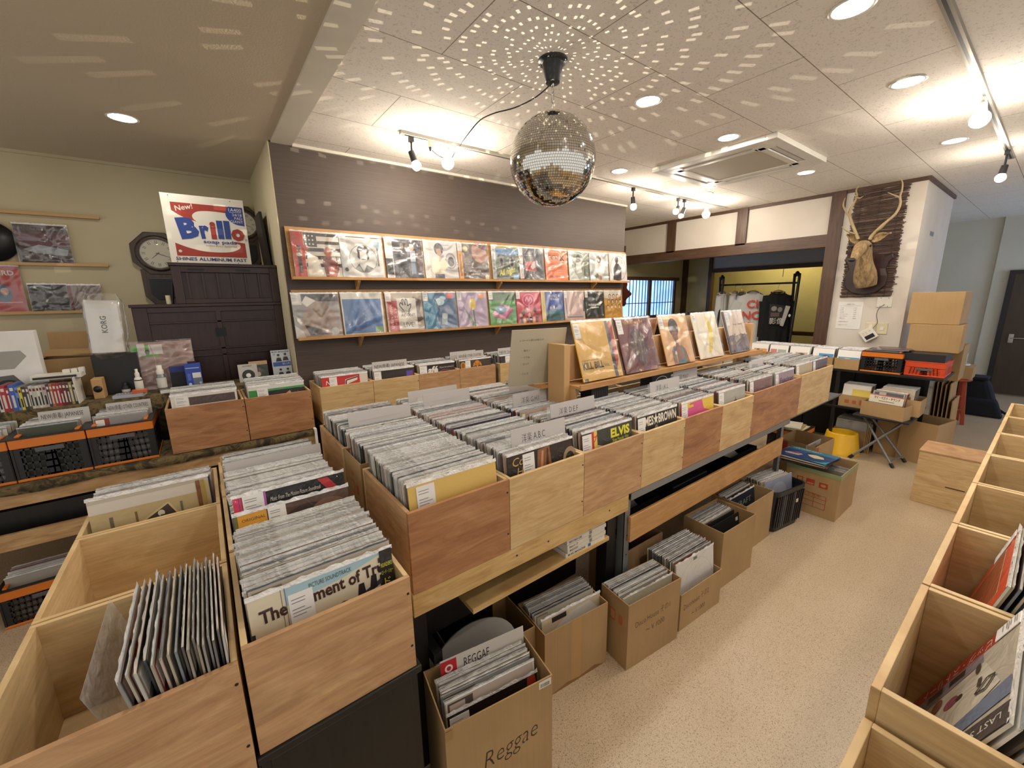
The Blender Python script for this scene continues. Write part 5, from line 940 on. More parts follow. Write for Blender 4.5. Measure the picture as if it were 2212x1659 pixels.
UP = [
 (0.567, 0x8a3a2c, [('r', 0, 0, 1, 1, 0xe0d6c8), ('r', 0.25, 0.68, 0.52, 1, DK)] + [('r', 0.52, 0.92 - 0.17 * q, 1, 0.99 - 0.17 * q, DK) for q in range(2)] + [('r', 0.25, 0.58 - 0.17 * q, 1, 0.66 - 0.17 * q, DK) for q in range(3)] + [('e', 0.29 + 0.075 * (q % 3), 0.74 + 0.09 * (q // 3), 0.018, 0.018, WH) for q in range(9)] + [('r', 0, 0, 0.24, 1, 0xc2382a), ('r', 0.09, 0.1, 0.16, 0.7, 0x3a2420), ('e', 0.125, 0.5, 0.06, 0.04, 0x9ab09a), ('p', [(0.27, 0), (0.28, 0.46), (0.36, 0.52), (0.5, 0.46), (0.56, 0.2), (0.52, 0)], 0xe6dccb), ('p', [(0.64, 0), (0.60, 0.3), (0.58, 0.44), (0.72, 0.5), (0.9, 0.44), (0.94, 0.2), (0.85, 0)], 0x7a3424), ('e', 0.73, 0.58, 0.08, 0.11, 0xa85a3a), ('e', 0.27, 0.62, 0.06, 0.1, 0xa8462c), ('r', 0.7, 0, 0.85, 0.26, 0xc0543a)], 'red banded sleeve with a black and white flag, first on the upper shelf'),
 (0.885, 0xd6d4cf, [('r', 0, 0, 1, 1, 0xd5d3ce), ('r', 0, 0.95, 1, 0.97, 0x4a4a4e), ('r', 0.0, 0, 0.14, 0.95, 0xc2c6c6), ('e', 0.52, 0.46, 0.33, 0.33, 0x3a3a3c), ('e', 0.52, 0.46, 0.32, 0.32, 0xdad8d3), ('e', 0.52, 0.66, 0.14, 0.12, 0x2a2a2c), ('p', [(0.42, 0.64), (0.62, 0.64), (0.61, 0.46), (0.54, 0.36), (0.49, 0.36), (0.43, 0.46)], 0xd8d4cc), ('p', [(0.40, 0.66), (0.44, 0.62), (0.43, 0.44), (0.38, 0.5)], 0x2a2a2c), ('p', [(0.64, 0.66), (0.60, 0.62), (0.61, 0.42), (0.66, 0.48)], 0x2a2a2c), ('p', [(0.28, 0.22), (0.40, 0.34), (0.50, 0.16), (0.58, 0.32), (0.74, 0.24), (0.62, 0.15), (0.42, 0.15)], 0x4a4a4e), ('l', [(0.47, 0.45), (0.56, 0.45)], 0.006, DK), ('r', 0.86, 0.3, 0.89, 0.75, 0x5a5e66), ('e', 0.1, 0.2, 0.045, 0.045, 0x3a3a3c), ('p', [(0.78, 0.9), (0.95, 0.86), (0.9, 0.7), (0.8, 0.78)], 0x8aa6b8)], 'pale sleeve with a line drawn portrait in a circle on the upper shelf'),
 (1.22, 0x4a4a52, [('r', 0, 0, 1, 1, 0x46464e), ('r', 0, 0.02, 0.2, 0.98, 0xc9c6c0), ('r', 0, 0.1, 0.18, 0.5, 0x2a2b2e), ('e', 0.45, 0.82, 0.05, 0.08, 0x9a8a7a), ('e', 0.58, 0.8, 0.05, 0.08, 0x8a7466), ('e', 0.72, 0.80, 0.06, 0.09, 0xb89a84), ('r', 0.66, 0.44, 0.8, 0.72, 0xc4ccd8), ('r', 0.66, 0.12, 0.78, 0.44, 0x7486a0), ('p', [(0.3, 0.35), (0.6, 0.4), (0.6, 0.1), (0.3, 0.08)], 0x2f3136), ('r', 0.84, 0.2, 0.95, 0.75, 0x6a5450)], 'dark sleeve with a group of standing people on the upper shelf'),
 (1.548, 0xcfcac6, [('r', 0, 0, 1, 1, 0xc9c5c4), ('r', 0, 0, 0.16, 1, 0xded9d0), ('e', 0.79, 0.5, 0.17, 0.22, 0x8a8a90), ('e', 0.79, 0.49, 0.14, 0.18, 0xb6b4b4), ('e', 0.80, 0.48, 0.1, 0.13, 0x4a4a4e), ('e', 0.45, 0.8, 0.14, 0.16, 0x3c3f48), ('p', [(0.37, 0.8), (0.50, 0.82), (0.53, 0.66), (0.45, 0.6), (0.39, 0.66)], 0xb08a74), ('p', [(0.2, 0.2), (0.22, 0.54), (0.40, 0.62), (0.6, 0.56), (0.74, 0.36), (0.62, 0.3), (0.58, 0.14), (0.26, 0.14)], 0xe6ddc6), ('r', 0.28, 0, 0.56, 0.14, 0x3a3c52), ('t', 'SATURDAY WASH', 0.5, 0.9, 0.025, 0x5a5a5e)], 'pale sleeve with a woman before a washing machine on the upper shelf'),
 (1.872, 0x6a5648, [('r', 0, 0, 1, 1, 0x5e4e44), ('r', 0, 0, 0.14, 1, 0xd89a3c), ('r', 0.03, 0.1, 0.1, 0.7, 0xa86a20), ('e', 0.72, 0.78, 0.26, 0.3, 0xb98a76), ('p', [(0.5, 1), (0.95, 1), (0.98, 0.82), (0.7, 0.9)], 0x7a4a4e), ('e', 0.62, 0.72, 0.04, 0.02, 0x3a2a26), ('e', 0.25, 0.85, 0.08, 0.08, 0xc8bc8a), ('t', 'SATELLITE', 0.34, 0.22, 0.06, 0xe6e0d6, {'bold': 0.02}), ('t', 'LOVERS', 0.38, 0.13, 0.06, 0xe6e0d6, {'bold': 0.02}), ('r', 0.86, 0.02, 0.99, 0.13, 0xd8d4b0)], 'brown sleeve with a close face and an orange band on the upper shelf'),
 (2.228, 0x5a7a8a, [('r', 0, 0, 1, 1, 0x4a5c3c), ('p', [(0, 0.62), (0.3, 0.75), (0.7, 0.7), (1, 0.8), (1, 1), (0, 1)], 0x7aa0c8), ('r', 0, 0.95, 1, 1, 0xe2c830), ('r', 0, 0, 0.14, 0.95, 0xa8a8a4), ('t', 'あの夏の', 0.11, 0.3, 0.08, 0x3a3a3a, {'rot': 1.57}), ('e', 0.36, 0.55, 0.10, 0.2, 0x8a8a86), ('e', 0.35, 0.55, 0.05, 0.11, 0x2a2a2a), ('e', 0.75, 0.55, 0.11, 0.22, 0x8a8a86), ('e', 0.74, 0.55, 0.06, 0.13, 0x2a2a2a), ('r', 0.15, 0.0, 1, 0.24, 0x3a4a2c), ('t', 'All night', 0.24, 0.12, 0.18, 0xe8dc2a, {'shear': 0.3, 'rot': 0.2, 'bold': 0.02, 'w': 0.62}), ('r', 0.76, 0.03, 0.96, 0.18, 0x8ab8cc)], 'blue and green sleeve with yellow script lettering on the upper shelf'),
 (2.55, 0x2a2a2c, [('r', 0, 0, 1, 1, 0x232326), ('r', 0, 0, 0.16, 1, 0xd8d0cc), ('r', 0, 0.0, 0.16, 0.06, 0xa8343c), ('r', 0, 0.72, 0.16, 0.76, 0xa8343c), ('p', [(0.24, 0.3), (0.26, 0.58), (0.66, 0.60), (0.68, 0.28)], 0xb8382c), ('p', [(0.44, 0.42), (0.62, 0.62), (0.66, 0.42), (0.52, 0.34)], 0xd8d4cc), ('t', 'MODERN CALLIGRAPHY', 0.22, 0.76, 0.025, 0xc8c4bc)], 'black sleeve with a red square and white shape on the upper shelf'),
 (2.886, 0xe07a3c, [('r', 0, 0, 1, 1, 0xe27c40), ('t', 'FOLK', 0.14, 0.66, 0.17, 0x4a2a1c, {'bold': 0.02, 'w': 0.76})] + [('r', 0.08, 0.52 - 0.07 * q, 0.42, 0.53 - 0.07 * q, 0x9a4a26) for q in range(4)] + [('r', 0.54, 0.52 - 0.07 * q, 0.88, 0.53 - 0.07 * q, 0x9a4a26) for q in range(4)] + [('t', 'CONCERT ALBUM', 0.12, 0.12, 0.05, 0x8a4022, {'w': 0.75})], 'bright orange sleeve titled in large dark capitals on the upper shelf'),
 (3.222, 0xa8aaa0, [('r', 0, 0, 1, 1, 0x9a9e92), ('p', [(0, 1), (0.3, 1), (0.15, 0.5), (0.5, 0), (0, 0)], 0xc9cbc4), ('e', 0.48, 0.72, 0.12, 0.18, 0x5a5a50), ('p', [(0.34, 0.25), (0.36, 0.62), (0.58, 0.66), (0.64, 0.3)], 0xd8d8d0), ('p', [(0.7, 0.2), (0.8, 0.7), (1, 0.8), (1, 0.1)], 0x5e6450)], 'silvery grey sleeve with a figure in a white shirt on the upper shelf'),
 (3.548, 0xc4c6c4, [('r', 0, 0, 1, 1, 0xb6bab8), ('e', 0.55, 0.55, 0.28, 0.35, 0xe0e0da), ('e', 0.5, 0.78, 0.12, 0.14, 0x7a6a56), ('p', [(0.1, 0.1), (0.4, 0.3), (0.5, 0.1)], 0x6a7264), ('e', 0.5, 0.12, 0.14, 0.09, 0x9a7a62)], 'silvery white sleeve second from the right on the upper shelf'),
 (3.885, 0xd9d6d2, [('r', 0, 0, 1, 1, 0xd6d2ce), ('e', 0.5, 0.49, 0.46, 0.46, 0x4a4442), ('e', 0.5, 0.49, 0.445, 0.445, 0xdedad6), ('e', 0.42, 0.8, 0.1, 0.13, 0x3a302c), ('p', [(0.2, 0.06), (0.22, 0.5), (0.38, 0.68), (0.52, 0.66), (0.68, 0.5), (0.66, 0.08), (0.45, 0.03)], 0x4a4644), ('t', 'Sa', 0.66, 0.68, 0.12, 0xb04a3a, {'shear': 0.3})], 'white sleeve with a ringed dark jacketed figure, right end of the upper shelf')]
LO = [
 (0.522, 0x8a8a8c, [('r', 0, 0, 1, 1, 0x9a9694), ('r', 0, 0.82, 1, 1, 0x3a3a40), ('r', 0, 0.75, 0.2, 1, 0xd8d5d0), ('p', [(0.14, 0.02), (0.16, 0.4), (0.3, 0.72), (0.5, 0.84), (0.72, 0.78), (0.9, 0.5), (0.95, 0.1), (0.8, 0.02)], 0xa89488), ('p', [(0.3, 0.7), (0.2, 0.8), (0.3, 0.95), (0.5, 0.84)], 0xe6e2dc), ('l', [(0.42, 0.66), (0.58, 0.46), (0.76, 0.7)], 0.014, 0x8a7658), ('p', [(0.2, 0.3), (0.5, 0.2), (0.8, 0.06), (0.3, 0.05)], 0x3c3432), ('p', [(0, 0), (0, 0.3), (0.16, 0.15), (0.2, 0)], 0xcfc8c0), ('e', 0.85, 0.12, 0.09, 0.09, 0xc8c8c6)], 'grey photographic sleeve at the left end of the lower shelf'),
 (0.853, 0x4a74b0, [('r', 0, 0, 1, 1, 0xdad6c8), ('r', 0.03, 0.03, 0.96, 0.86, 0x4474ac), ('p', [(0.2, 0.1), (0.4, 0.5), (0.7, 0.7), (0.9, 0.6), (0.6, 0.4), (0.5, 0.06)], 0x3a649c), ('r', 0.76, 0.05, 0.95, 0.17, 0x7aa860)], 'bright blue sleeve with a pale border on the lower shelf'),
 (1.193, 0xb0a088, [('r', 0, 0, 1, 1, 0xa89a86), ('p', [(0.75, 0.9), (1, 0.8), (0.9, 0.5), (1, 0.3), (0.8, 0.2)], 0x5a4a40), ('r', 0.04, 0, 0.3, 0.8, 0xb03038), ('t', 'LIVE IN JAPAN', 0.16, 0.1, 0.07, 0xe8dccc, {'rot': 1.57}), ('t', 'アゴニスト', 0.28, 0.16, 0.07, 0xe8dccc, {'rot': 1.57}), ('r', 0.3, 0.05, 0.82, 0.86, 0xd8d4ca), ('l', [(0.46, 0.55), (0.36, 0.68), (0.40, 0.76), (0.46, 0.68), (0.44, 0.82), (0.48, 0.84), (0.52, 0.68), (0.54, 0.84), (0.58, 0.82), (0.58, 0.66), (0.68, 0.72), (0.66, 0.62), (0.60, 0.54), (0.60, 0.40)], 0.008, DK), ('t', 'JAPAN', 0.40, 0.5, 0.06, DK), ('t', 'AGONY', 0.38, 0.38, 0.08, DK, {'rot': 0.05}), ('t', 'LIVE!', 0.42, 0.12, 0.12, DK, {'w': 0.32})], 'white sleeve with a drawn hand and a red band on the lower shelf'),
 (1.517, 0x3a6a8a, [('r', 0, 0, 1, 1, 0x2f5f8c), ('p', [(0, 0), (0.42, 0), (0.36, 1), (0, 1)], 0x3a86a8), ('p', [(0.5, 0.12), (0.54, 0.45), (0.72, 0.42), (0.66, 0.1)], 0x9ab4b8), ('e', 0.62, 0.35, 0.08, 0.08, 0xd8e0dc), ('e', 0.5, 0.75, 0.14, 0.1, 0xaac4c8), ('e', 0.6, 0.85, 0.1, 0.06, 0x7aa4b4), ('l', [(0.36, 0.82), (0.48, 0.5)], 0.01, 0x1c2c3c), ('r', 0.72, 0.84, 0.94, 0.98, 0xd0484c)], 'deep blue sleeve with a splashing glass on the lower shelf'),
 (1.846, 0xb8a0b8, [('r', 0, 0, 1, 1, 0xb4a0bc), ('e', 0.5, 0.66, 0.11, 0.17, 0xd8c040), ('p', [(0.42, 0.78), (0.46, 0.84), (0.5, 0.78), (0.55, 0.84), (0.58, 0.74)], 0xd8c040), ('l', [(0.52, 0.5), (0.54, 0.02)], 0.014, 0x4a6a44), ('p', [(0.46, 0.02), (0.34, 0.26), (0.2, 0.6), (0.42, 0.3), (0.54, 0.04)], 0x5a7a54), ('r', 0.74, 0.82, 0.92, 0.96, 0xe0963c)], 'lilac sleeve with a yellow tulip on the lower shelf'),
 (2.186, 0x5a9a5a, [('r', 0, 0, 1, 1, 0x62a25a), ('r', 0, 0.74, 1, 1, 0x3e6a44), ('p', [(0.1, 0.36), (0.56, 0.22), (0.88, 0.5), (0.44, 0.66)], 0xd88aa8), ('p', [(0.1, 0.28), (0.56, 0.14), (0.56, 0.22), (0.1, 0.36)], 0xb86a8c), ('p', [(0.56, 0.14), (0.88, 0.4), (0.88, 0.5), (0.56, 0.22)], 0xa85e80), ('e', 0.42, 0.47, 0.2, 0.13, 0x4a84a8), ('e', 0.42, 0.47, 0.06, 0.04, 0xcfe0e4), ('p', [(0.62, 0.42), (0.74, 0.6), (0.78, 0.5), (0.7, 0.44)], 0xc4bcc4)], 'green sleeve with a pink record player on grass on the lower shelf'),
 (2.512, 0xc03048, [('r', 0, 0, 1, 1, 0xc22c4a), ('e', 0.5, 0.74, 0.26, 0.2, 0xe08aa8), ('e', 0.5, 0.74, 0.22, 0.17, 0xc22c4a), ('l', [(0.36, 0.7), (0.44, 0.84), (0.5, 0.68), (0.58, 0.84), (0.64, 0.7), (0.5, 0.6), (0.5, 0.42)], 0.016, 0xe6a0b8)] + [('e', 0.14 + 0.12 * q, 0.24 + 0.09 * (q % 3), 0.06, 0.09, (0xc09070, 0x3a2a2a, 0x8a5a4a, 0xd8c0a8)[q % 4]) for q in range(7)] + [('r', 0.1 + 0.13 * q, 0, 0.2 + 0.13 * q, 0.2, (0x2a2a34, 0xc8a070, 0x6a2a34)[q % 3]) for q in range(6)], 'crimson sleeve with pink scribble and a crowd on the lower shelf'),
 (2.836, 0x3a5aa8, [('r', 0, 0, 1, 1, 0x3458a4), ('r', 0, 0, 0.18, 1, 0xd8c078), ('t', '小さな歌の', 0.34, 0.82, 0.075, WH, {'bold': 0.03}), ('t', 'せんばん', 0.40, 0.72, 0.075, WH, {'bold': 0.03}), ('e', 0.6, 0.3, 0.38, 0.1, 0x3a7a8a), ('r', 0.2, 0.0, 1, 0.26, 0x2a5a5c), ('e', 0.4, 0.46, 0.04, 0.05, 0xd0b090), ('e', 0.56, 0.48, 0.035, 0.06, 0xe0d0c0), ('e', 0.68, 0.44, 0.04, 0.04, 0xc0a888)], 'blue sleeve with white Japanese lettering and a cream band on the lower shelf'),
 (3.163, 0xc8b4b0, [('r', 0, 0, 1, 1, 0xcdb6b0), ('l', [(0.08, 0.86), (0.12, 0.12), (0.92, 0.1)], 0.012, 0x8a7a78), ('r', 0.92, 0.3, 1, 0.7, 0x5a5456)], 'plain dusty pink sleeve on the lower shelf'),
 (3.49, 0x2c2f2c, [('r', 0, 0, 1, 1, 0x282b28), ('t', 'tokeorder', 0.16, 0.48, 0.10, 0xe4e2d8, {'bold': 0.02, 'shear': 0.15, 'w': 0.68}), ('l', [(0.34, 0.4), (0.72, 0.42)], 0.012, 0xd8d6cc)], 'black sleeve with white lowercase lettering on the lower shelf'),
 (3.815, 0xc9943c, [('r', 0, 0, 1, 1, 0xc8963f), ('p', [(0, 0.75), (0.5, 0.7), (1, 0.8), (1, 1), (0, 1)], 0xd2ccc0)] + [q for i in range(11) for q in (('e', 0.2 + 0.22 * (i % 4) + 0.06 * (i // 4), 0.42 + 0.2 * (i // 4) - 0.01, 0.075, 0.085, 0x3a2a22), ('e', 0.2 + 0.22 * (i % 4) + 0.06 * (i // 4), 0.40 + 0.2 * (i // 4), 0.055, 0.065, 0xe0c09a))], 'ochre sleeve with many drawn faces, right end of the lower shelf')]
for rowz, rows in ((1.758, UP), (1.336, LO)):
    for k, (x, bc, it, l) in enumerate(rows):
        tg = k in ((0, 1, 4, 5, 6, 7, 8) if rows is UP else (0, 2, 3, 4, 5, 6, 8, 9))
        front(rec_M(x + LPW / 2, 3.242, rowz, 0.115), it, l, base=bc, tagged=tg, tagpos=(0.0, 0.78, 0.15, 0.99), name='displayed_sleeve', group='sleeves on the upper shelf' if rows is UP else 'sleeves on the lower shelf', mat='wrapped')
e = thing('red_guitar', 'dark red scalloped instrument hung beyond the end of the record wall', 'guitar', (5.38, 4.265, 1.622)); m = MB()
prof = [(0.10 * math.sin(math.pi * (i + 0.5) / 15) * (1.0 + 0.45 * math.cos(4.2 * math.pi * i / 14)), -0.20 + 0.4 * i / 14) for i in range(15)]
m.prism([(0, -a - 0.03, b) for a, b in prof] + [(0, a + 0.03, b) for a, b in prof[::-1]], (0.05, 0, 0), 'red_lacquer'); m.build('body', e, 0.01)
m = MB(); m.box(0.01, -0.02, 0.2, 0.035, 0.02, 0.62, 'timber_brown'); m.build('neck', e)
m = MB(); m.box(0.0, -0.045, 0.60, 0.02, 0.045, 0.72, 'timber_brown'); m.build('headstock', e)
# ================================================================== left table with the patterned cloth
t = NT('camo_cloth'); t.set(Roughness=0.95); v = t.co('Object'); a = t.ramp(t.noise(v, 16, 3, 0.6, 1.2), [(0.36, 0x2a2417), (0.47, 0x4a3f28), (0.56, 0x6d5d3a), (0.66, 0x3a3420)]); t.base(a); t.bump(t.noise(v, 8, 3), 0.4, 0.01)
e = thing('goods_table', 'long plank fronted shelf unit at the left carrying crates and bins', 'table', (0, 0, 0))
m = MB(); m.box(-2.1, 2.90, 0.645, 0.50, 2.925, 0.74, 'old_pine'); m.build('front_plank', e, 0.002)
m = MB(); m.box(-2.1, 2.90, 0.43, 0.50, 2.925, 0.512, 'old_pine'); m.build('front_plank', e, 0.002)
m = MB(); m.box(-2.1, 2.925, 0.72, 0.50, 4.40, 0.745, 'old_pine'); m.build('table_board', e)
m = MB(); m.box(-2.1, 2.925, 0.43, 0.50, 4.0, 0.45, 'old_pine'); m.build('shelf_board', e)
for x in (-1.55, 0.46):
    m = MB(); m.box(x, 2.93, 0, x + 0.04, 2.97, 0.72, 'old_pine'); m.build('leg', e)
m = MB(); m.box(0.50, 2.88, 0.62, 0.515, 2.97, 0.76, 'white_card'); m.build('torn_paper', e)
def cloth(name, x0, x1, y0, y1, z, drop, label):
    rr = random.Random(4); nx, vs, fs = 60, [], []
    prof = [(y1, 0), (y0 + 0.02, 0), (y0, -0.004), (y0 - 0.006, -drop)]
    for i in range(nx + 1):
        x = x0 + (x1 - x0) * i / nx
        for (y, dz) in prof: vs.append((x, y + (0.003 * math.sin(i * 0.9) if dz < -0.01 else 0), z + dz + (0.006 * math.sin(i * 0.55) + rr.uniform(-.003, .003) if dz < -0.01 else 0)))
    k = len(prof)
    for i in range(nx):
        for j in range(k - 1): fs.append((i * k + j, i * k + j + 1, (i + 1) * k + j + 1, (i + 1) * k + j))
    m = MB(); m.add(vs, fs, 'camo_cloth', smooth=True); o = m.build(name); s_ = o.modifiers.new('th', 'SOLIDIFY'); s_.thickness = 0.003; s_.offset = 1
    return tag(o, label, 'tablecloth')
cloth('tablecloth', -2.1, 0.50, 2.897, 4.38, 0.746, 0.035, 'dark camouflage cloth over the lower level of the left table')
m = MB(); m.box(-2.1, 3.31, 0.752, 0.49, 3.58, 1.038, 'black_wood'); tag(m.build('riser_box'), 'dark raised step under the upper camouflage cloth on the left table', 'riser')
cloth('tablecloth', -2.1, 0.49, 3.305, 3.585, 1.040, 0.23, 'dark camouflage cloth over the raised step on the left table')
# brown bins
for k, (x0, x1) in enumerate(((-0.236, 0.140), (0.142, 0.515))):
    bin_(x0, 2.922, 0.753, x1 - x0, 0.355, 0.265, 'plywood_red' if k == 0 else 'plywood_red', ('brown plywood bin with the red edged sleeve on the left table', 'brown plywood bin with the green edged sleeve on the left table')[k], 'brown bins on the left table')
    packed(x0, x1, 2.955, 3.22, 0.766, 0.009, 0.09, '', '', False)
front(rec_M(-0.048, 2.94, 0.766, 0.09), [('r', 0, 0, 1, 1, 0xd8d4cc), ('r', 0.26, 0.80, 0.97, 0.95, 0x4a3c38), ('r', 0.34, 0.68, 0.88, 0.74, 0xb83430), ('r', 0.9, 0.70, 0.98, 0.76, 0xb83430), ('r', 0.06, 0.66, 0.08, 0.74, 0xb83430), ('r', 0.1, 0.68, 0.3, 0.73, 0xe8e4dc)], 'white sleeve with a dark strip and red line in the brown bin', tagpos=(0.06, 0.76, 0.25, 0.98))
front(rec_M(0.328, 2.94, 0.766, 0.09), [('r', 0, 0, 1, 1, 0x1e1a18), ('r', 0, 0.92, 1, 1, 0xd8d8d0), ('r', 0, 0.88, 1, 0.92, 0x3a9a5a), ('r', 0, 0.4, 0.13, 0.92, 0x2a8a3a), ('p', [(0.62, 0.66), (0.74, 0.8), (0.72, 0.84), (0.58, 0.74), (0.52, 0.66)], 0xc89a78), ('e', 0.42, 0.72, 0.06, 0.04, 0x9a5a3a)], 'black sleeve with green edges and a hand in the brown bin', tagpos=(0.14, 0.66, 0.33, 0.95))
# folding crates
def crate(M, wd, dp, h, label, group, main='black_plastic', rim='orange_plastic', fill=0, cat='crate'):
    e = thing('folding_crate', label, cat, (0, 0, 0), 0, group); e.matrix_world = M; a, b = wd / 2, dp / 2
    m = MB()
    for q in ((-a, -b, h - 0.046, a, -b + 0.012, h), (-a, b - 0.012, h - 0.046, a, b, h), (-a, -b + 0.012, h - 0.046, -a + 0.012, b - 0.012, h), (a - 0.012, -b + 0.012, h - 0.046, a, b - 0.012, h)): m.box(*q, rim)
    m.build('top_rim', e, 0.003)
    m = MB()
    for q in ((-a - .003, -b - .003, h, a + .003, -b + 0.02, h + 0.006), (-a - .003, b - 0.02, h, a + .003, b + .003, h + 0.006), (-a - .003, -b + 0.02, h, -a + 0.022, b - 0.02, h + 0.006), (a - 0.022, -b + 0.02, h, a + .003, b - 0.02, h + 0.006)): m.box(*q, main)
    m.build('rim_lip', e, 0.001)
    m = MB(); m.box(-a, -b, 0, a, b, 0.014, rim); m.build('base', e, 0.003)
    for (p, q, nm) in (((-a, -b + 0.006), (a, -b + 0.006), 'front_panel'), ((-a, b - 0.006), (a, b - 0.006), 'back_panel'), ((-a + 0.006, -b), (-a + 0.006, b), 'side_panel'), ((a - 0.006, -b), (a - 0.006, b), 'side_panel')):
        P, Q = V((*p, 0)), V((*q, 0)); d = Q - P; L = d.length; d /= L; n = V((-d.y, d.x, 0)) * 0.003; m = MB()
        def slab(u0, u1, z0, z1, lean=0.0):
            m.hexa([P + d * u0 - n + V((0, 0, z0)), P + d * u1 - n + V((0, 0, z0)), P + d * u1 + n + V((0, 0, z0)), P + d * u0 + n + V((0, 0, z0)), P + d * (u0 + lean) - n + V((0, 0, z1)), P + d * (u1 + lean) - n + V((0, 0, z1)), P + d * (u1 + lean) + n + V((0, 0, z1)), P + d * (u0 + lean) + n + V((0, 0, z1))], main)
        z1 = h - 0.046
        slab(0, 0.03, 0.014, z1); slab(L - 0.03, L, 0.014, z1); slab(L / 2 - 0.02, L / 2 + 0.02, 0.014, z1)
        zz = 0.014
        for k in range(5): slab(0.03, L - 0.03, zz, zz + 0.010); zz += (z1 - 0.024) / 4 - 0.0008
        nn = int((L - 0.1) / 0.0165)
        for k in range(nn):
            u = 0.034 + (L - 0.08) * k / max(1, nn - 1)
            slab(u, u + 0.006, 0.014, z1, 0.008 * (1 if u < L / 2 else -1))
        m.build(nm, e)
    m = MB(); m.box(-0.05, -b - 0.002, h - 0.074, 0.05, -b + 0.002, h - 0.052, 'grey_plastic'); m.build('handle', e, 0.003)
    for sx_ in (-1, 1):
        m = MB(); m.box(sx_ * (a - 0.028) - 0.008, -b + 0.02, h + 0.005, sx_ * (a - 0.028) + 0.008, -b + 0.09, h + 0.013, rim); m.build('latch', e, 0.002)
    for k in range(fill):
        rest(M @ Matrix.Translation((RN.gauss(0, .004), -b + 0.04 + k * (dp - 0.08) / fill, 0.016)) @ Matrix.Rotation(-0.12, 4, 'X') @ Matrix.Scale((h + 0.028) / 0.32 * 1.0, 4, (0, 0, 1)) @ Matrix.Scale((wd - 0.05) / LPW, 4, (1, 0, 0)))
    return e
for k, (x, l) in enumerate(((-0.96, 'black folding crate with orange rim cut off by the left picture edge'), (-0.694, 'black folding crate with orange rim holding the JAPANESE card'), (-0.427, 'black folding crate with orange rim holding the OTHER COUNTRIES card'))):
    crate(Matrix.Translation((x, 3.10, 0.751)), 0.262, 0.33, 0.215, l, 'orange rimmed crates on the left table', fill=15)
card(-0.655, 3.12, 1.00, 0.19, 0.055, [('t', 'NEW(新着) JAPANESE', 0.05, 0.28, 0.42, INK, {'w': 0.82})], 'white card lettered NEW JAPANESE standing in an orange rimmed crate', 0.12)
card(-0.40, 3.13, 1.00, 0.19, 0.055, [('t', 'NEW(新着) OTHER COUNTRIES', 0.03, 0.28, 0.42, INK, {'w': 0.9})], 'white card lettered OTHER COUNTRIES standing in an orange rimmed crate', 0.12)
# music discs in a row
CC = [0xb86a4a, 0x2f2a28, 0x8a6a5a, 0x3a3634, 0xd8d4cc, 0x4a4a4c, 0xd5d2ca, 0xb0303a, 0x9c2a34, 0x3a62b8, 0x6a8acc, 0xd8c832, 0x3e3a30, 0x57524a, 0xcfcbc2, 0xc2beb4, 0xd9d5cc, 0xc9c5ba, 0xb8a8a0, 0x3a3a5a, 0xc0663a, 0x9a3a3a, 0xb02c3a, 0x7a2a2e, 0x6a2a2c, 0x4a3a34, 0xb09a5a, 0x3a4038]
NMC = ['salmon', 'near black', 'dull brown', 'charcoal', 'white', 'dark grey', 'off white', 'broad red', 'deep red', 'broad blue', 'light blue', 'bright yellow', 'dark olive', 'grey brown', 'pale grey', 'stone grey', 'creamy white', 'light stone', 'pinkish grey', 'navy', 'burnt orange', 'brick red', 'scarlet', 'dark maroon', 'maroon', 'umber', 'mustard', 'dark green']
x = -1.0; rr = random.Random(2)
for k, c in enumerate(CC):
    wd = 0.02 if k in (7, 9) else (0.0118 if k % 3 else 0.0145); hh = 0.124 + (0.016 if k in (7, 9) else rr.uniform(-0.002, 0.003))
    m = MB(); m.box(x, 3.325, 1.043, x + wd - 0.0006, 3.465, 1.043 + hh, 'print', c); m.box(x, 3.335, 1.043 + hh, x + wd - 0.0006, 3.46, 1.0445 + hh, 'clear_wrap')
    m.art((x, 3.325, 1.043), (wd, 0, 0), (0, 0, hh), [('r', 0.25, 0.12, 0.7, 0.5 + 0.2 * rr.random(), 0x1e1e20 if sum(lin(c)) > 1 else 0xcfccc4), ('r', 0.2, 0.78, 0.8, 0.9, 0xd8d4c8 if sum(lin(c)) < 1 else 0x6a2a2a)])
    tag(m.build('disc_case'), 'music disc case with a %s spine in the row on the left table' % NMC[k], 'disc case', 'disc cases in a row'); x += wd
XCD = x
m = MB(); m.hexa([(x, 3.315, 1.043), (x + 0.004, 3.315, 1.043), (x + 0.004, 3.48, 1.043), (x, 3.48, 1.043), (x - 0.004, 3.315, 1.19), (x, 3.315, 1.19), (x, 3.48, 1.215), (x - 0.004, 3.48, 1.215)], 'white_plastic'); tag(m.build('bookend'), 'white plastic bookend at the right end of the disc row', 'bookend')
m = MB(); m.box(-0.80, 3.36, 1.19, -0.60, 3.47, 1.215, 'white_plastic'); m.box(-0.79, 3.355, 1.195, -0.62, 3.36, 1.207, 'black_plastic'); tag(m.build('flat_device'), 'flat silver white device lying on top of the disc row', 'device')
for k, (a, b, c) in enumerate(((-0.68, 0.03, 0.018), (-0.645, 0.025, 0.02), (-0.615, 0.022, 0.024))):
    m = MB(); m.box(a, 3.40, 1.216, a + b, 3.44, 1.216 + c, 'white_plastic'); tag(m.build('small_box'), ('left', 'middle', 'right')[k] + ' one of three tiny white boxes on the flat device', 'box', 'tiny white boxes')
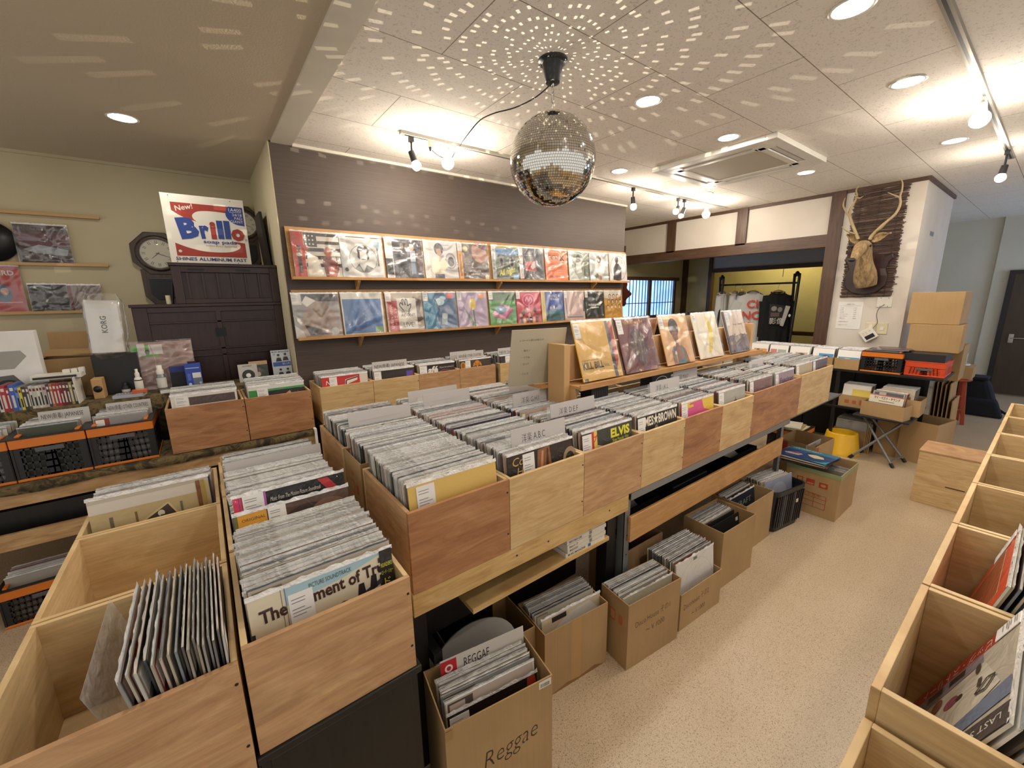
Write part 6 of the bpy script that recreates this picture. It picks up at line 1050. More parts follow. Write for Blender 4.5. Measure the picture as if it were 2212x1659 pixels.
e = thing('small_speaker', 'small orange wooden speaker box right of the bookend', 'speaker', (-0.565, 3.46, 1.043)); m = MB(); m.box(-0.012, -0.06, 0, 0.035, 0.06, 0.12, 'tan_light_wood'); m.build('cabinet', e, 0.003); m = MB(); m.lathe((0.012, -0.061, 0.06), [(0.0, 0), (0.02, 0), (0.02, 0.002), (0, 0.003)], 16, 'black_plastic', axis=(0, -1, 0)); m.build('cone', e)
# boxes behind
e = thing('turntable_box', 'large white product box with a grey picture at the far left', 'box', (0, 0, 0)); m = MB(); m.box(-1.25, 3.50, 1.043, -0.775, 3.57, 1.46, 'white_card'); m.build('box_body', e, 0.002)
m = MB(); m.art((-1.25, 3.50, 1.043), (0.475, 0, 0), (0, 0, 0.417), [('p', [(0.6, 0.74), (0.86, 0.74), (0.9, 0.66), (0.78, 0.5), (0.6, 0.5)], 0x9a9890), ('p', [(0.5, 0), (0.5, 0.4), (0.76, 0.42), (0.94, 0.06), (0.94, 0)], 0x5e5e5c), ('e', 0.7, 0.26, 0.1, 0.1, 0x2a2a2c), ('e', 0.7, 0.26, 0.05, 0.05, 0xb8b8b4)]); m.build('product_picture', e)
carton('cardboard_box', 'open brown carton behind the white turntable box', Matrix.Translation((-0.67, 3.74, 0.75)), 0.30, 0.25, 0.53)
for k, (y, z_, a, l) in enumerate(((3.64, 1.29, 0.12, 'bent cardboard flap over the open carton at the left'), (3.86, 1.30, -0.3, 'raised cardboard piece standing behind the open carton at the left'))):
    M = Matrix.Translation((-0.65, y, z_)) @ Matrix.Rotation(a if k == 0 else 1.4, 4, 'X') @ Matrix.Rotation(0.05, 4, 'Y'); m = MB(M); m.box(-0.15, 0, 0, 0.13, 0.20 if k == 0 else 0.13, 0.004, 'cardboard'); tag(m.build('cardboard_sheet'), l, 'cardboard')
m = MB(); m.box(-0.57, 3.50, 1.043, -0.36, 3.59, 1.295, 'black_wood'); tag(m.build('dark_box'), 'dark brown box under the bagged white product box', 'box')
# bagged product box
M = Matrix.Translation((-0.485, 3.50, 1.298)) @ Matrix.Rotation(-0.06, 4, 'X') @ Matrix.Rotation(0.03, 4, 'Y')
e = thing('bagged_product_box', 'white product box in a crinkled clear bag above the dark box', 'box', (0, 0, 0)); e.matrix_world = M
m = MB(); m.box(-0.072, 0, 0.01, 0.072, 0.08, 0.325, 'white_card'); m.art((-0.072, 0, 0.01), (0.144, 0, 0), (0, 0, 0.315), [('t', 'KORG', 0.58, 0.38, 0.085, 0x3a3a3c, {'rot': 1.57, 'bold': 0.02})]); m.build('product_box', e)
nu, nv = 18, 22; vs = []; fs = []; rr = random.Random(9)
for j in range(nv + 1):
    v_ = j / nv
    for i in range(nu):
        q = 2 * math.pi * i / nu; pinch = 1 - 0.35 * max(0, (v_ - 0.85) / 0.15) - 0.3 * max(0, (0.06 - v_) / 0.06)
        ex = lambda c: math.copysign(abs(c) ** 0.6, c)
        vs.append((0.088 * ex(math.cos(q)) * pinch + rr.uniform(-.004, .004) + 0.012 * (v_ > 0.3) * (math.cos(q) > 0), 0.04 + 0.056 * ex(math.sin(q)) * pinch + rr.uniform(-.004, .004), -0.03 + 0.40 * v_ + rr.uniform(-.004, .004)))
for j in range(nv):
    for i in range(nu): fs.append((j * nu + i, j * nu + (i + 1) % nu, (j + 1) * nu + (i + 1) % nu, (j + 1) * nu + i))
m = MB(); m.add(vs, fs, 'clear_film', smooth=True); m.build('plastic_bag', e)
# cleaning goods
def bottle(name, x, y, label, prof, cols_, parts):
    e = thing(name, label, 'bottle', (x, y, 1.043), 0, 'bottles on the left table')
    for nm, mat, pr in parts: m = MB(); m.lathe((0, 0, 0), pr, 18, mat); m.build(nm, e)
bottle('spray_bottle', -0.372, 3.44, 'white spray bottle standing at the left before the pink sleeve', 0, 0, [('bottle_body', 'white_plastic', [(0, 0), (0.02, 0), (0.021, 0.004), (0.021, 0.085), (0.016, 0.10), (0.009, 0.107)]), ('label_band', 'black_plastic', [(0.0213, 0.082), (0.0213, 0.088)]), ('spray_nozzle', 'white_plastic', [(0.0115, 0.104), (0.0115, 0.13), (0.007, 0.135), (0.007, 0.155), (0, 0.156)])])
bottle('cleaner_bottle', -0.262, 3.45, 'white capped bottle with silver label beside the blue boxes', 0, 0, [('bottle_body', 'steel_grey', [(0, 0), (0.024, 0), (0.025, 0.004), (0.025, 0.09), (0.018, 0.108)]), ('label_band', 'white_plastic', [(0.0255, 0.02), (0.0255, 0.085)]), ('cap', 'white_plastic', [(0.019, 0.108), (0.019, 0.135), (0.014, 0.14), (0.014, 0.165), (0, 0.166)])])
bottle('small_bottle', -0.44, 3.47, 'small dark glass bottle with a blue base left of the spray bottle', 0, 0, [('bottle_body', 'dark_steel', [(0, 0), (0.02, 0), (0.02, 0.045), (0.012, 0.056)]), ('label_band', 'white_plastic', [(0.0205, 0.015), (0.0205, 0.032)]), ('cap', 'black_plastic', [(0.012, 0.056), (0.012, 0.07), (0, 0.071)])])
for k, (x, y, wd, dp, h, c, l) in enumerate(((-0.215, 3.46, 0.08, 0.05, 0.145, 0x2a3478, 'dark blue box with black panel beside the cleaner bottle'), (-0.135, 3.42, 0.085, 0.04, 0.16, 0x3450b0, 'bright blue packet with white picture at the right of the cleaning goods'))):
    e = thing('goods_packet', l, 'packet', (0, 0, 0), 0, 'blue packets on the left table'); m = MB(); m.box(x, y, 1.043, x + wd, y + dp, 1.043 + h, 'print', c)
    m.art((x, y, 1.043), (wd, 0, 0), (0, 0, h), [('r', 0, 0, 1, 0.75, 0x1c1c26)] if k == 0 else [('r', 0.05, 0.8, 0.9, 0.84, 0xa8b4e0), ('r', 0.42, 0.4, 0.95, 0.62, 0xe4e4e0), ('r', 0.42, 0.08, 0.98, 0.38, 0x6a7a8a), ('e', 0.2, 0.15, 0.1, 0.06, 0xd8dcf0), ('e', 0.85, 0.18, 0.08, 0.05, 0xb8c0d8), ('r', 0.1, 0.3, 0.3, 0.6, 0x5a70cc)]); m.build('carton', e)
    if k: m = MB(); m.box(x + 0.02, y + 0.018, 1.043 + h, x + 0.065, y + 0.022, 1.043 + h + 0.014, 'black_plastic'); m.build('hang_tab', e)
M = Matrix.Translation((-0.235, 3.525, 1.043)) @ Matrix.Rotation(-0.12, 4, 'X')
front(M, [('r', 0, 0, 1, 1, 0xa08078), ('r', 0, 0.7, 0.42, 0.95, 0x6ab04a), ('r', 0.1, 0.72, 0.22, 0.97, 0xe0ddd8), ('r', 0.28, 0.74, 0.5, 0.95, 0xd0cdc6), ('e', 0.25, 0.8, 0.04, 0.04, 0x3a3a3a), ('l', [(0.3, 0.98), (0.36, 0.6), (0.3, 0.2)], 0.004, 0xb8a098)], 'dull pink shrink wrapped sleeve with a green label behind the bottles', tagged=False, base=0xa08078, name='displayed_sleeve', w=0.31, h=0.31, flap=False)
for k, (x, y, z_, wd, dp, c, l) in enumerate(((-0.49, 3.33, 1.043, 0.14, 0.09, 0xb8bcc4, 'wrapped silver patterned case lying before the bottles'), (-0.40, 3.325, 1.063, 0.07, 0.05, 0xc8602a, 'small orange packet lying at the cloth edge'), (-0.27, 3.33, 1.043, 0.06, 0.08, 0x4a4a4a, 'small dark case with a hanging white price slip'))):
    M = Matrix.Translation((x, y, z_)) @ Matrix.Rotation(0.15 * (k - 1), 4, 'Z'); m = MB(M); m.box(0, 0, 0, wd, dp, 0.018, 'wrapped', c)
    if k == 0:
        for q in range(9): m.art((0, 0, 0.018), (wd, 0, 0), (0, dp, 0), [('l', [(0.1 * q + 0.05, 0.1), (0.1 * q + 0.12, 0.5), (0.1 * q + 0.03, 0.9)], 0.004, 0x3a4458)])
    o = m.build('wrapped_case'); tag(o, l, 'case')
    if k == 2: m = MB(M); m.box(0.0, -0.004, -0.025, 0.045, -0.001, 0.02, 'white_card'); m.build('price_slip', o)
# two singles and a magazine leaning on the chest
for k, (x, y, wd, h, it, l) in enumerate(((0.155, 3.40, 0.115, 0.125, [('r', 0, 0, 1, 1, 0xbdbab2), ('t', 'NUMBER', 0.24, 0.84, 0.1, 0x3a3a38, {'w': 0.5}), ('e', 0.5, 0.36, 0.34, 0.32, 0x1e1e20), ('e', 0.5, 0.36, 0.13, 0.12, 0xe8e6e0)], 'small sleeve showing a black disc on a grey ground, before the dark chest'),
      (0.225, 3.44, 0.115, 0.135, [('r', 0, 0, 1, 1, 0x3a4a3e), ('r', 0, 0.8, 1, 1, 0xc8a070), ('e', 0.45, 0.4, 0.2, 0.25, 0x6a5a4c), ('e', 0.48, 0.3, 0.1, 0.12, 0xd0c4b0)], 'small green and tan sleeve half hidden behind the black disc sleeve'),
      (0.372, 3.45, 0.125, 0.20, [('r', 0, 0, 1, 1, 0xd0d8e0), ('t', 'MUSIC MAGAZINE', 0.05, 0.91, 0.055, 0x2a3a5a, {'w': 0.9, 'bold': 0.02}), ('t', '10', 0.1, 0.82, 0.06, 0x2a3a5a), ('r', 0.05, 0.40, 0.98, 0.56, 0x2f5aa8), ('t', 'BLUE', 0.55, 0.45, 0.08, 0xc8d4ec)] + [q for a, b in ((0.38, 0.62), (0.74, 0.64), (0.4, 0.08), (0.78, 0.08)) for q in (('p', [(a - 0.16, b - 0.04), (a - 0.1, b + 0.1), (a + 0.1, b + 0.1), (a + 0.16, b - 0.04)], 0x2a2a34), ('e', a, b + 0.16, 0.06, 0.065, 0xb8b4b0), ('e', a, b + 0.2, 0.07, 0.04, 0x22222a))], 'pale blue magazine cover with four figures leaning by the wall corner'))):
    M = Matrix.Translation((x, y, 1.043)) @ Matrix.Rotation(-0.1, 4, 'X'); m = MB(M); m.box(0, 0, 0, wd, 0.004, h, 'wrapped_soft', 0xd0cdc6); m.art((0, 0, 0), (wd, 0, 0), (0, 0, h), it, 'wrapped_soft'); tag(m.build('magazine' if k == 2 else 'small_sleeve'), l, 'magazine' if k == 2 else 'record')
# ---- dark stepped chest
e = thing('step_chest', 'dark stepped wooden chest with barred upper doors against the back wall', 'chest', (0, 0, 0))
YC = 3.60; XA, XM, XE = -0.352, -0.118, 0.502; yb2 = 4.40
m = MB(); m.box(XA + 0.01, YC + 0.02, 0.75, XE - 0.005, yb2, 1.575, 'chest_wood'); m.build('lower_carcass', e)
m = MB(); m.box(XM + 0.01, YC + 0.02, 1.59, XE - 0.005, yb2, 1.845, 'chest_wood'); m.build('upper_carcass', e)
m = MB(); m.box(XA - 0.01, YC - 0.012, 1.572, XE, yb2, 1.592, 'chest_wood'); m.build('lower_top', e, 0.002)
m = MB(); m.box(XM - 0.01, YC - 0.012, 1.842, XE, yb2, 1.862, 'chest_wood'); m.build('upper_top', e, 0.002)
m = MB()
for a in ((XA, 0.75, XA + 0.075, 1.572), (XE - 0.05, 0.75, XE, 1.572), (0.085, 0.75, 0.115, 1.54), (XA + 0.075, 1.535, XE - 0.05, 1.572), (XA + 0.075, 1.46, XE - 0.05, 1.475), (XA + 0.075, 1.27, XE - 0.05, 1.285), (XA + 0.075, 1.225, XE - 0.05, 1.238)): m.box(a[0], YC - 0.004, a[1], a[2], YC + 0.02, a[3], 'chest_wood')
m.build('front_frame', e, 0.003)
for x0, x1 in ((XA + 0.075, 0.085), (0.115, XE - 0.05)):
    m = MB(); m.box(x0, YC + 0.008, 0.76, x1, YC + 0.022, 1.535, 'chest_wood'); m.build('door_panel', e)
m = MB()
for a in ((XM, 1.592, XM + 0.05, 1.842), (XE - 0.05, 1.592, XE, 1.842), (XM + 0.05, 1.592, XE - 0.05, 1.625), (XM + 0.05, 1.80, XE - 0.05, 1.842)): m.box(a[0], YC - 0.004, a[1], a[2], YC + 0.02, a[3], 'chest_wood')
m.build('upper_frame', e, 0.003)
for q in range(6):
    x = XM + 0.075 + q * 0.083; m = MB(); m.box(x, YC, 1.625, x + 0.012, YC + 0.02, 1.80, 'chest_wood'); m.build('bar', e, 0.002)
for x0 in (XM + 0.09, XM + 0.36):
    m = MB(); m.box(x0, YC - 0.008, 1.815, x0 + 0.09, YC - 0.003, 1.826, 'black_metal'); m.build('iron_fitting', e)
m = MB(); m.box(0.07, YC - 0.006, 1.36, 0.13, YC - 0.003, 1.42, 'black_metal'); m.build('lock_plate', e)
m = MB(); m.cyl((-0.16, YC + 0.05, 1.592), (-0.16, YC + 0.05, 1.65), 0.014, n=14, mat='cream_plastic'); tag(m.build('candle_stub'), 'short white cylinder on the lower step of the dark chest', 'candle')
m = MB(Matrix.Translation((-0.145, YC + 0.06, 1.592)) @ Matrix.Rotation(0.13, 4, 'Y')); m.box(0, 0, 0, 0.004, 0.2, 0.26, 'black_wood'); tag(m.build('thin_board'), 'thin dark board leaning between the clock and the upper chest', 'board')
# sign on top
e = thing('soap_pad_sign', 'white enamel sign with red and blue soap pad lettering on the chest', 'sign', (0, 0, 0)); M = Matrix.Translation((-0.105, YC - 0.005, 1.863)) @ Matrix.Rotation(-0.03, 4, 'X'); e.matrix_world = M
SW, SH = 0.452, 0.435
m = MB(); m.box(0, 0, 0, SW, 0.006, SH, 'print', 0xcbc7bb)
RED, BLU, CR = 0x8c2c20, 0x1f3a80, 0xcbc7bb
curve = lambda P, k=6: [(p.x, p.y) for p in smooth([(a, b, 0) for a, b in P], k)]
m.art((0, 0, 0), (SW, 0, 0), (0, 0, SH), [
    ('p', [(0.10, 0.88), (0.96, 0.88)] + curve([(0.96, 0.80), (0.86, 0.775), (0.6, 0.79), (0.42, 0.775), (0.34, 0.72), (0.34, 0.66), (0.38, 0.62)]) + curve([(0.38, 0.62), (0.28, 0.65), (0.18, 0.70), (0.10, 0.76)]), RED),
    ('p', [(0.08, 0.10), (0.95, 0.10), (0.95, 0.33)] + curve([(0.95, 0.33), (0.84, 0.345), (0.80, 0.335), (0.88, 0.30), (0.86, 0.235), (0.72, 0.18), (0.45, 0.175), (0.25, 0.22), (0.08, 0.29)]), RED),
    ('p', [(0.98, 0.885), (0.98, 0.60)] + curve([(0.98, 0.60), (0.86, 0.62), (0.775, 0.69), (0.75, 0.77), (0.775, 0.85), (0.80, 0.885)]), BLU),
    ('t', 'New!', 0.15, 0.755, 0.075, CR, {'bold': 0.01, 'rot': 0.25, 'shear': 0.15}), ('t', '1A400', 0.96, 0.815, 0.05, CR, {'al': 'r'}), ('l', [(0.80, 0.80), (0.96, 0.805)], 0.002, CR), ('t', '24/18', 0.96, 0.745, 0.042, CR, {'al': 'r'}), ('t', 'PAD', 0.96, 0.692, 0.042, CR, {'al': 'r'}), ('t', 'GIANT', 0.965, 0.64, 0.042, CR, {'al': 'r'}),
    ('t', 'B', 0.165, 0.365, 0.285, BLU, {'bold': 0.055, 'rot': 0.16, 'w': 0.235}), ('t', 'r', 0.405, 0.385, 0.25, BLU, {'bold': 0.055, 'rot': 0.08, 'w': 0.115}), ('t', 'i', 0.525, 0.39, 0.25, RED, {'bold': 0.06, 'w': 0.075}), ('t', 'l', 0.615, 0.40, 0.25, BLU, {'bold': 0.06, 'w': 0.075}), ('t', 'l', 0.705, 0.405, 0.25, BLU, {'bold': 0.06, 'w': 0.075}), ('t', 'o', 0.78, 0.385, 0.235, RED, {'bold': 0.055, 'rot': -0.06, 'w': 0.175}), ('t', '®', 0.955, 0.365, 0.035, BLU),
    ('t', 'soap pads', 0.42, 0.305, 0.052, BLU, {'bold': 0.02, 'w': 0.42}), ('t', 'WITH RUST RESISTER', 0.44, 0.255, 0.024, 0x8a5a2a, {'w': 0.40}), ('e', 0.125, 0.17, 0.02, 0.02, CR), ('t', 'U', 0.117, 0.158, 0.025, RED), ('t', 'SHINES ALUMINUM FAST', 0.06, 0.035, 0.05, 0x2a3560, {'bold': 0.02, 'w': 0.88})])
m.build('enamel_plate', e)
for a, b in ((0.09, 0.97), (0.83, 0.965), (0.07, 0.015), (0.82, 0.01)):
    m = MB(); m.cyl((a * SW, -0.001, b * SH), (a * SW, 0.001, b * SH), 0.003, n=8, mat='dark_steel'); m.build('nail_hole', e)
# clocks
def wall_clock(x, y, z, s, label):
    e = thing('wall_clock', label, 'clock', (x, y, z)); e.scale = (s, s, s)
    o8 = lambda r: [(r * math.cos(math.pi / 8 + math.pi / 4 * k), 0, r * math.sin(math.pi / 8 + math.pi / 4 * k)) for k in range(8)]
    m = MB(); m.prism(o8(0.175)[::-1], (0, -0.05, 0), 'clock_wood'); m.build('octagon_case', e, 0.006)
    m = MB(); m.lathe((0, -0.05, 0), [(0.108, 0), (0.135, 0.0), (0.138, 0.006), (0.122, 0.014), (0.108, 0.008)], 32, 'clock_wood', axis=(0, -1, 0)); m.build('bezel', e)
    m = MB(); m.lathe((0, -0.052, 0), [(0.0, 0.0), (0.11, 0.0)], 32, 'print', 0xc2bca4, axis=(0, -1, 0)); dl = m.build('dial', e)
    m = MB()
    for k in range(12):
        a = math.pi / 6 * k; ca, sa = math.cos(a), math.sin(a); nn = V((ca, 0, sa)); tt = V((-sa, 0, ca))
        for off in (-0.005, 0.005): m.poly([nn * 0.075 + tt * (off - 0.0016) + V((0, -0.0528, 0)), nn * 0.098 + tt * (off - 0.0016) + V((0, -0.0528, 0)), nn * 0.098 + tt * (off + 0.0016) + V((0, -0.0528, 0)), nn * 0.075 + tt * (off + 0.0016) + V((0, -0.0528, 0))], 'dark_paint')
    m.build('numerals', dl)
    for L, a, nm in ((0.055, 3.9, 'hour_hand'), (0.08, -0.35, 'minute_hand')):
        d = V((math.cos(a), 0, math.sin(a))); m = MB(); m.cyl(V((0, -0.054, 0)) - d * 0.012, V((0, -0.054, 0)) + d * L, 0.003, 0.0012, 6, 'black_metal'); m.build(nm, e)
    m = MB(); m.lathe((0, -0.06, 0), [(0.112, 0.0), (0.08, 0.012), (0.04, 0.018), (0.0, 0.02)], 28, 'glass_dial', axis=(0, -1, 0)); m.build('glass', e)
    m = MB(); m.prism([(-0.125, 0, -0.12), (-0.125, 0, -0.33), (-0.07, 0, -0.40), (0.07, 0, -0.40), (0.125, 0, -0.33), (0.125, 0, -0.12)], (0, -0.045, 0), 'clock_wood'); m.build('pendulum_case', e, 0.005)
    m = MB(); m.prism([(-0.085, -0.0455, -0.19), (-0.085, -0.0455, -0.31), (-0.045, -0.0455, -0.36), (0.045, -0.0455, -0.36), (0.085, -0.0455, -0.31), (0.085, -0.0455, -0.19)], (0, -0.006, 0), 'black_wood'); m.build('pendulum_door', e, 0.003)
    m = MB(); m.prism([(-0.07, -0.052, -0.20), (-0.07, -0.052, -0.30), (-0.04, -0.052, -0.342), (0.04, -0.052, -0.342), (0.07, -0.052, -0.30), (0.07, -0.052, -0.20)], (0, -0.001, 0), 'dark_steel'); m.build('pendulum_glass', e)
    return e
wall_clock(-0.205, 4.455, 1.985, 1.0, 'octagonal wooden pendulum clock on the back wall left of the sign')
wall_clock(0.40, 4.455, 2.26, 0.92, 'dark wall clock mostly hidden behind the soap pad sign')
m = MB(Matrix.Translation((0.497, 3.75, 1.863)) @ Matrix.Rotation(-0.06, 4, 'Y')); m.box(-0.02, 0, 0, 0.0, 0.30, 0.40, 'black_wood'); o = m.build('framed_picture', bevel=0.003); tag(o, 'dark frame leaning in the corner right of the sign', 'frame')
# rails and sleeves on the back wall
for z_, x1, l in ((2.230, -0.504, 'uppermost thin wooden rail on the back wall'), (1.889, -0.509, 'middle thin wooden rail on the back wall below the purple sleeve'), (1.551, -0.60, 'lowest thin wooden rail on the back wall below the red sleeve')):
    m = MB(); m.box(-2.1, 4.425, z_ - 0.012, x1, 4.457, z_ + 0.002, 'tan_light_wood'); m.box(-2.1, 4.422, z_ - 0.012, x1, 4.427, z_ + 0.008, 'tan_light_wood'); tag(m.build('wall_rail'), l, 'rail', 'rails on the back wall')
for x, z_, wd, h, it, l in ((-0.953, 1.894, 0.262, 0.262, [('r', 0, 0, 1, 1, 0x3a2830), ('r', 0, 0.45, 1, 0.8, 0x5a2f42), ('p', [(0.1, 0.35), (0.4, 0.48), (0.95, 0.36), (0.9, 0.2), (0.3, 0.26)], 0x9aa0a6), ('r', 0, 0, 1, 0.18, 0x2a1e26), ('t', 'THE TIDE IS DISTANT', 0.3, 0.86, 0.04, 0x9a8a90)], 'dark purple landscape sleeve on the middle rail at the left'),
      (-1.29, 1.556, 0.315, 0.315, [('r', 0, 0, 1, 1, 0xb02a2c), ('t', 'BIRD', 0.62, 0.8, 0.1, 0xd8d4cc, {'bold': 0.03}), ('e', 0.7, 0.4, 0.12, 0.2, 0x4a6a8a), ('e', 0.72, 0.45, 0.06, 0.08, 0xc0907a), ('r', 0.55, 0.2, 0.95, 0.22, 0xd8b0a8)], 'red sleeve with white lettering at the left edge on the lowest rail'),
      (-0.952, 1.556, 0.19, 0.19, [('r', 0, 0, 1, 1, 0x33343a), ('p', [(0.1, 0.2), (0.5, 0.7), (0.9, 0.3)], 0x4a4a50), ('l', [(0.05, 0.9), (0.3, 0.95), (0.6, 0.85)], 0.01, 0xa8a8aa)], 'dark grey small sleeve in crinkled plastic on the lowest rail'),
      (-0.758, 1.556, 0.175, 0.185, [('r', 0, 0, 1, 1, 0x8a7a78), ('e', 0.4, 0.5, 0.2, 0.25, 0xb0a49c), ('r', 0, 0, 0.1, 1, 0x6a2a2a)], 'pale brown small sleeve partly hidden by the bagged box on the lowest rail')):
    front(Matrix.Translation((x + wd / 2, 4.43, z_)) @ Matrix.Rotation(-0.06, 4, 'X'), it, l, tagged=False, w=wd, h=h, name='displayed_sleeve', mat='wrapped')
e = thing('picture_disc', 'round black picture record at the left edge above the middle rail', 'record', (-1.075, 4.435, 2.03)); m = MB(); m.lathe((0, 0, 0), [(0, 0.002), (0.135, 0.002), (0.135, 0), (0, 0)], 40, 'black_plastic', axis=(0, -1, 0)); m.build('vinyl', e)
m = MB(); m.lathe((0, -0.0025, 0), [(0, 0), (0.05, 0)], 28, 'print', 0x6a3a3a, axis=(0, -1, 0)); m.build('centre_label', e)
# under the left table
crate(Matrix.Translation((-0.84, 3.06, 0.001)), 0.33, 0.22, 0.20, 'folding crate with orange rim on the floor under the left table', 'crates on the floor at the left', fill=12)
m = MB(); m.box(-1.75, 3.0, 0.451, -0.3, 3.5, 0.60, 'black_wood'); tag(m.build('storage_box'), 'long dark box on the shelf under the left table', 'box')
for k, y in enumerate((3.16, 3.5)):
    m = MB(); m.box(-0.45, 2.99 + k * 0.02, 0.002, 0.2, 3.3, 0.30, 'black_wood') if k == 0 else None
    if k == 0: tag(m.build('storage_box'), 'dark box on the floor under the left table', 'box')
# ================================================================== boxes on the floor
def boxM(x, y, rz=0.0, z=0.0): return Matrix.Translation((x, y, z)) @ Matrix.Rotation(rz, 4, 'Z')
def fill(M, n, dp, z, tilt, label, group, y0=None, step=0.008, keep=True, sc=1.0):
    for k in range(n):
        Q = M @ Matrix.Translation((RN.gauss(0, .003), (-dp / 2 + 0.02 if y0 is None else y0) + k * step, z)) @ Matrix.Rotation(RN.gauss(0, .006), 4, 'Z') @ Matrix.Rotation(-tilt + RN.gauss(0, .006), 4, 'X')
        if keep: rec(Q, label, group)
        else: rest(Q @ Matrix.Scale(sc, 4))
MK = 0x3a2a1c
# reggae carton
M = boxM(0.585, 0.945, -0.155)
carton('cardboard_box', 'tall carton handwritten Reggae at the bottom of the picture', M, 0.365, 0.215, 0.40, 'record cartons along the aisle', [('t', 'Reggae', 0.32, 0.44, 0.17, MK, {'rot': 0.12, 'shear': 0.25, 'w': 0.52, 'bold': -0.014}), ('r', 0.86, 0.92, 0.985, 0.99, 0xdad6cc)] + [('r', 0.875 + 0.012 * q, 0.93, 0.88 + 0.012 * q, 0.965, 0x2a2a2a) for q in range(8)] + [('r', 0.0, 0.90, 0.06, 0.985, 0x9a7a4a)])
fill(M, 9, 0.215, 0.085, 0.10, 'packed record in the tall Reggae carton', 'packed records in the Reggae carton', y0=-0.062, step=0.011)
front(M @ Matrix.Translation((0, -0.088, 0.062)) @ Matrix.Rotation(-0.12, 4, 'X'), [('r', 0, 0, 1, 1, 0x1c1214), ('p', [(0.86, 0.6), (0.88, 0.98), (0.97, 0.99), (1, 0.8), (0.97, 0.6)], 0xb03a26), ('e', 0.62, 0.72, 0.045, 0.05, 0xc02a4c), ('e', 0.32, 0.72, 0.1, 0.05, 0x4a2630)], 'black and red sleeve at the front of the Reggae carton', tagpos=(0.02, 0.6, 0.22, 0.96))
M2 = M @ Matrix.Translation((0.02, 0.066, 0.39)) @ Matrix.Rotation(-0.10, 4, 'X'); m = MB(M2); m.box(-0.155, 0, -0.2, 0.155, 0.002, 0.055, 'print', 0xc9c2ba); m.box(-0.155, -0.0012, -0.1, -0.10, -0.0004, 0.05, 'print', 0xb8242c)
m.art((-0.155, 0, -0.02), (0.31, 0, 0), (0, 0, 0.075), [('t', 'REGGAE', 0.26, 0.3, 0.45, INK, {'w': 0.30})]); m.art((-0.155, -0.0013, -0.02), (0.055, 0, 0), (0, 0, 0.07), [('e', 0.5, 0.6, 0.25, 0.2, 0xe0d8d0), ('e', 0.5, 0.6, 0.14, 0.11, 0xb8242c), ('r', 0.15, 0.1, 0.8, 0.25, 0xe0d8d0)]); tag(m.build('divider_card'), 'grey divider card lettered REGGAE inside the tall carton', 'divider card')
# round ended grey bag and plain carton behind
M = boxM(0.62, 1.27, -0.05)
carton('cardboard_box', 'plain carton in the shade behind the Reggae carton', boxM(0.74, 1.20, -0.06), 0.34, 0.22, 0.30, 'record cartons along the aisle')
m = MB(); P = [(0.17 * math.cos(q), 0, 0.12 * math.sin(q)) for q in [math.pi * i / 16 for i in range(17)]]
m.T = boxM(0.66, 1.13, -0.1, 0.28) @ Matrix.Rotation(-0.25, 4, 'X'); m.prism([(0.17, 0, -0.16)] + P + [(-0.17, 0, -0.16)], (0, 0.006, 0), 'print', 0xa5a39e); tag(m.build('paper_sleeve'), 'grey round topped inner sleeve behind the Reggae carton', 'sleeve')
# plain taped carton
M = boxM(1.075, 1.10, -0.10)
carton('cardboard_box', 'plain carton with a tape line and worn base, right of the Reggae carton', M, 0.335, 0.20, 0.305, 'record cartons along the aisle', [('r', 0.40, 0, 0.56, 1, 0xb08a58), ('p', [(0.1, 0.0), (0.35, 0.06), (0.55, 0.03), (0.8, 0.07), (0.95, 0)], 0x8a6238)])
fill(M, 8, 0.2, 0.012, 0.12, 'packed record in the plain taped carton', 'packed records in the plain taped carton', y0=-0.055, step=0.012)
front(M @ Matrix.Translation((0.01, -0.08, 0.01)) @ Matrix.Rotation(-0.10, 4, 'X'), [('r', 0, 0, 1, 1, 0xc9b99c), ('r', 0.16, 0.9, 0.4, 0.97, 0x2a2424), ('p', [(0.12, 0.4), (0.2, 0.8), (0.45, 0.93), (0.8, 0.96), (0.95, 0.8), (0.98, 0.4)], 0xd4d0c8)], 'cream sleeve with a white inner bag at the front of the plain taped carton', tagged=False)
# disco house carton
M = boxM(1.438, 0.962, -0.11)
carton('cardboard_box', 'carton handwritten Disco House and 1000 yen in the aisle', M, 0.335, 0.165, 0.325, 'record cartons along the aisle', [('t', 'Disco.House その1', 0.14, 0.60, 0.09, MK, {'rot': 0.05, 'w': 0.66, 'bold': -0.014}), ('t', '～￥1000', 0.34, 0.42, 0.09, MK, {'rot': 0.05, 'w': 0.36, 'bold': -0.014})], [('r', 0.35, 0.60, 0.55, 0.78, 0xb8683e), ('r', 0.38, 0.63, 0.52, 0.75, 0xb9925f), ('r', 0.66, 0.62, 0.8, 0.76, 0xb8683e)])
fill(M, 11, 0.165, 0.012, 0.06, 'packed record in the carton handwritten Disco House', 'packed records in the first disco carton', y0=-0.042, step=0.0095)
front(M @ Matrix.Translation((0, -0.064, 0.012)) @ Matrix.Rotation(-0.08, 4, 'X'), [('r', 0, 0, 1, 1, 0xc6c2aa), ('e', 0.62, 0.80, 0.045, 0.05, 0x3a3636), ('e', 0.64, 0.73, 0.03, 0.05, 0x4a4646), ('r', 0.08, 0.70, 0.2, 0.82, 0xc8402a)], 'pale green grey sleeve with a tiny figure in the carton handwritten Disco House', tagged=False)
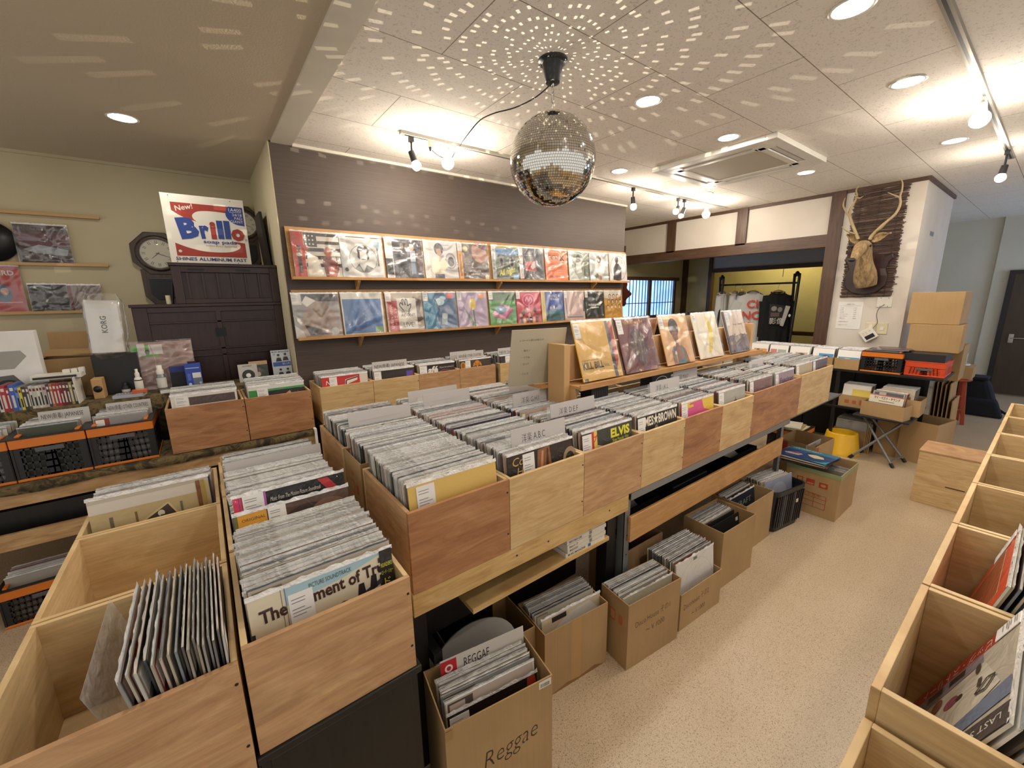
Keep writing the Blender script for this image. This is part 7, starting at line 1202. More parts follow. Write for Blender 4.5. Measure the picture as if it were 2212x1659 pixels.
# low carton with white sleeves
M = boxM(1.815, 0.975, -0.06)
carton('cardboard_box', 'low carton with a tall white sleeve, handwritten Discohouse', M, 0.345, 0.22, 0.20, 'record cartons along the aisle', [('t', 'Discohouse その2', 0.08, 0.52, 0.16, MK, {'rot': 0.05, 'w': 0.6, 'bold': -0.014}), ('t', '～￥1000', 0.28, 0.2, 0.15, MK, {'rot': 0.05, 'w': 0.32, 'bold': -0.014})])
fill(M, 15, 0.22, 0.012, 0.04, 'packed record behind the white sleeve in the low carton', 'packed records in the low carton', y0=-0.055, step=0.0102)
o = front(M @ Matrix.Translation((0.0, -0.088, 0.012)) @ Matrix.Rotation(-0.09, 4, 'X'), [('r', 0, 0, 1, 1, 0xd2cfcb), ('e', 0.5, 0.48, 0.46, 0.46, 0xc2bfbb), ('e', 0.5, 0.48, 0.45, 0.45, 0xd4d1cd), ('e', 0.5, 0.46, 0.17, 0.17, 0xb0ada9), ('e', 0.5, 0.46, 0.165, 0.165, 0xd0cdc9), ('r', 0.44, 0.92, 0.54, 0.97, 0x6a6866)], 'plain white sleeve with a round disc outline standing in the low carton', tagged=False, mat='wrapped_soft')
carton('cardboard_box', 'worn carton pushed under the beam behind the low carton', boxM(1.70, 1.25, -0.03), 0.34, 0.22, 0.32, 'record cartons along the aisle')
# carton with black sleeves
M = boxM(2.245, 1.01, -0.05)
carton('cardboard_box', 'tall plain carton holding two black sleeves in the aisle', M, 0.345, 0.235, 0.345, 'record cartons along the aisle')
fill(M, 9, 0.235, 0.012, 0.08, 'packed record in the tall carton with black sleeves', 'packed records behind the black sleeves', y0=-0.01, step=0.0115)
for k, (y, t_, l) in enumerate(((-0.075, 0.16, 'black sleeve with a small white mark at the front of the tall plain carton'), (-0.03, 0.10, 'second plain black sleeve in the tall plain carton'))):
    front(M @ Matrix.Translation((0, y, 0.012)) @ Matrix.Rotation(-t_, 4, 'X'), [('r', 0, 0, 1, 1, 0x161618)] + ([('r', 0.88, 0.86, 0.96, 0.93, 0xc8c6c0)] if k == 0 else []), l, tagged=False, base=0x161618, mat='print', flap=False)
M = boxM(2.665, 1.07, -0.03)
carton('cardboard_box', 'carton with a dark lettered sleeve, fourth before the black basket', M, 0.36, 0.22, 0.33, 'record cartons along the aisle')
front(M @ Matrix.Translation((0, -0.04, 0.012)) @ Matrix.Rotation(-0.14, 4, 'X'), [('r', 0, 0, 1, 1, 0x1c2230), ('t', 'KRAFT', 0.25, 0.74, 0.12, 0x8a9080, {'w': 0.6})], 'dark blue lettered sleeve in the carton beside the black basket', tagged=False, base=0x1c2230, mat='print')
fill(M, 5, 0.22, 0.012, 0.08, '', '', y0=0.0, step=0.012, keep=False)
# black basket
e = thing('plastic_basket', 'black ribbed plastic basket filled with records on the aisle floor', 'basket', (0, 0, 0)); M = boxM(3.06, 1.03, -0.16); e.matrix_world = M
wd, dp, h = 0.36, 0.235, 0.30
def rr_ring(s, z):
    a, b, r = wd / 2 * s, dp / 2 * s, 0.05; P = []
    for cx, cy, q0 in ((a - r, -b + r, -math.pi / 2), (a - r, b - r, 0), (-a + r, b - r, math.pi / 2), (-a + r, -b + r, math.pi)):
        for k in range(5): q = q0 + math.pi / 2 * k / 4; P.append((cx + r * math.cos(q), cy + r * math.sin(q), z))
    return P
def shellring(m, rings, mat):
    n = len(rings[0]); vs = [p for r in rings for p in r]; m.add(vs, [(k * n + i, k * n + (i + 1) % n, (k + 1) * n + (i + 1) % n, (k + 1) * n + i) for k in range(len(rings) - 1) for i in range(n)], mat)
m = MB(); shellring(m, [rr_ring(0.88, 0.0), rr_ring(0.9, 0.02), rr_ring(0.985, h - 0.03)], 'black_plastic'); shellring(m, [rr_ring(0.97, h - 0.03), rr_ring(0.86, 0.012)], 'black_plastic'); m.poly(rr_ring(0.86, 0.012), 'black_plastic'); m.build('basket_body', e)
m = MB(); shellring(m, [rr_ring(0.985, h - 0.03), rr_ring(1.03, h - 0.028), rr_ring(1.03, h), rr_ring(0.96, h), rr_ring(0.96, h - 0.03)], 'black_plastic'); m.build('rim', e)
for k in range(13):
    u = -0.15 + 0.025 * k; m = MB(); m.hexa([(u - .005, -dp / 2 * 0.9 - .004, 0.03), (u + .005, -dp / 2 * 0.9 - .004, 0.03), (u + .005, -dp / 2 * .88, 0.03), (u - .005, -dp / 2 * .88, 0.03), (u - .005, -dp / 2 * 0.99 - .004, h - .04), (u + .005, -dp / 2 * 0.99 - .004, h - .04), (u + .005, -dp / 2 * .96, h - .04), (u - .005, -dp / 2 * .96, h - .04)], 'grey_plastic' if k in (3, 4, 8) else 'black_plastic'); m.build('rib', e)
for k in range(8):
    u = -0.085 + 0.024 * k; m = MB(); m.hexa([(-wd / 2 * 0.9 - .004, u - .004, 0.03), (-wd / 2 * .88, u - .004, 0.03), (-wd / 2 * .88, u + .004, 0.03), (-wd / 2 * .9 - .004, u + .004, 0.03), (-wd / 2 * 0.99 - .004, u - .004, h - .04), (-wd / 2 * .96, u - .004, h - .04), (-wd / 2 * .96, u + .004, h - .04), (-wd / 2 * .99 - .004, u + .004, h - .04)], 'black_plastic'); m.build('rib', e)
m = MB(); m.box(0.06, -0.1215, 0.18, 0.085, -0.1195, 0.205, 'cream_plastic'); m.build('sticker', e)
fill(M, 9, dp, 0.016, 0.12, 'packed record in the black plastic basket', 'packed records in the black basket', y0=-0.035, step=0.0125)
front(M @ Matrix.Translation((0, -0.06, 0.03)) @ Matrix.Rotation(-0.12, 4, 'X'), [('r', 0, 0, 1, 1, 0x8f94a8), ('e', 0.5, 0.6, 0.3, 0.3, 0xa4a8b8)], 'bluish grey sleeve at the front of the black plastic basket', tagged=False, mat='wrapped_soft', flap=False)
# carton with green tape and red print
M = boxM(3.577, 0.905, 0.0)
carton('cardboard_box', 'large carton with green taped rim and red printed symbols', M, 0.395, 0.33, 0.345, 'record cartons along the aisle', None,
       [('r', 0.22, 0.66, 0.34, 0.78, 0xa8402c), ('r', 0.24, 0.68, 0.32, 0.76, 0xb18b58), ('r', 0.40, 0.65, 0.56, 0.78, 0xa8402c), ('r', 0.42, 0.67, 0.54, 0.70, 0xb18b58), ('r', 0.64, 0.64, 0.80, 0.76, 0xa8402c), ('e', 0.72, 0.70, 0.05, 0.03, 0xb18b58)] + [('l', [(0.12, 0.50), (0.80, 0.47), (0.80, 0.18), (0.12, 0.20), (0.12, 0.50)], 0.003, 0xb03a34), ('l', [(0.12, 0.42), (0.80, 0.39)], 0.003, 0xb03a34), ('l', [(0.12, 0.32), (0.80, 0.30)], 0.003, 0xb03a34), ('l', [(0.35, 0.41), (0.35, 0.2)], 0.003, 0xb03a34), ('l', [(0.58, 0.4), (0.58, 0.19)], 0.003, 0xb03a34), ('t', 'レコード在中', 0.2, 0.43, 0.05, 0xb03a34, {'w': 0.5})], edge=0x8a966c)
fill(M @ Matrix.Rotation(math.pi / 2, 4, 'Z'), 8, 0.3, 0.02, 0.25, '', '', y0=-0.13, step=0.014, keep=False)
PIL = ['topmost of the records piled on the green rimmed carton, blue with a singer', 'second record from the top of the pile on the green rimmed carton', 'third record of the pile on the green rimmed carton', 'fourth record of the pile on the green rimmed carton', 'fifth record of the pile on the green rimmed carton', 'lowest record of the pile on the green rimmed carton']
for k in range(6):
    z_ = 0.362 + 0.0075 * (5 - k); M = boxM(3.50 + RN.uniform(-.02, .02), 0.985 + RN.uniform(-.015, .015), RN.uniform(-.12, .12) + (0.25 if k == 5 else 0), z_) @ Matrix.Rotation(0.07, 4, 'Y'); m = MB(M)
    m.box(-0.157, -0.157, 0, 0.157, 0.157, 0.006, 'wrapped_soft', (0x1c3a68, 0xcfc6b0, 0x2a2a2c, 0xb8a888, 0x5a4030, 0x1c1c1e)[k])
    if k == 0: m.art((-0.157, 0.157, 0.006), (0, -0.314, 0), (0.314, 0, 0), [('r', 0, 0, 1, 1, 0x1e3f74), ('r', 0, 0.72, 1, 1, 0x2a7a96), ('t', 'CULTURE BEAT', 0.06, 0.84, 0.09, 0xd8d070, {'w': 0.6, 'bold': 0.02}), ('p', [(0.5, 0.5), (0.62, 0.62), (0.8, 0.55), (0.86, 0.4), (0.7, 0.3), (0.58, 0.38)], 0xd8cda8), ('e', 0.36, 0.62, 0.09, 0.07, 0x4a4a8a), ('p', [(0.08, 0.3), (0.3, 0.48), (0.44, 0.4), (0.4, 0.24), (0.14, 0.2)], 0xc0a8a0), ('e', 0.28, 0.4, 0.1, 0.05, 0x8a3a5a), ('p', [(0.9, 0.1), (1, 0.3), (1, 0), (0.7, 0)], 0x2a9aa8)], 'wrapped_soft')
    tag(m.build('record_sleeve'), PIL[k], 'record'); NREC[0] += 1
carton('cardboard_box', 'open carton with red corner print behind the record pile', boxM(4.08, 1.18, -0.05), 0.38, 0.30, 0.35, None, [('r', 0.02, 0.7, 0.14, 0.97, 0xa8382c)], [('r', 0.06, 0.7, 0.3, 0.97, 0xa8382c)])
m = MB(boxM(4.03, 1.10, -0.05, 0.30)); m.box(-0.15, 0, 0, 0.14, 0.004, 0.045, 'print', 0xb8b4b0); m.art((-0.15, 0, 0), (0.29, 0, 0), (0, 0, 0.045), [('t', 'COMPILATION', 0.1, 0.3, 0.4, INK)]); tag(m.build('divider_card'), 'grey lettered card inside the open carton behind the record pile', 'divider card')
# yellow tub
e = thing('yellow_tub', 'upturned yellow plastic tub on the floor by the folding stand', 'tub', (5.02, 1.15, 0)); m = MB(); m.lathe((0, 0, 0), [(0.162, 0), (0.162, 0.012), (0.156, 0.02), (0.128, 0.205), (0.122, 0.213), (0.112, 0.21), (0.105, 0.18), (0.0, 0.175)], 36, 'yellow_plastic'); m.build('tub_body', e)
# folding stand with a carton of small records
e = thing('folding_stand', 'small folding table with grey crossed legs', 'stand', (0, 0, 0))
for p, q in (((4.89, 1.03, 0.012), (5.02, 0.70, 0.43)), ((4.89, 0.72, 0.012), (5.02, 1.02, 0.43)), ((5.14, 1.01, 0.012), (5.17, 0.70, 0.43)), ((5.14, 0.68, 0.012), (5.17, 1.02, 0.43))):
    m = MB(); m.cyl(p, q, 0.011, n=10, mat='steel_grey'); l_ = m.build('leg', e); d = (V(q) - V(p)).normalized(); m = MB(); m.cyl(V(p) - d * 0.01, V(p) + d * 0.03, 0.015, n=10, mat='black_plastic'); m.build('foot_cap', l_)
m = MB(); m.cyl((4.90, 0.745, 0.05), (5.145, 0.705, 0.05), 0.008, n=8, mat='steel_grey'); m.build('cross_bar', e)
m = MB(); m.box(4.86, 0.66, 0.43, 5.22, 1.06, 0.448, 'dark_steel'); m.build('table_top', e, 0.004)
# small-record boxes: contents are one little mesh per box front plus filler
def small_box(x, y, z, wd, dp, h, label, items, n=10, group=None, fh=0.10, box_items=None, sl=0.18, base=0xdedbd4, stand=True):
    """carton whose open front faces the camera (-x)"""
    M = Matrix.Translation((x, y, z)) @ Matrix.Rotation(-math.pi / 2, 4, 'Z')
    carton('cardboard_box', label, M, wd, dp, h, group, box_items)
    for k in range(n): rest(M @ Matrix.Translation((0, -dp / 2 + 0.03 + k * (dp - 0.06) / n, 0.008)) @ Matrix.Rotation(-0.22, 4, 'X') @ Matrix.Scale((wd - 0.02) / LPW if wd < 0.3 else 0.9, 4) @ Matrix.Scale(1.0, 4))
    s_ = min(wd - 0.015, sl)
    front(M @ Matrix.Translation((0, -dp / 2 + 0.012, 0.008)) @ Matrix.Rotation(-0.22, 4, 'X'), items, 'front small record in the ' + label.split(' at ')[0].split(' holding ')[0] if len(label.split()) < 10 else 'front small record: ' + label[:60].rsplit(' ', 1)[0], tagged=False, w=s_, h=s_, name='small_record', base=base, flap=False)
e = thing('shelf_unit', 'dark low shelving before the white column carrying boxes of small records', 'shelf', (0, 0, 0))
for z_, n_, y_ in ((0.845, 'top_board', 0.52), (0.475, 'middle_board', 0.66)):
    m = MB(); m.box(5.0, y_, z_ - 0.022, 5.56, 2.2, z_, 'black_wood'); m.build(n_, e, 0.002)
for x in (5.02, 5.53):
    for y in ((0.68, 1.25, 1.68, 2.17) if x > 5.2 else (1.25, 1.68, 2.17)):
        m = MB(); m.box(x - 0.014, y - 0.014, 0, x + 0.014, y + 0.014, 0.824, 'black_wood'); m.build('post', e)
m = MB(); m.box(5.54, 0.68, 0, 5.55, 2.19, 0.824, 'black_wood'); m.build('back_panel', e)
TOPS = [(2.02, 'first carton of small records at the left end of the dark shelf top', [('r', 0.2, 0.35, 0.95, 0.72, 0xd8924a), ('e', 0.45, 0.55, 0.14, 0.14, 0x3a2a2a), ('e', 0.5, 0.48, 0.08, 0.1, 0xd8b090)]),
        (1.82, 'second carton of small records on the dark shelf top, with a grey green front', [('r', 0.05, 0.35, 0.4, 0.75, 0xc07a70), ('r', 0.45, 0.35, 0.9, 0.75, 0x9aa89a)]),
        (1.62, 'third carton of small records on the dark shelf top, with a face on the front', [('r', 0.3, 0.3, 0.9, 0.68, 0xc8a898), ('e', 0.6, 0.52, 0.2, 0.12, 0x4a3a38), ('e', 0.62, 0.45, 0.13, 0.1, 0xe0c8b8)]),
        (1.41, 'fourth carton of small records on the dark shelf top, with a blue front', [('r', 0.3, 0.25, 0.98, 0.72, 0x3a8ac0), ('e', 0.64, 0.5, 0.22, 0.14, 0x3a3a4a), ('e', 0.64, 0.42, 0.14, 0.14, 0xe0c8b4)]),
        (1.20, 'fifth carton of small records beside the orange rimmed crate', [('r', 0.05, 0.2, 0.98, 0.62, 0x3a92c8), ('e', 0.45, 0.42, 0.3, 0.14, 0xe8dcd0)])]
for k, (y, l, it) in enumerate(TOPS):
    M = Matrix.Translation((5.17, y, 0.846)) @ Matrix.Rotation(-math.pi / 2, 4, 'Z'); carton('cardboard_box', l, M, 0.195, 0.33, 0.105, 'cartons of small records on the shelf top')
    for q in range(14): rest(M @ Matrix.Translation((0, -0.13 + q * 0.021, 0.006)) @ Matrix.Rotation(-0.2, 4, 'X') @ Matrix.Scale(0.58, 4))
    front(M @ Matrix.Translation((0, -0.148, 0.006)) @ Matrix.Rotation(-0.22, 4, 'X'), [('r', 0, 0, 1, 1, 0xe4e2de)] + it, ('orange picture', 'grey green picture', 'dark haired face', 'blue picture with a face', 'pale blue picture')[k] + ' on the front small record, ' + ('first', 'second', 'third', 'fourth', 'fifth')[k] + ' carton of the shelf top', tagged=False, w=0.18, h=0.18, name='small_record', mat='wrapped', base=0xe4e2de, flap=False)
    M2 = M @ Matrix.Translation((0, -0.02, 0.14)) @ Matrix.Rotation(-0.2, 4, 'X'); m = MB(M2); m.box(-0.085, 0, -0.05, 0.085, 0.002, 0.06, 'print', 0xd9d7da); m.art((-0.085, 0, 0.03), (0.17, 0, 0), (0, 0, 0.03), [('t', ('あ い う', 'か き く', 'さ し す', 'な に', 'は ひ ふ')[k], 0.2, 0.3, 0.5, 0x5a5a60)]); tag(m.build('divider_card'), ('first', 'second', 'third', 'fourth', 'fifth')[k] + ' white index card standing in the small record cartons on the shelf top', 'divider card', 'index cards of the small records')
crate(Matrix.Translation((5.17, 0.945, 0.846)) @ Matrix.Rotation(-math.pi / 2, 4, 'Z'), 0.29, 0.34, 0.19, 'black crate with orange rim on the right end of the dark shelf top', 'crates at the far shelf')
for k in range(4):
    m = MB(Matrix.Translation((5.13 + 0.02 * k, 0.95 - 0.02 * k, 1.043 + 0.006 * k)) @ Matrix.Rotation(0.1 * k, 4, 'Z')); m.box(-0.11, -0.11, 0, 0.11, 0.11, 0.005, 'wrapped', (0x6a6a6c, 0x3a3436, 0x8a8a8c, 0x5a4444)[k]); tag(m.build('small_record'), ('lowest', 'second', 'third', 'topmost')[k] + ' small record lying on the orange rimmed crate by the column', 'record')
crate(Matrix.Translation((5.22, 0.655, 0.846)) @ Matrix.Rotation(-math.pi / 2, 4, 'Z'), 0.26, 0.36, 0.125, 'bright orange crate under the stacked brown cartons', 'crates at the far shelf', main='red_orange_plastic', rim='red_orange_plastic')
m = MB(); m.box(5.05, 0.54, 0.978, 5.40, 0.80, 1.045, 'dark_steel'); tag(m.build('grey_tray'), 'grey tray between the orange crate and the stacked cartons', 'tray', None)
# big cartons
for x, y, z_, wd, dp, h, rz, l in ((5.42, 0.665, 1.046, 0.34, 0.34, 0.245, 0.02, 'lower of the two large cartons stacked at the column corner'), (5.44, 0.69, 1.293, 0.34, 0.34, 0.285, -0.02, 'upper of the two large cartons stacked at the column corner')):
    M = Matrix.Translation((x, y, z_)) @ Matrix.Rotation(-math.pi / 2 + rz, 4, 'Z'); e = thing('cardboard_box', l, 'cardboard box', (0, 0, 0), 0, 'large cartons at the column corner'); e.matrix_world = M
    m = MB(); m.box(-wd / 2, -dp / 2, 0, wd / 2, dp / 2, h, 'cardboard'); m.build('box_body', e, 0.004)
    m = MB(); m.box(-0.025, -dp / 2 - 0.001, h - 0.0005, 0.025, dp / 2 + 0.001, h + 0.001, 'print', 0xb9925f); m.build('tape', e)
for x, y, z_, wd, dp, h, l in ((5.86, 0.60, 1.08, 0.10, 0.34, 0.46, 'tall carton part hidden behind the upper stacked carton'), (5.86, 0.60, 0.735, 0.20, 0.34, 0.34, 'shaded carton behind the lower stacked carton')):
    m = MB(); m.box(x - dp / 2, y - wd / 2, z_, x + dp / 2, y + wd / 2, z_ + h, 'cardboard'); tag(m.build('cardboard_box', bevel=0.003), l, 'cardboard box')
# middle and floor level of the shelf
def facing(x, y, z, wd, dp, h, label, items=None, n=9, sc=0.6, fr=None, frl=None, group='cartons on the dark shelving'):
    M = Matrix.Translation((x, y, z)) @ Matrix.Rotation(-math.pi / 2, 4, 'Z'); carton('cardboard_box', label, M, wd, dp, h, group, items)
    for q in range(n): rest(M @ Matrix.Translation((0, -dp / 2 + 0.03 + q * (dp - 0.06) / n, 0.006)) @ Matrix.Rotation(-0.2, 4, 'X') @ Matrix.Scale(sc, 4))
    if fr: front(M @ Matrix.Translation((0, -dp / 2 + 0.012, 0.006)) @ Matrix.Rotation(-0.2, 4, 'X'), fr, frl, tagged=False, w=sc * LPW, h=sc * LPW, name='small_record', mat='wrapped', base=0xdedad2, flap=False)
facing(5.13, 1.10, 0.476, 0.24, 0.22, 0.115, 'carton with red print holding yellow labelled records on the middle shelf', [('r', 0.2, 0.3, 0.35, 0.6, 0xa85a3a), ('r', 0.45, 0.3, 0.58, 0.6, 0xa85a3a), ('r', 0.68, 0.25, 0.82, 0.7, 0xa85a3a)], 9, 0.68, [('r', 0, 0, 1, 1, 0xdcd8d0), ('r', 0.35, 0.4, 1, 0.8, 0xd8c050)], 'white and yellow small record on the middle shelf')
facing(5.15, 0.80, 0.476, 0.34, 0.26, 0.15, 'wide carton at the right of the middle shelf', None, 9, 0.72, [('r', 0, 0, 1, 1, 0xcbb99c), ('r', 0.3, 0.55, 0.9, 0.72, 0x8a5a44)], 'tan small record in the wide carton of the middle shelf')
facing(5.16, 1.92, 0.476, 0.30, 0.26, 0.13, 'carton at the left of the middle shelf behind the table end', None, 9, 0.7, [('r', 0, 0, 1, 1, 0xb8b0a4), ('r', 0.2, 0.3, 0.45, 0.8, 0x2a2628)], 'dark marked small record at the left of the middle shelf')
facing(5.38, 1.13, 0.0, 0.28, 0.34, 0.20, 'carton of records on the floor under the dark shelf behind the yellow tub', None, 12, 0.9, [('r', 0, 0, 1, 1, 0xd8d6d4)], 'plain white small record under the dark shelf')
crate(Matrix.Translation((4.72, 1.50, 0.0)) @ Matrix.Rotation(-math.pi / 2, 4, 'Z'), 0.30, 0.36, 0.235, 'black crate with orange rim on the floor under the far end of the centre table', 'crates at the far shelf')
for k in range(3):
    m = MB(Matrix.Translation((4.70, 1.48 + 0.02 * k, 0.244 + 0.008 * k)) @ Matrix.Rotation(0.12 * k, 4, 'Z')); m.box(-0.13, -0.11, 0, 0.13, 0.11, 0.0075, 'wrapped_soft', (0xc8bc9c, 0x9a8a5a, 0xd0c8b4)[k]); tag(m.build('magazine'), ('lowest', 'middle', 'topmost')[k] + ' magazine on the crate under the far table end', 'magazine')
M = Matrix.Translation((5.04, 0.835, 0.449)) @ Matrix.Rotation(-math.pi / 2 - 0.18, 4, 'Z'); carton('cardboard_box', 'low carton of small records on the folding stand', M, 0.32, 0.30, 0.13, None)
for q in range(10): rest(M @ Matrix.Translation((0.0, -0.11 + q * 0.024, 0.006)) @ Matrix.Rotation(-0.2, 4, 'X') @ Matrix.Scale(0.72, 4))
front(M @ Matrix.Translation((0.0, -0.132, 0.006)) @ Matrix.Rotation(-0.2, 4, 'X'), [('r', 0, 0, 1, 1, 0xd6cfba), ('r', 0, 0.95, 1, 1, 0xb8605a), ('t', 'マイ・ベスト・サウンド', 0.14, 0.80, 0.11, 0x2a2624, {'w': 0.76, 'bold': 0.03}), ('r', 0.3, 0.70, 0.75, 0.73, 0x6a6258), ('r', 0, 0.48, 1, 0.62, 0x5a5652)] + [('e', 0.06 + 0.07 * q, 0.56, 0.03, 0.04, 0xb0aa9c) for q in range(14)], 'cream small record with black Japanese title on the folding stand', tagged=False, w=0.25, h=0.20, name='small_record', mat='wrapped_soft', flap=False)
# cartons on the floor
M = boxM(5.36, 0.59, -0.12)
carton('cardboard_box', 'tall open carton on the floor right of the folding stand', Matrix.Translation((5.37, 0.60, 0)) @ Matrix.Rotation(-math.pi / 2 - 0.2, 4, 'Z'), 0.26, 0.36, 0.40)
m = MB(); m.box(5.24, 0.73, 0, 5.50, 0.94, 0.385, 'cardboard'); tag(m.build('cardboard_box', bevel=0.003), 'closed carton on the floor behind the legs of the folding stand', 'cardboard box')
FLC = ('nearest', 'second', 'third', 'fourth', 'fifth', 'sixth')
for k in range(6):
    m = MB(Matrix.Translation((5.64 + 0.01 * k, 0.48 + 0.03 * k, 0.0)) @ Matrix.Rotation(-0.03, 4, 'X')); m.box(-0.02, -0.004, 0, 0.38, 0.004, 0.73 - 0.014 * (k % 3) - (0.18 if k == 0 else 0), 'cardboard'); tag(m.build('flattened_carton'), FLC[k] + ' flattened carton standing on edge before the orange stool', 'cardboard', 'flattened cartons before the stool')
for k in range(4):
    m = MB(Matrix.Translation((5.14, 0.955 + 0.012 * k, 0))); m.box(0, -0.003, 0, 0.02, 0.003, 0.31, 'cardboard'); tag(m.build('flattened_carton'), ('first', 'second', 'third', 'fourth')[k] + ' thin edge of card between the tub and the closed carton', 'cardboard', 'card edges behind the folding stand')
# upturned plywood box
e = thing('plywood_box', 'closed plywood box standing in the aisle before the right hand bins', 'box', (0, 0, 0)); m = MB(); m.box(4.212, 0.05, 0, 4.53, 0.487, 0.405, 'plywood_pale'); m.build('box_body', e, 0.003); m = MB(); m.box(4.208, 0.046, 0.405, 4.534, 0.491, 0.417, 'plywood_tan'); m.build('top_panel', e, 0.002)
m = MB(); m.box(4.2105, 0.22, 0.17, 4.2125, 0.32, 0.176, 'dark_paint'); m.build('crack', e)
for k, (x, y, c) in enumerate(((4.9, 0.20, 0xd8d4cc), (5.06, 0.10, 0x2a2a2c))):
    m = MB(boxM(x, y, 0.3 * k, 0.002 + 0.001 * k)); m.box(-0.15, -0.15, 0, 0.15, 0.15, 0.012, 'wrapped_soft', c); tag(m.build('record_sleeve'), ('pale', 'dark')[k] + ' record sleeve lying on the floor behind the plywood box', 'record'); NREC[0] += 1
# stool, bag, heater
e = thing('wooden_stool', 'orange red wooden stool at the end of the aisle', 'stool', (7.22, 0.66, 0))
m = MB(); m.lathe((0, 0, 0.52), [(0, 0), (0.13, 0), (0.145, 0.01), (0.145, 0.03), (0.135, 0.04), (0, 0.04)], 28, 'stool_wood'); m.build('seat', e)
for a in range(4):
    q = math.pi / 4 + a * math.pi / 2 + 0.3; m = MB(); c, s_ = math.cos(q), math.sin(q); m.hexa([(0.16 * c - .018, 0.16 * s_ - .018, 0), (0.16 * c + .018, 0.16 * s_ - .018, 0), (0.16 * c + .018, 0.16 * s_ + .018, 0), (0.16 * c - .018, 0.16 * s_ + .018, 0), (0.10 * c - .018, 0.10 * s_ - .018, 0.52), (0.10 * c + .018, 0.10 * s_ - .018, 0.52), (0.10 * c + .018, 0.10 * s_ + .018, 0.52), (0.10 * c - .018, 0.10 * s_ + .018, 0.52)], 'stool_wood'); m.build('leg', e, 0.003)
for z_, r in ((0.16, 0.142), (0.32, 0.124)):
    for a in range(4):
        q0 = math.pi / 4 + a * math.pi / 2 + 0.3; q1 = q0 + math.pi / 2; m = MB(); m.cyl((r * math.cos(q0), r * math.sin(q0), z_ + 0.02 * (a % 2)), (r * math.cos(q1), r * math.sin(q1), z_ + 0.02 * (a % 2)), 0.011, n=8, mat='stool_wood'); m.build('stretcher', e)
m = MB(); m.box(7.10, 0.52, 0.561, 7.42, 0.78, 0.70, 'cardboard'); tag(m.build('cardboard_box'), 'small shaded carton on the orange stool', 'cardboard box')
m = MB(boxM(7.25, 0.64, 0.3, 0.701)); m.tube([(0.07 * math.cos(q), 0.07 * math.sin(q), 0.012) for q in [2 * math.pi * i / 16 for i in range(16)]], 0.012, 6, 'white_plastic', closed=True); tag(m.build('cable_coil'), 'white coiled cable on the carton over the stool', 'cable')
e = thing('black_bag', 'black backpack on the floor beside the orange stool', 'bag', (8.0, 0.52, 0)); m = MB(); m.hexa([(-0.15, -0.24, 0.0), (0.15, -0.24, 0.0), (0.15, 0.2, 0.0), (-0.15, 0.2, 0.0), (-0.12, -0.1, 0.44), (0.12, -0.1, 0.44), (0.12, 0.18, 0.48), (-0.12, 0.18, 0.48)], 'navy_cloth'); m.build('bag_body', e, 0.05)
m = MB(); m.hexa([(-0.22, -0.28, 0.0), (-0.1, -0.28, 0.0), (-0.1, 0.1, 0.0), (-0.22, 0.1, 0.0), (-0.19, -0.2, 0.2), (-0.1, -0.2, 0.24), (-0.1, 0.08, 0.24), (-0.19, 0.08, 0.2)], 'navy_cloth'); m.build('front_pocket', e, 0.03)
m = MB(); m.box(-0.14, -0.09, 0.45, 0.14, 0.18, 0.49, 'navy_cloth'); m.build('top_flap', e, 0.015)
m = MB(); m.tube(smooth([(-0.02, -0.18, 0.12), (-0.1, -0.30, 0.05), (-0.02, -0.34, 0.03), (0.05, -0.22, 0.05)]), 0.014, 8, 'navy_cloth'); m.build('strap', e)
e = thing('panel_heater', 'pale panel leaning by the door at the corridor end', 'heater', (9.45, 0.78, 0)); m = MB(); m.box(0, 0, 0.04, 0.05, 0.22, 0.62, 'white_plastic'); m.build('panel', e, 0.004); m = MB(); m.box(-0.02, 0.02, 0, 0.07, 0.05, 0.04, 'grey_plastic'); m.box(-0.02, 0.17, 0, 0.07, 0.20, 0.04, 'grey_plastic'); m.build('foot', e); m = MB(); m.box(-0.008, 0.02, 0.52, 0, 0.2, 0.56, 'grey_plastic'); m.build('grille', e)
m = MB(); m.box(9.745, 1.02, 1.02, 9.75, 1.10, 1.14, 'white_plastic'); tag(m.build('wall_switch'), 'pale switch plate on the bluish corridor wall', 'switch')
# dark things on the tatami behind the shirts
m = MB(); m.box(6.0, 1.75, 0.25, 6.45, 2.25, 0.80, 'cardboard'); tag(m.build('cardboard_box'), 'brown carton on the raised floor under the clothes rack', 'cardboard box')
m = MB(); m.ball((7.2, 2.35, 0.72), 0.22, 16, 8, 'black_cloth', sc3=(1, 1.2, 0.5)); m.box(6.95, 2.1, 0.25, 7.42, 2.6, 0.66, 'black_wood'); tag(m.build('storage_chest'), 'dark rounded chest behind the clothes rack', 'chest')
e = thing('patterned_bag', 'striped orange and black cloth bundle behind the record rack', 'bag', (5.0, 3.35, 0)); m = MB(); m.box(-0.2, -0.6, 0, 0.2, 0.6, 1.16, 'black_wood'); m.build('stand', e); m = MB(); m.ball((0, 0.25, 1.20), 0.3, 16, 8, 'print', 0x7a4a22, (0.6, 1, 0.35)); m.ball((0, -0.25, 1.2), 0.28, 16, 8, 'print', 0x3a2030, (0.6, 1, 0.3)); m.build('bundle', e)
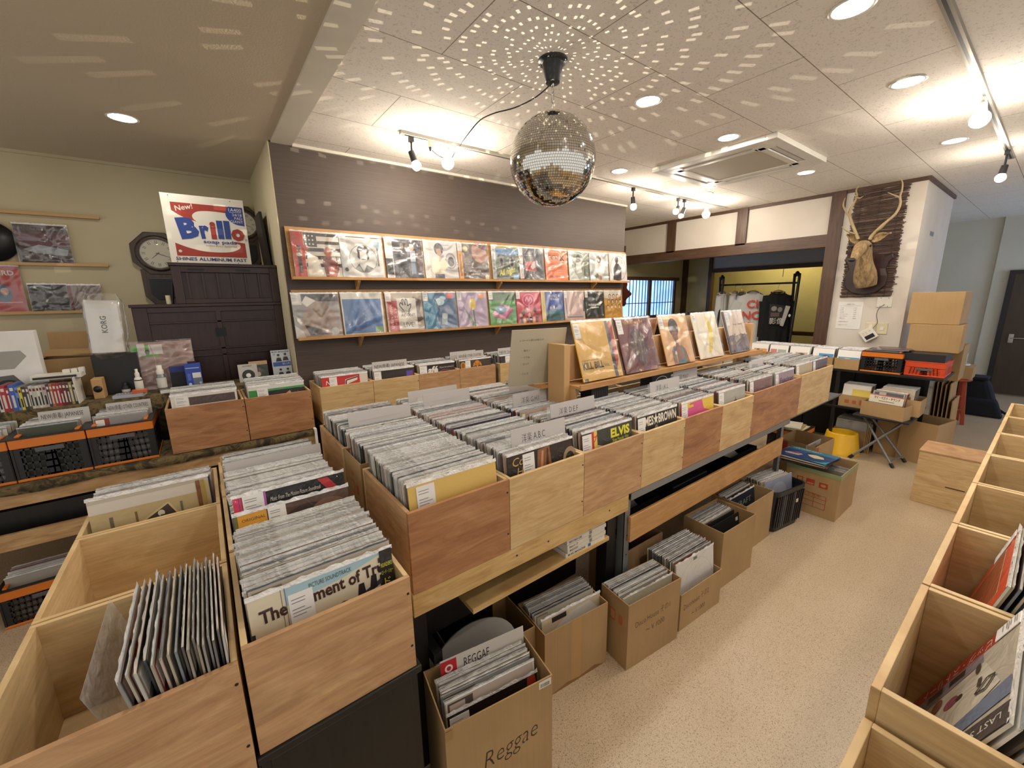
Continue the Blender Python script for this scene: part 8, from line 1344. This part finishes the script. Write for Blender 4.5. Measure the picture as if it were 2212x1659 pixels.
# ================================================================== the row of bins on the right
e = thing('side_bench', 'dark bench carrying the row of bins at the right edge', 'bench', (0, 0, 0)); m = MB(); m.box(0.36, -0.34, 0.70, 3.36, 0.07, 0.735, 'black_wood'); m.build('bench_top', e)
for x in (0.45, 1.9, 3.3):
    for y in (-0.3, 0.0): m = MB(); m.box(x - 0.03, y - 0.03, 0, x + 0.03, y + 0.03, 0.70, 'black_wood'); m.build('leg', e)
RB = ['pale plywood bin at the bottom right holding the sleeve with a red band', 'bin at the right with the orange sleeve leaning in it', 'third bin from the front in the right hand row', 'fourth bin from the front in the right hand row', 'fifth bin from the front in the right hand row', 'sixth bin from the front in the right hand row', 'farthest bin of the right hand row']
def rbin(x0, z0, h, label):
    return bin_(x0, -0.322, z0, 0.368, 0.41, h, 'plywood_pale', label, 'bins of the right hand row', front=1, screws=False)
rbin(0.362, 0.736, 0.224, 'lowest nearest bin at the bottom right corner of the picture')
for k in range(7): rbin(0.739 + 0.372 * k, 0.736, 0.274, RB[k])
def RM(x, y, z, tilt): return Matrix.Translation((x, y, z)) @ Matrix.Rotation(math.pi, 4, 'Z') @ Matrix.Rotation(-tilt, 4, 'X')
front(RM(0.922, 0.06, 0.752, 0.33), [('r', 0, 0, 1, 1, 0xb9b4a6), ('r', 0, 0, 0.13, 1, 0xb02a24), ('t', 'ビッグ・ストリート', 0.035, 0.76, 0.075, 0xe6dcd0, {'rot': -1.57, 'w': 0.62}), ('p', [(0.13, 0), (0.13, 0.7), (0.24, 0.72), (0.3, 0.1), (0.3, 0)], 0x8a8790), ('r', 0.15, 0.42, 0.22, 0.56, 0x2a2428), ('r', 0.15, 0.22, 0.22, 0.36, 0x3a2a34), ('p', [(0.3, 0.1), (0.26, 0.74), (0.6, 0.9), (0.74, 0.6), (0.66, 0.1)], 0xcfcabb), ('p', [(0.68, 0), (0.72, 0.5), (0.62, 0.98), (0.78, 1), (0.84, 0.4), (0.84, 0)], 0x6a7c98), ('r', 0.84, 0, 1, 1, 0x3a3a40), ('t', 'LAST STREET BEAT', 0.89, 0.95, 0.05, 0xd8d6d0, {'rot': -1.57}), ('e', 0.44, 0.5, 0.05, 0.06, 0x9a4a66), ('e', 0.45, 0.57, 0.025, 0.03, 0x3a2a2a), ('e', 0.36, 0.36, 0.06, 0.05, 0x8a5a48), ('e', 0.40, 0.24, 0.08, 0.07, 0xa0705c), ('e', 0.33, 0.2, 0.04, 0.05, 0x4a3030), ('e', 0.5, 0.3, 0.04, 0.05, 0xb88a76), ('r', 0.42, 0.72, 0.5, 0.75, 0x3a3a3a), ('r', 0.5, 0.38, 0.66, 0.42, 0xe4e2da), ('l', [(0.5, 0.86), (0.58, 0.8), (0.56, 0.72), (0.48, 0.8), (0.5, 0.86)], 0.005, 0x2a2a2c), ('e', 0.3, 0.7, 0.05, 0.02, 0x3a3a3a), ('r', 0.52, 0.12, 0.64, 0.24, 0x5a2f34)],
      'busy pale sleeve with a red lettered band leaning in the bottom right bin', tagpos=(0.0, 0.80, 0.13, 0.99), mat='wrapped_soft')
front(RM(1.286, 0.05, 0.752, 0.22), [('r', 0, 0, 1, 1, 0xd84a24), ('r', 0.14, 0.2, 0.86, 0.86, 0x9a4a22), ('l', [(0.14, 0.2), (0.86, 0.2), (0.86, 0.86), (0.14, 0.86), (0.14, 0.2)], 0.004, 0xd8b89a), ('r', 0.2, 0.05, 0.8, 0.16, 0xc03a1c)], 'vivid orange sleeve leaning in the second bin of the right hand row', tagpos=(0.0, 0.7, 0.12, 0.98))
for k in range(2, 6):
    front(RM(0.925 + 0.372 * k, 0.03 - 0.008 * k, 0.752, 0.26), [('r', 0, 0, 1, 1, (0, 0, 0xb8ac92, 0xa89a86, 0xc8beac, 0x8a8478)[k]), ('r', 0.3, 0.3, 0.8, 0.8, (0, 0, 0x9a8a70, 0x6a5a4a, 0x8a7a66, 0x5a5a5c)[k])], ('clear covered beige sleeve in the third bin of the right hand row', 'brownish sleeve in the fourth bin of the right hand row', 'pale sleeve in the fifth bin of the right hand row', 'grey sleeve in the sixth bin of the right hand row')[k - 2], tagpos=(0.3, 0.88, 0.5, 0.99))
for k in range(7):
    for q in range(20): rest(RM(0.922 + 0.372 * k + RN.gauss(0, .003), (0.046 if k < 2 else 0.012 - 0.008 * k) - q * 0.0105, 0.75, (0.32 if k == 0 else 0.22) + RN.gauss(0, .006)))
for q in range(12): rest(RM(0.56, -0.12 - q * 0.013, 0.75, 0.12))
o = REST.build('packed_record_sleeves'); o['kind'] = 'stuff'; tag(o, 'the remaining packed records in clear sleeves filling all further bins and cartons', 'records')
print('records:', NREC[0])
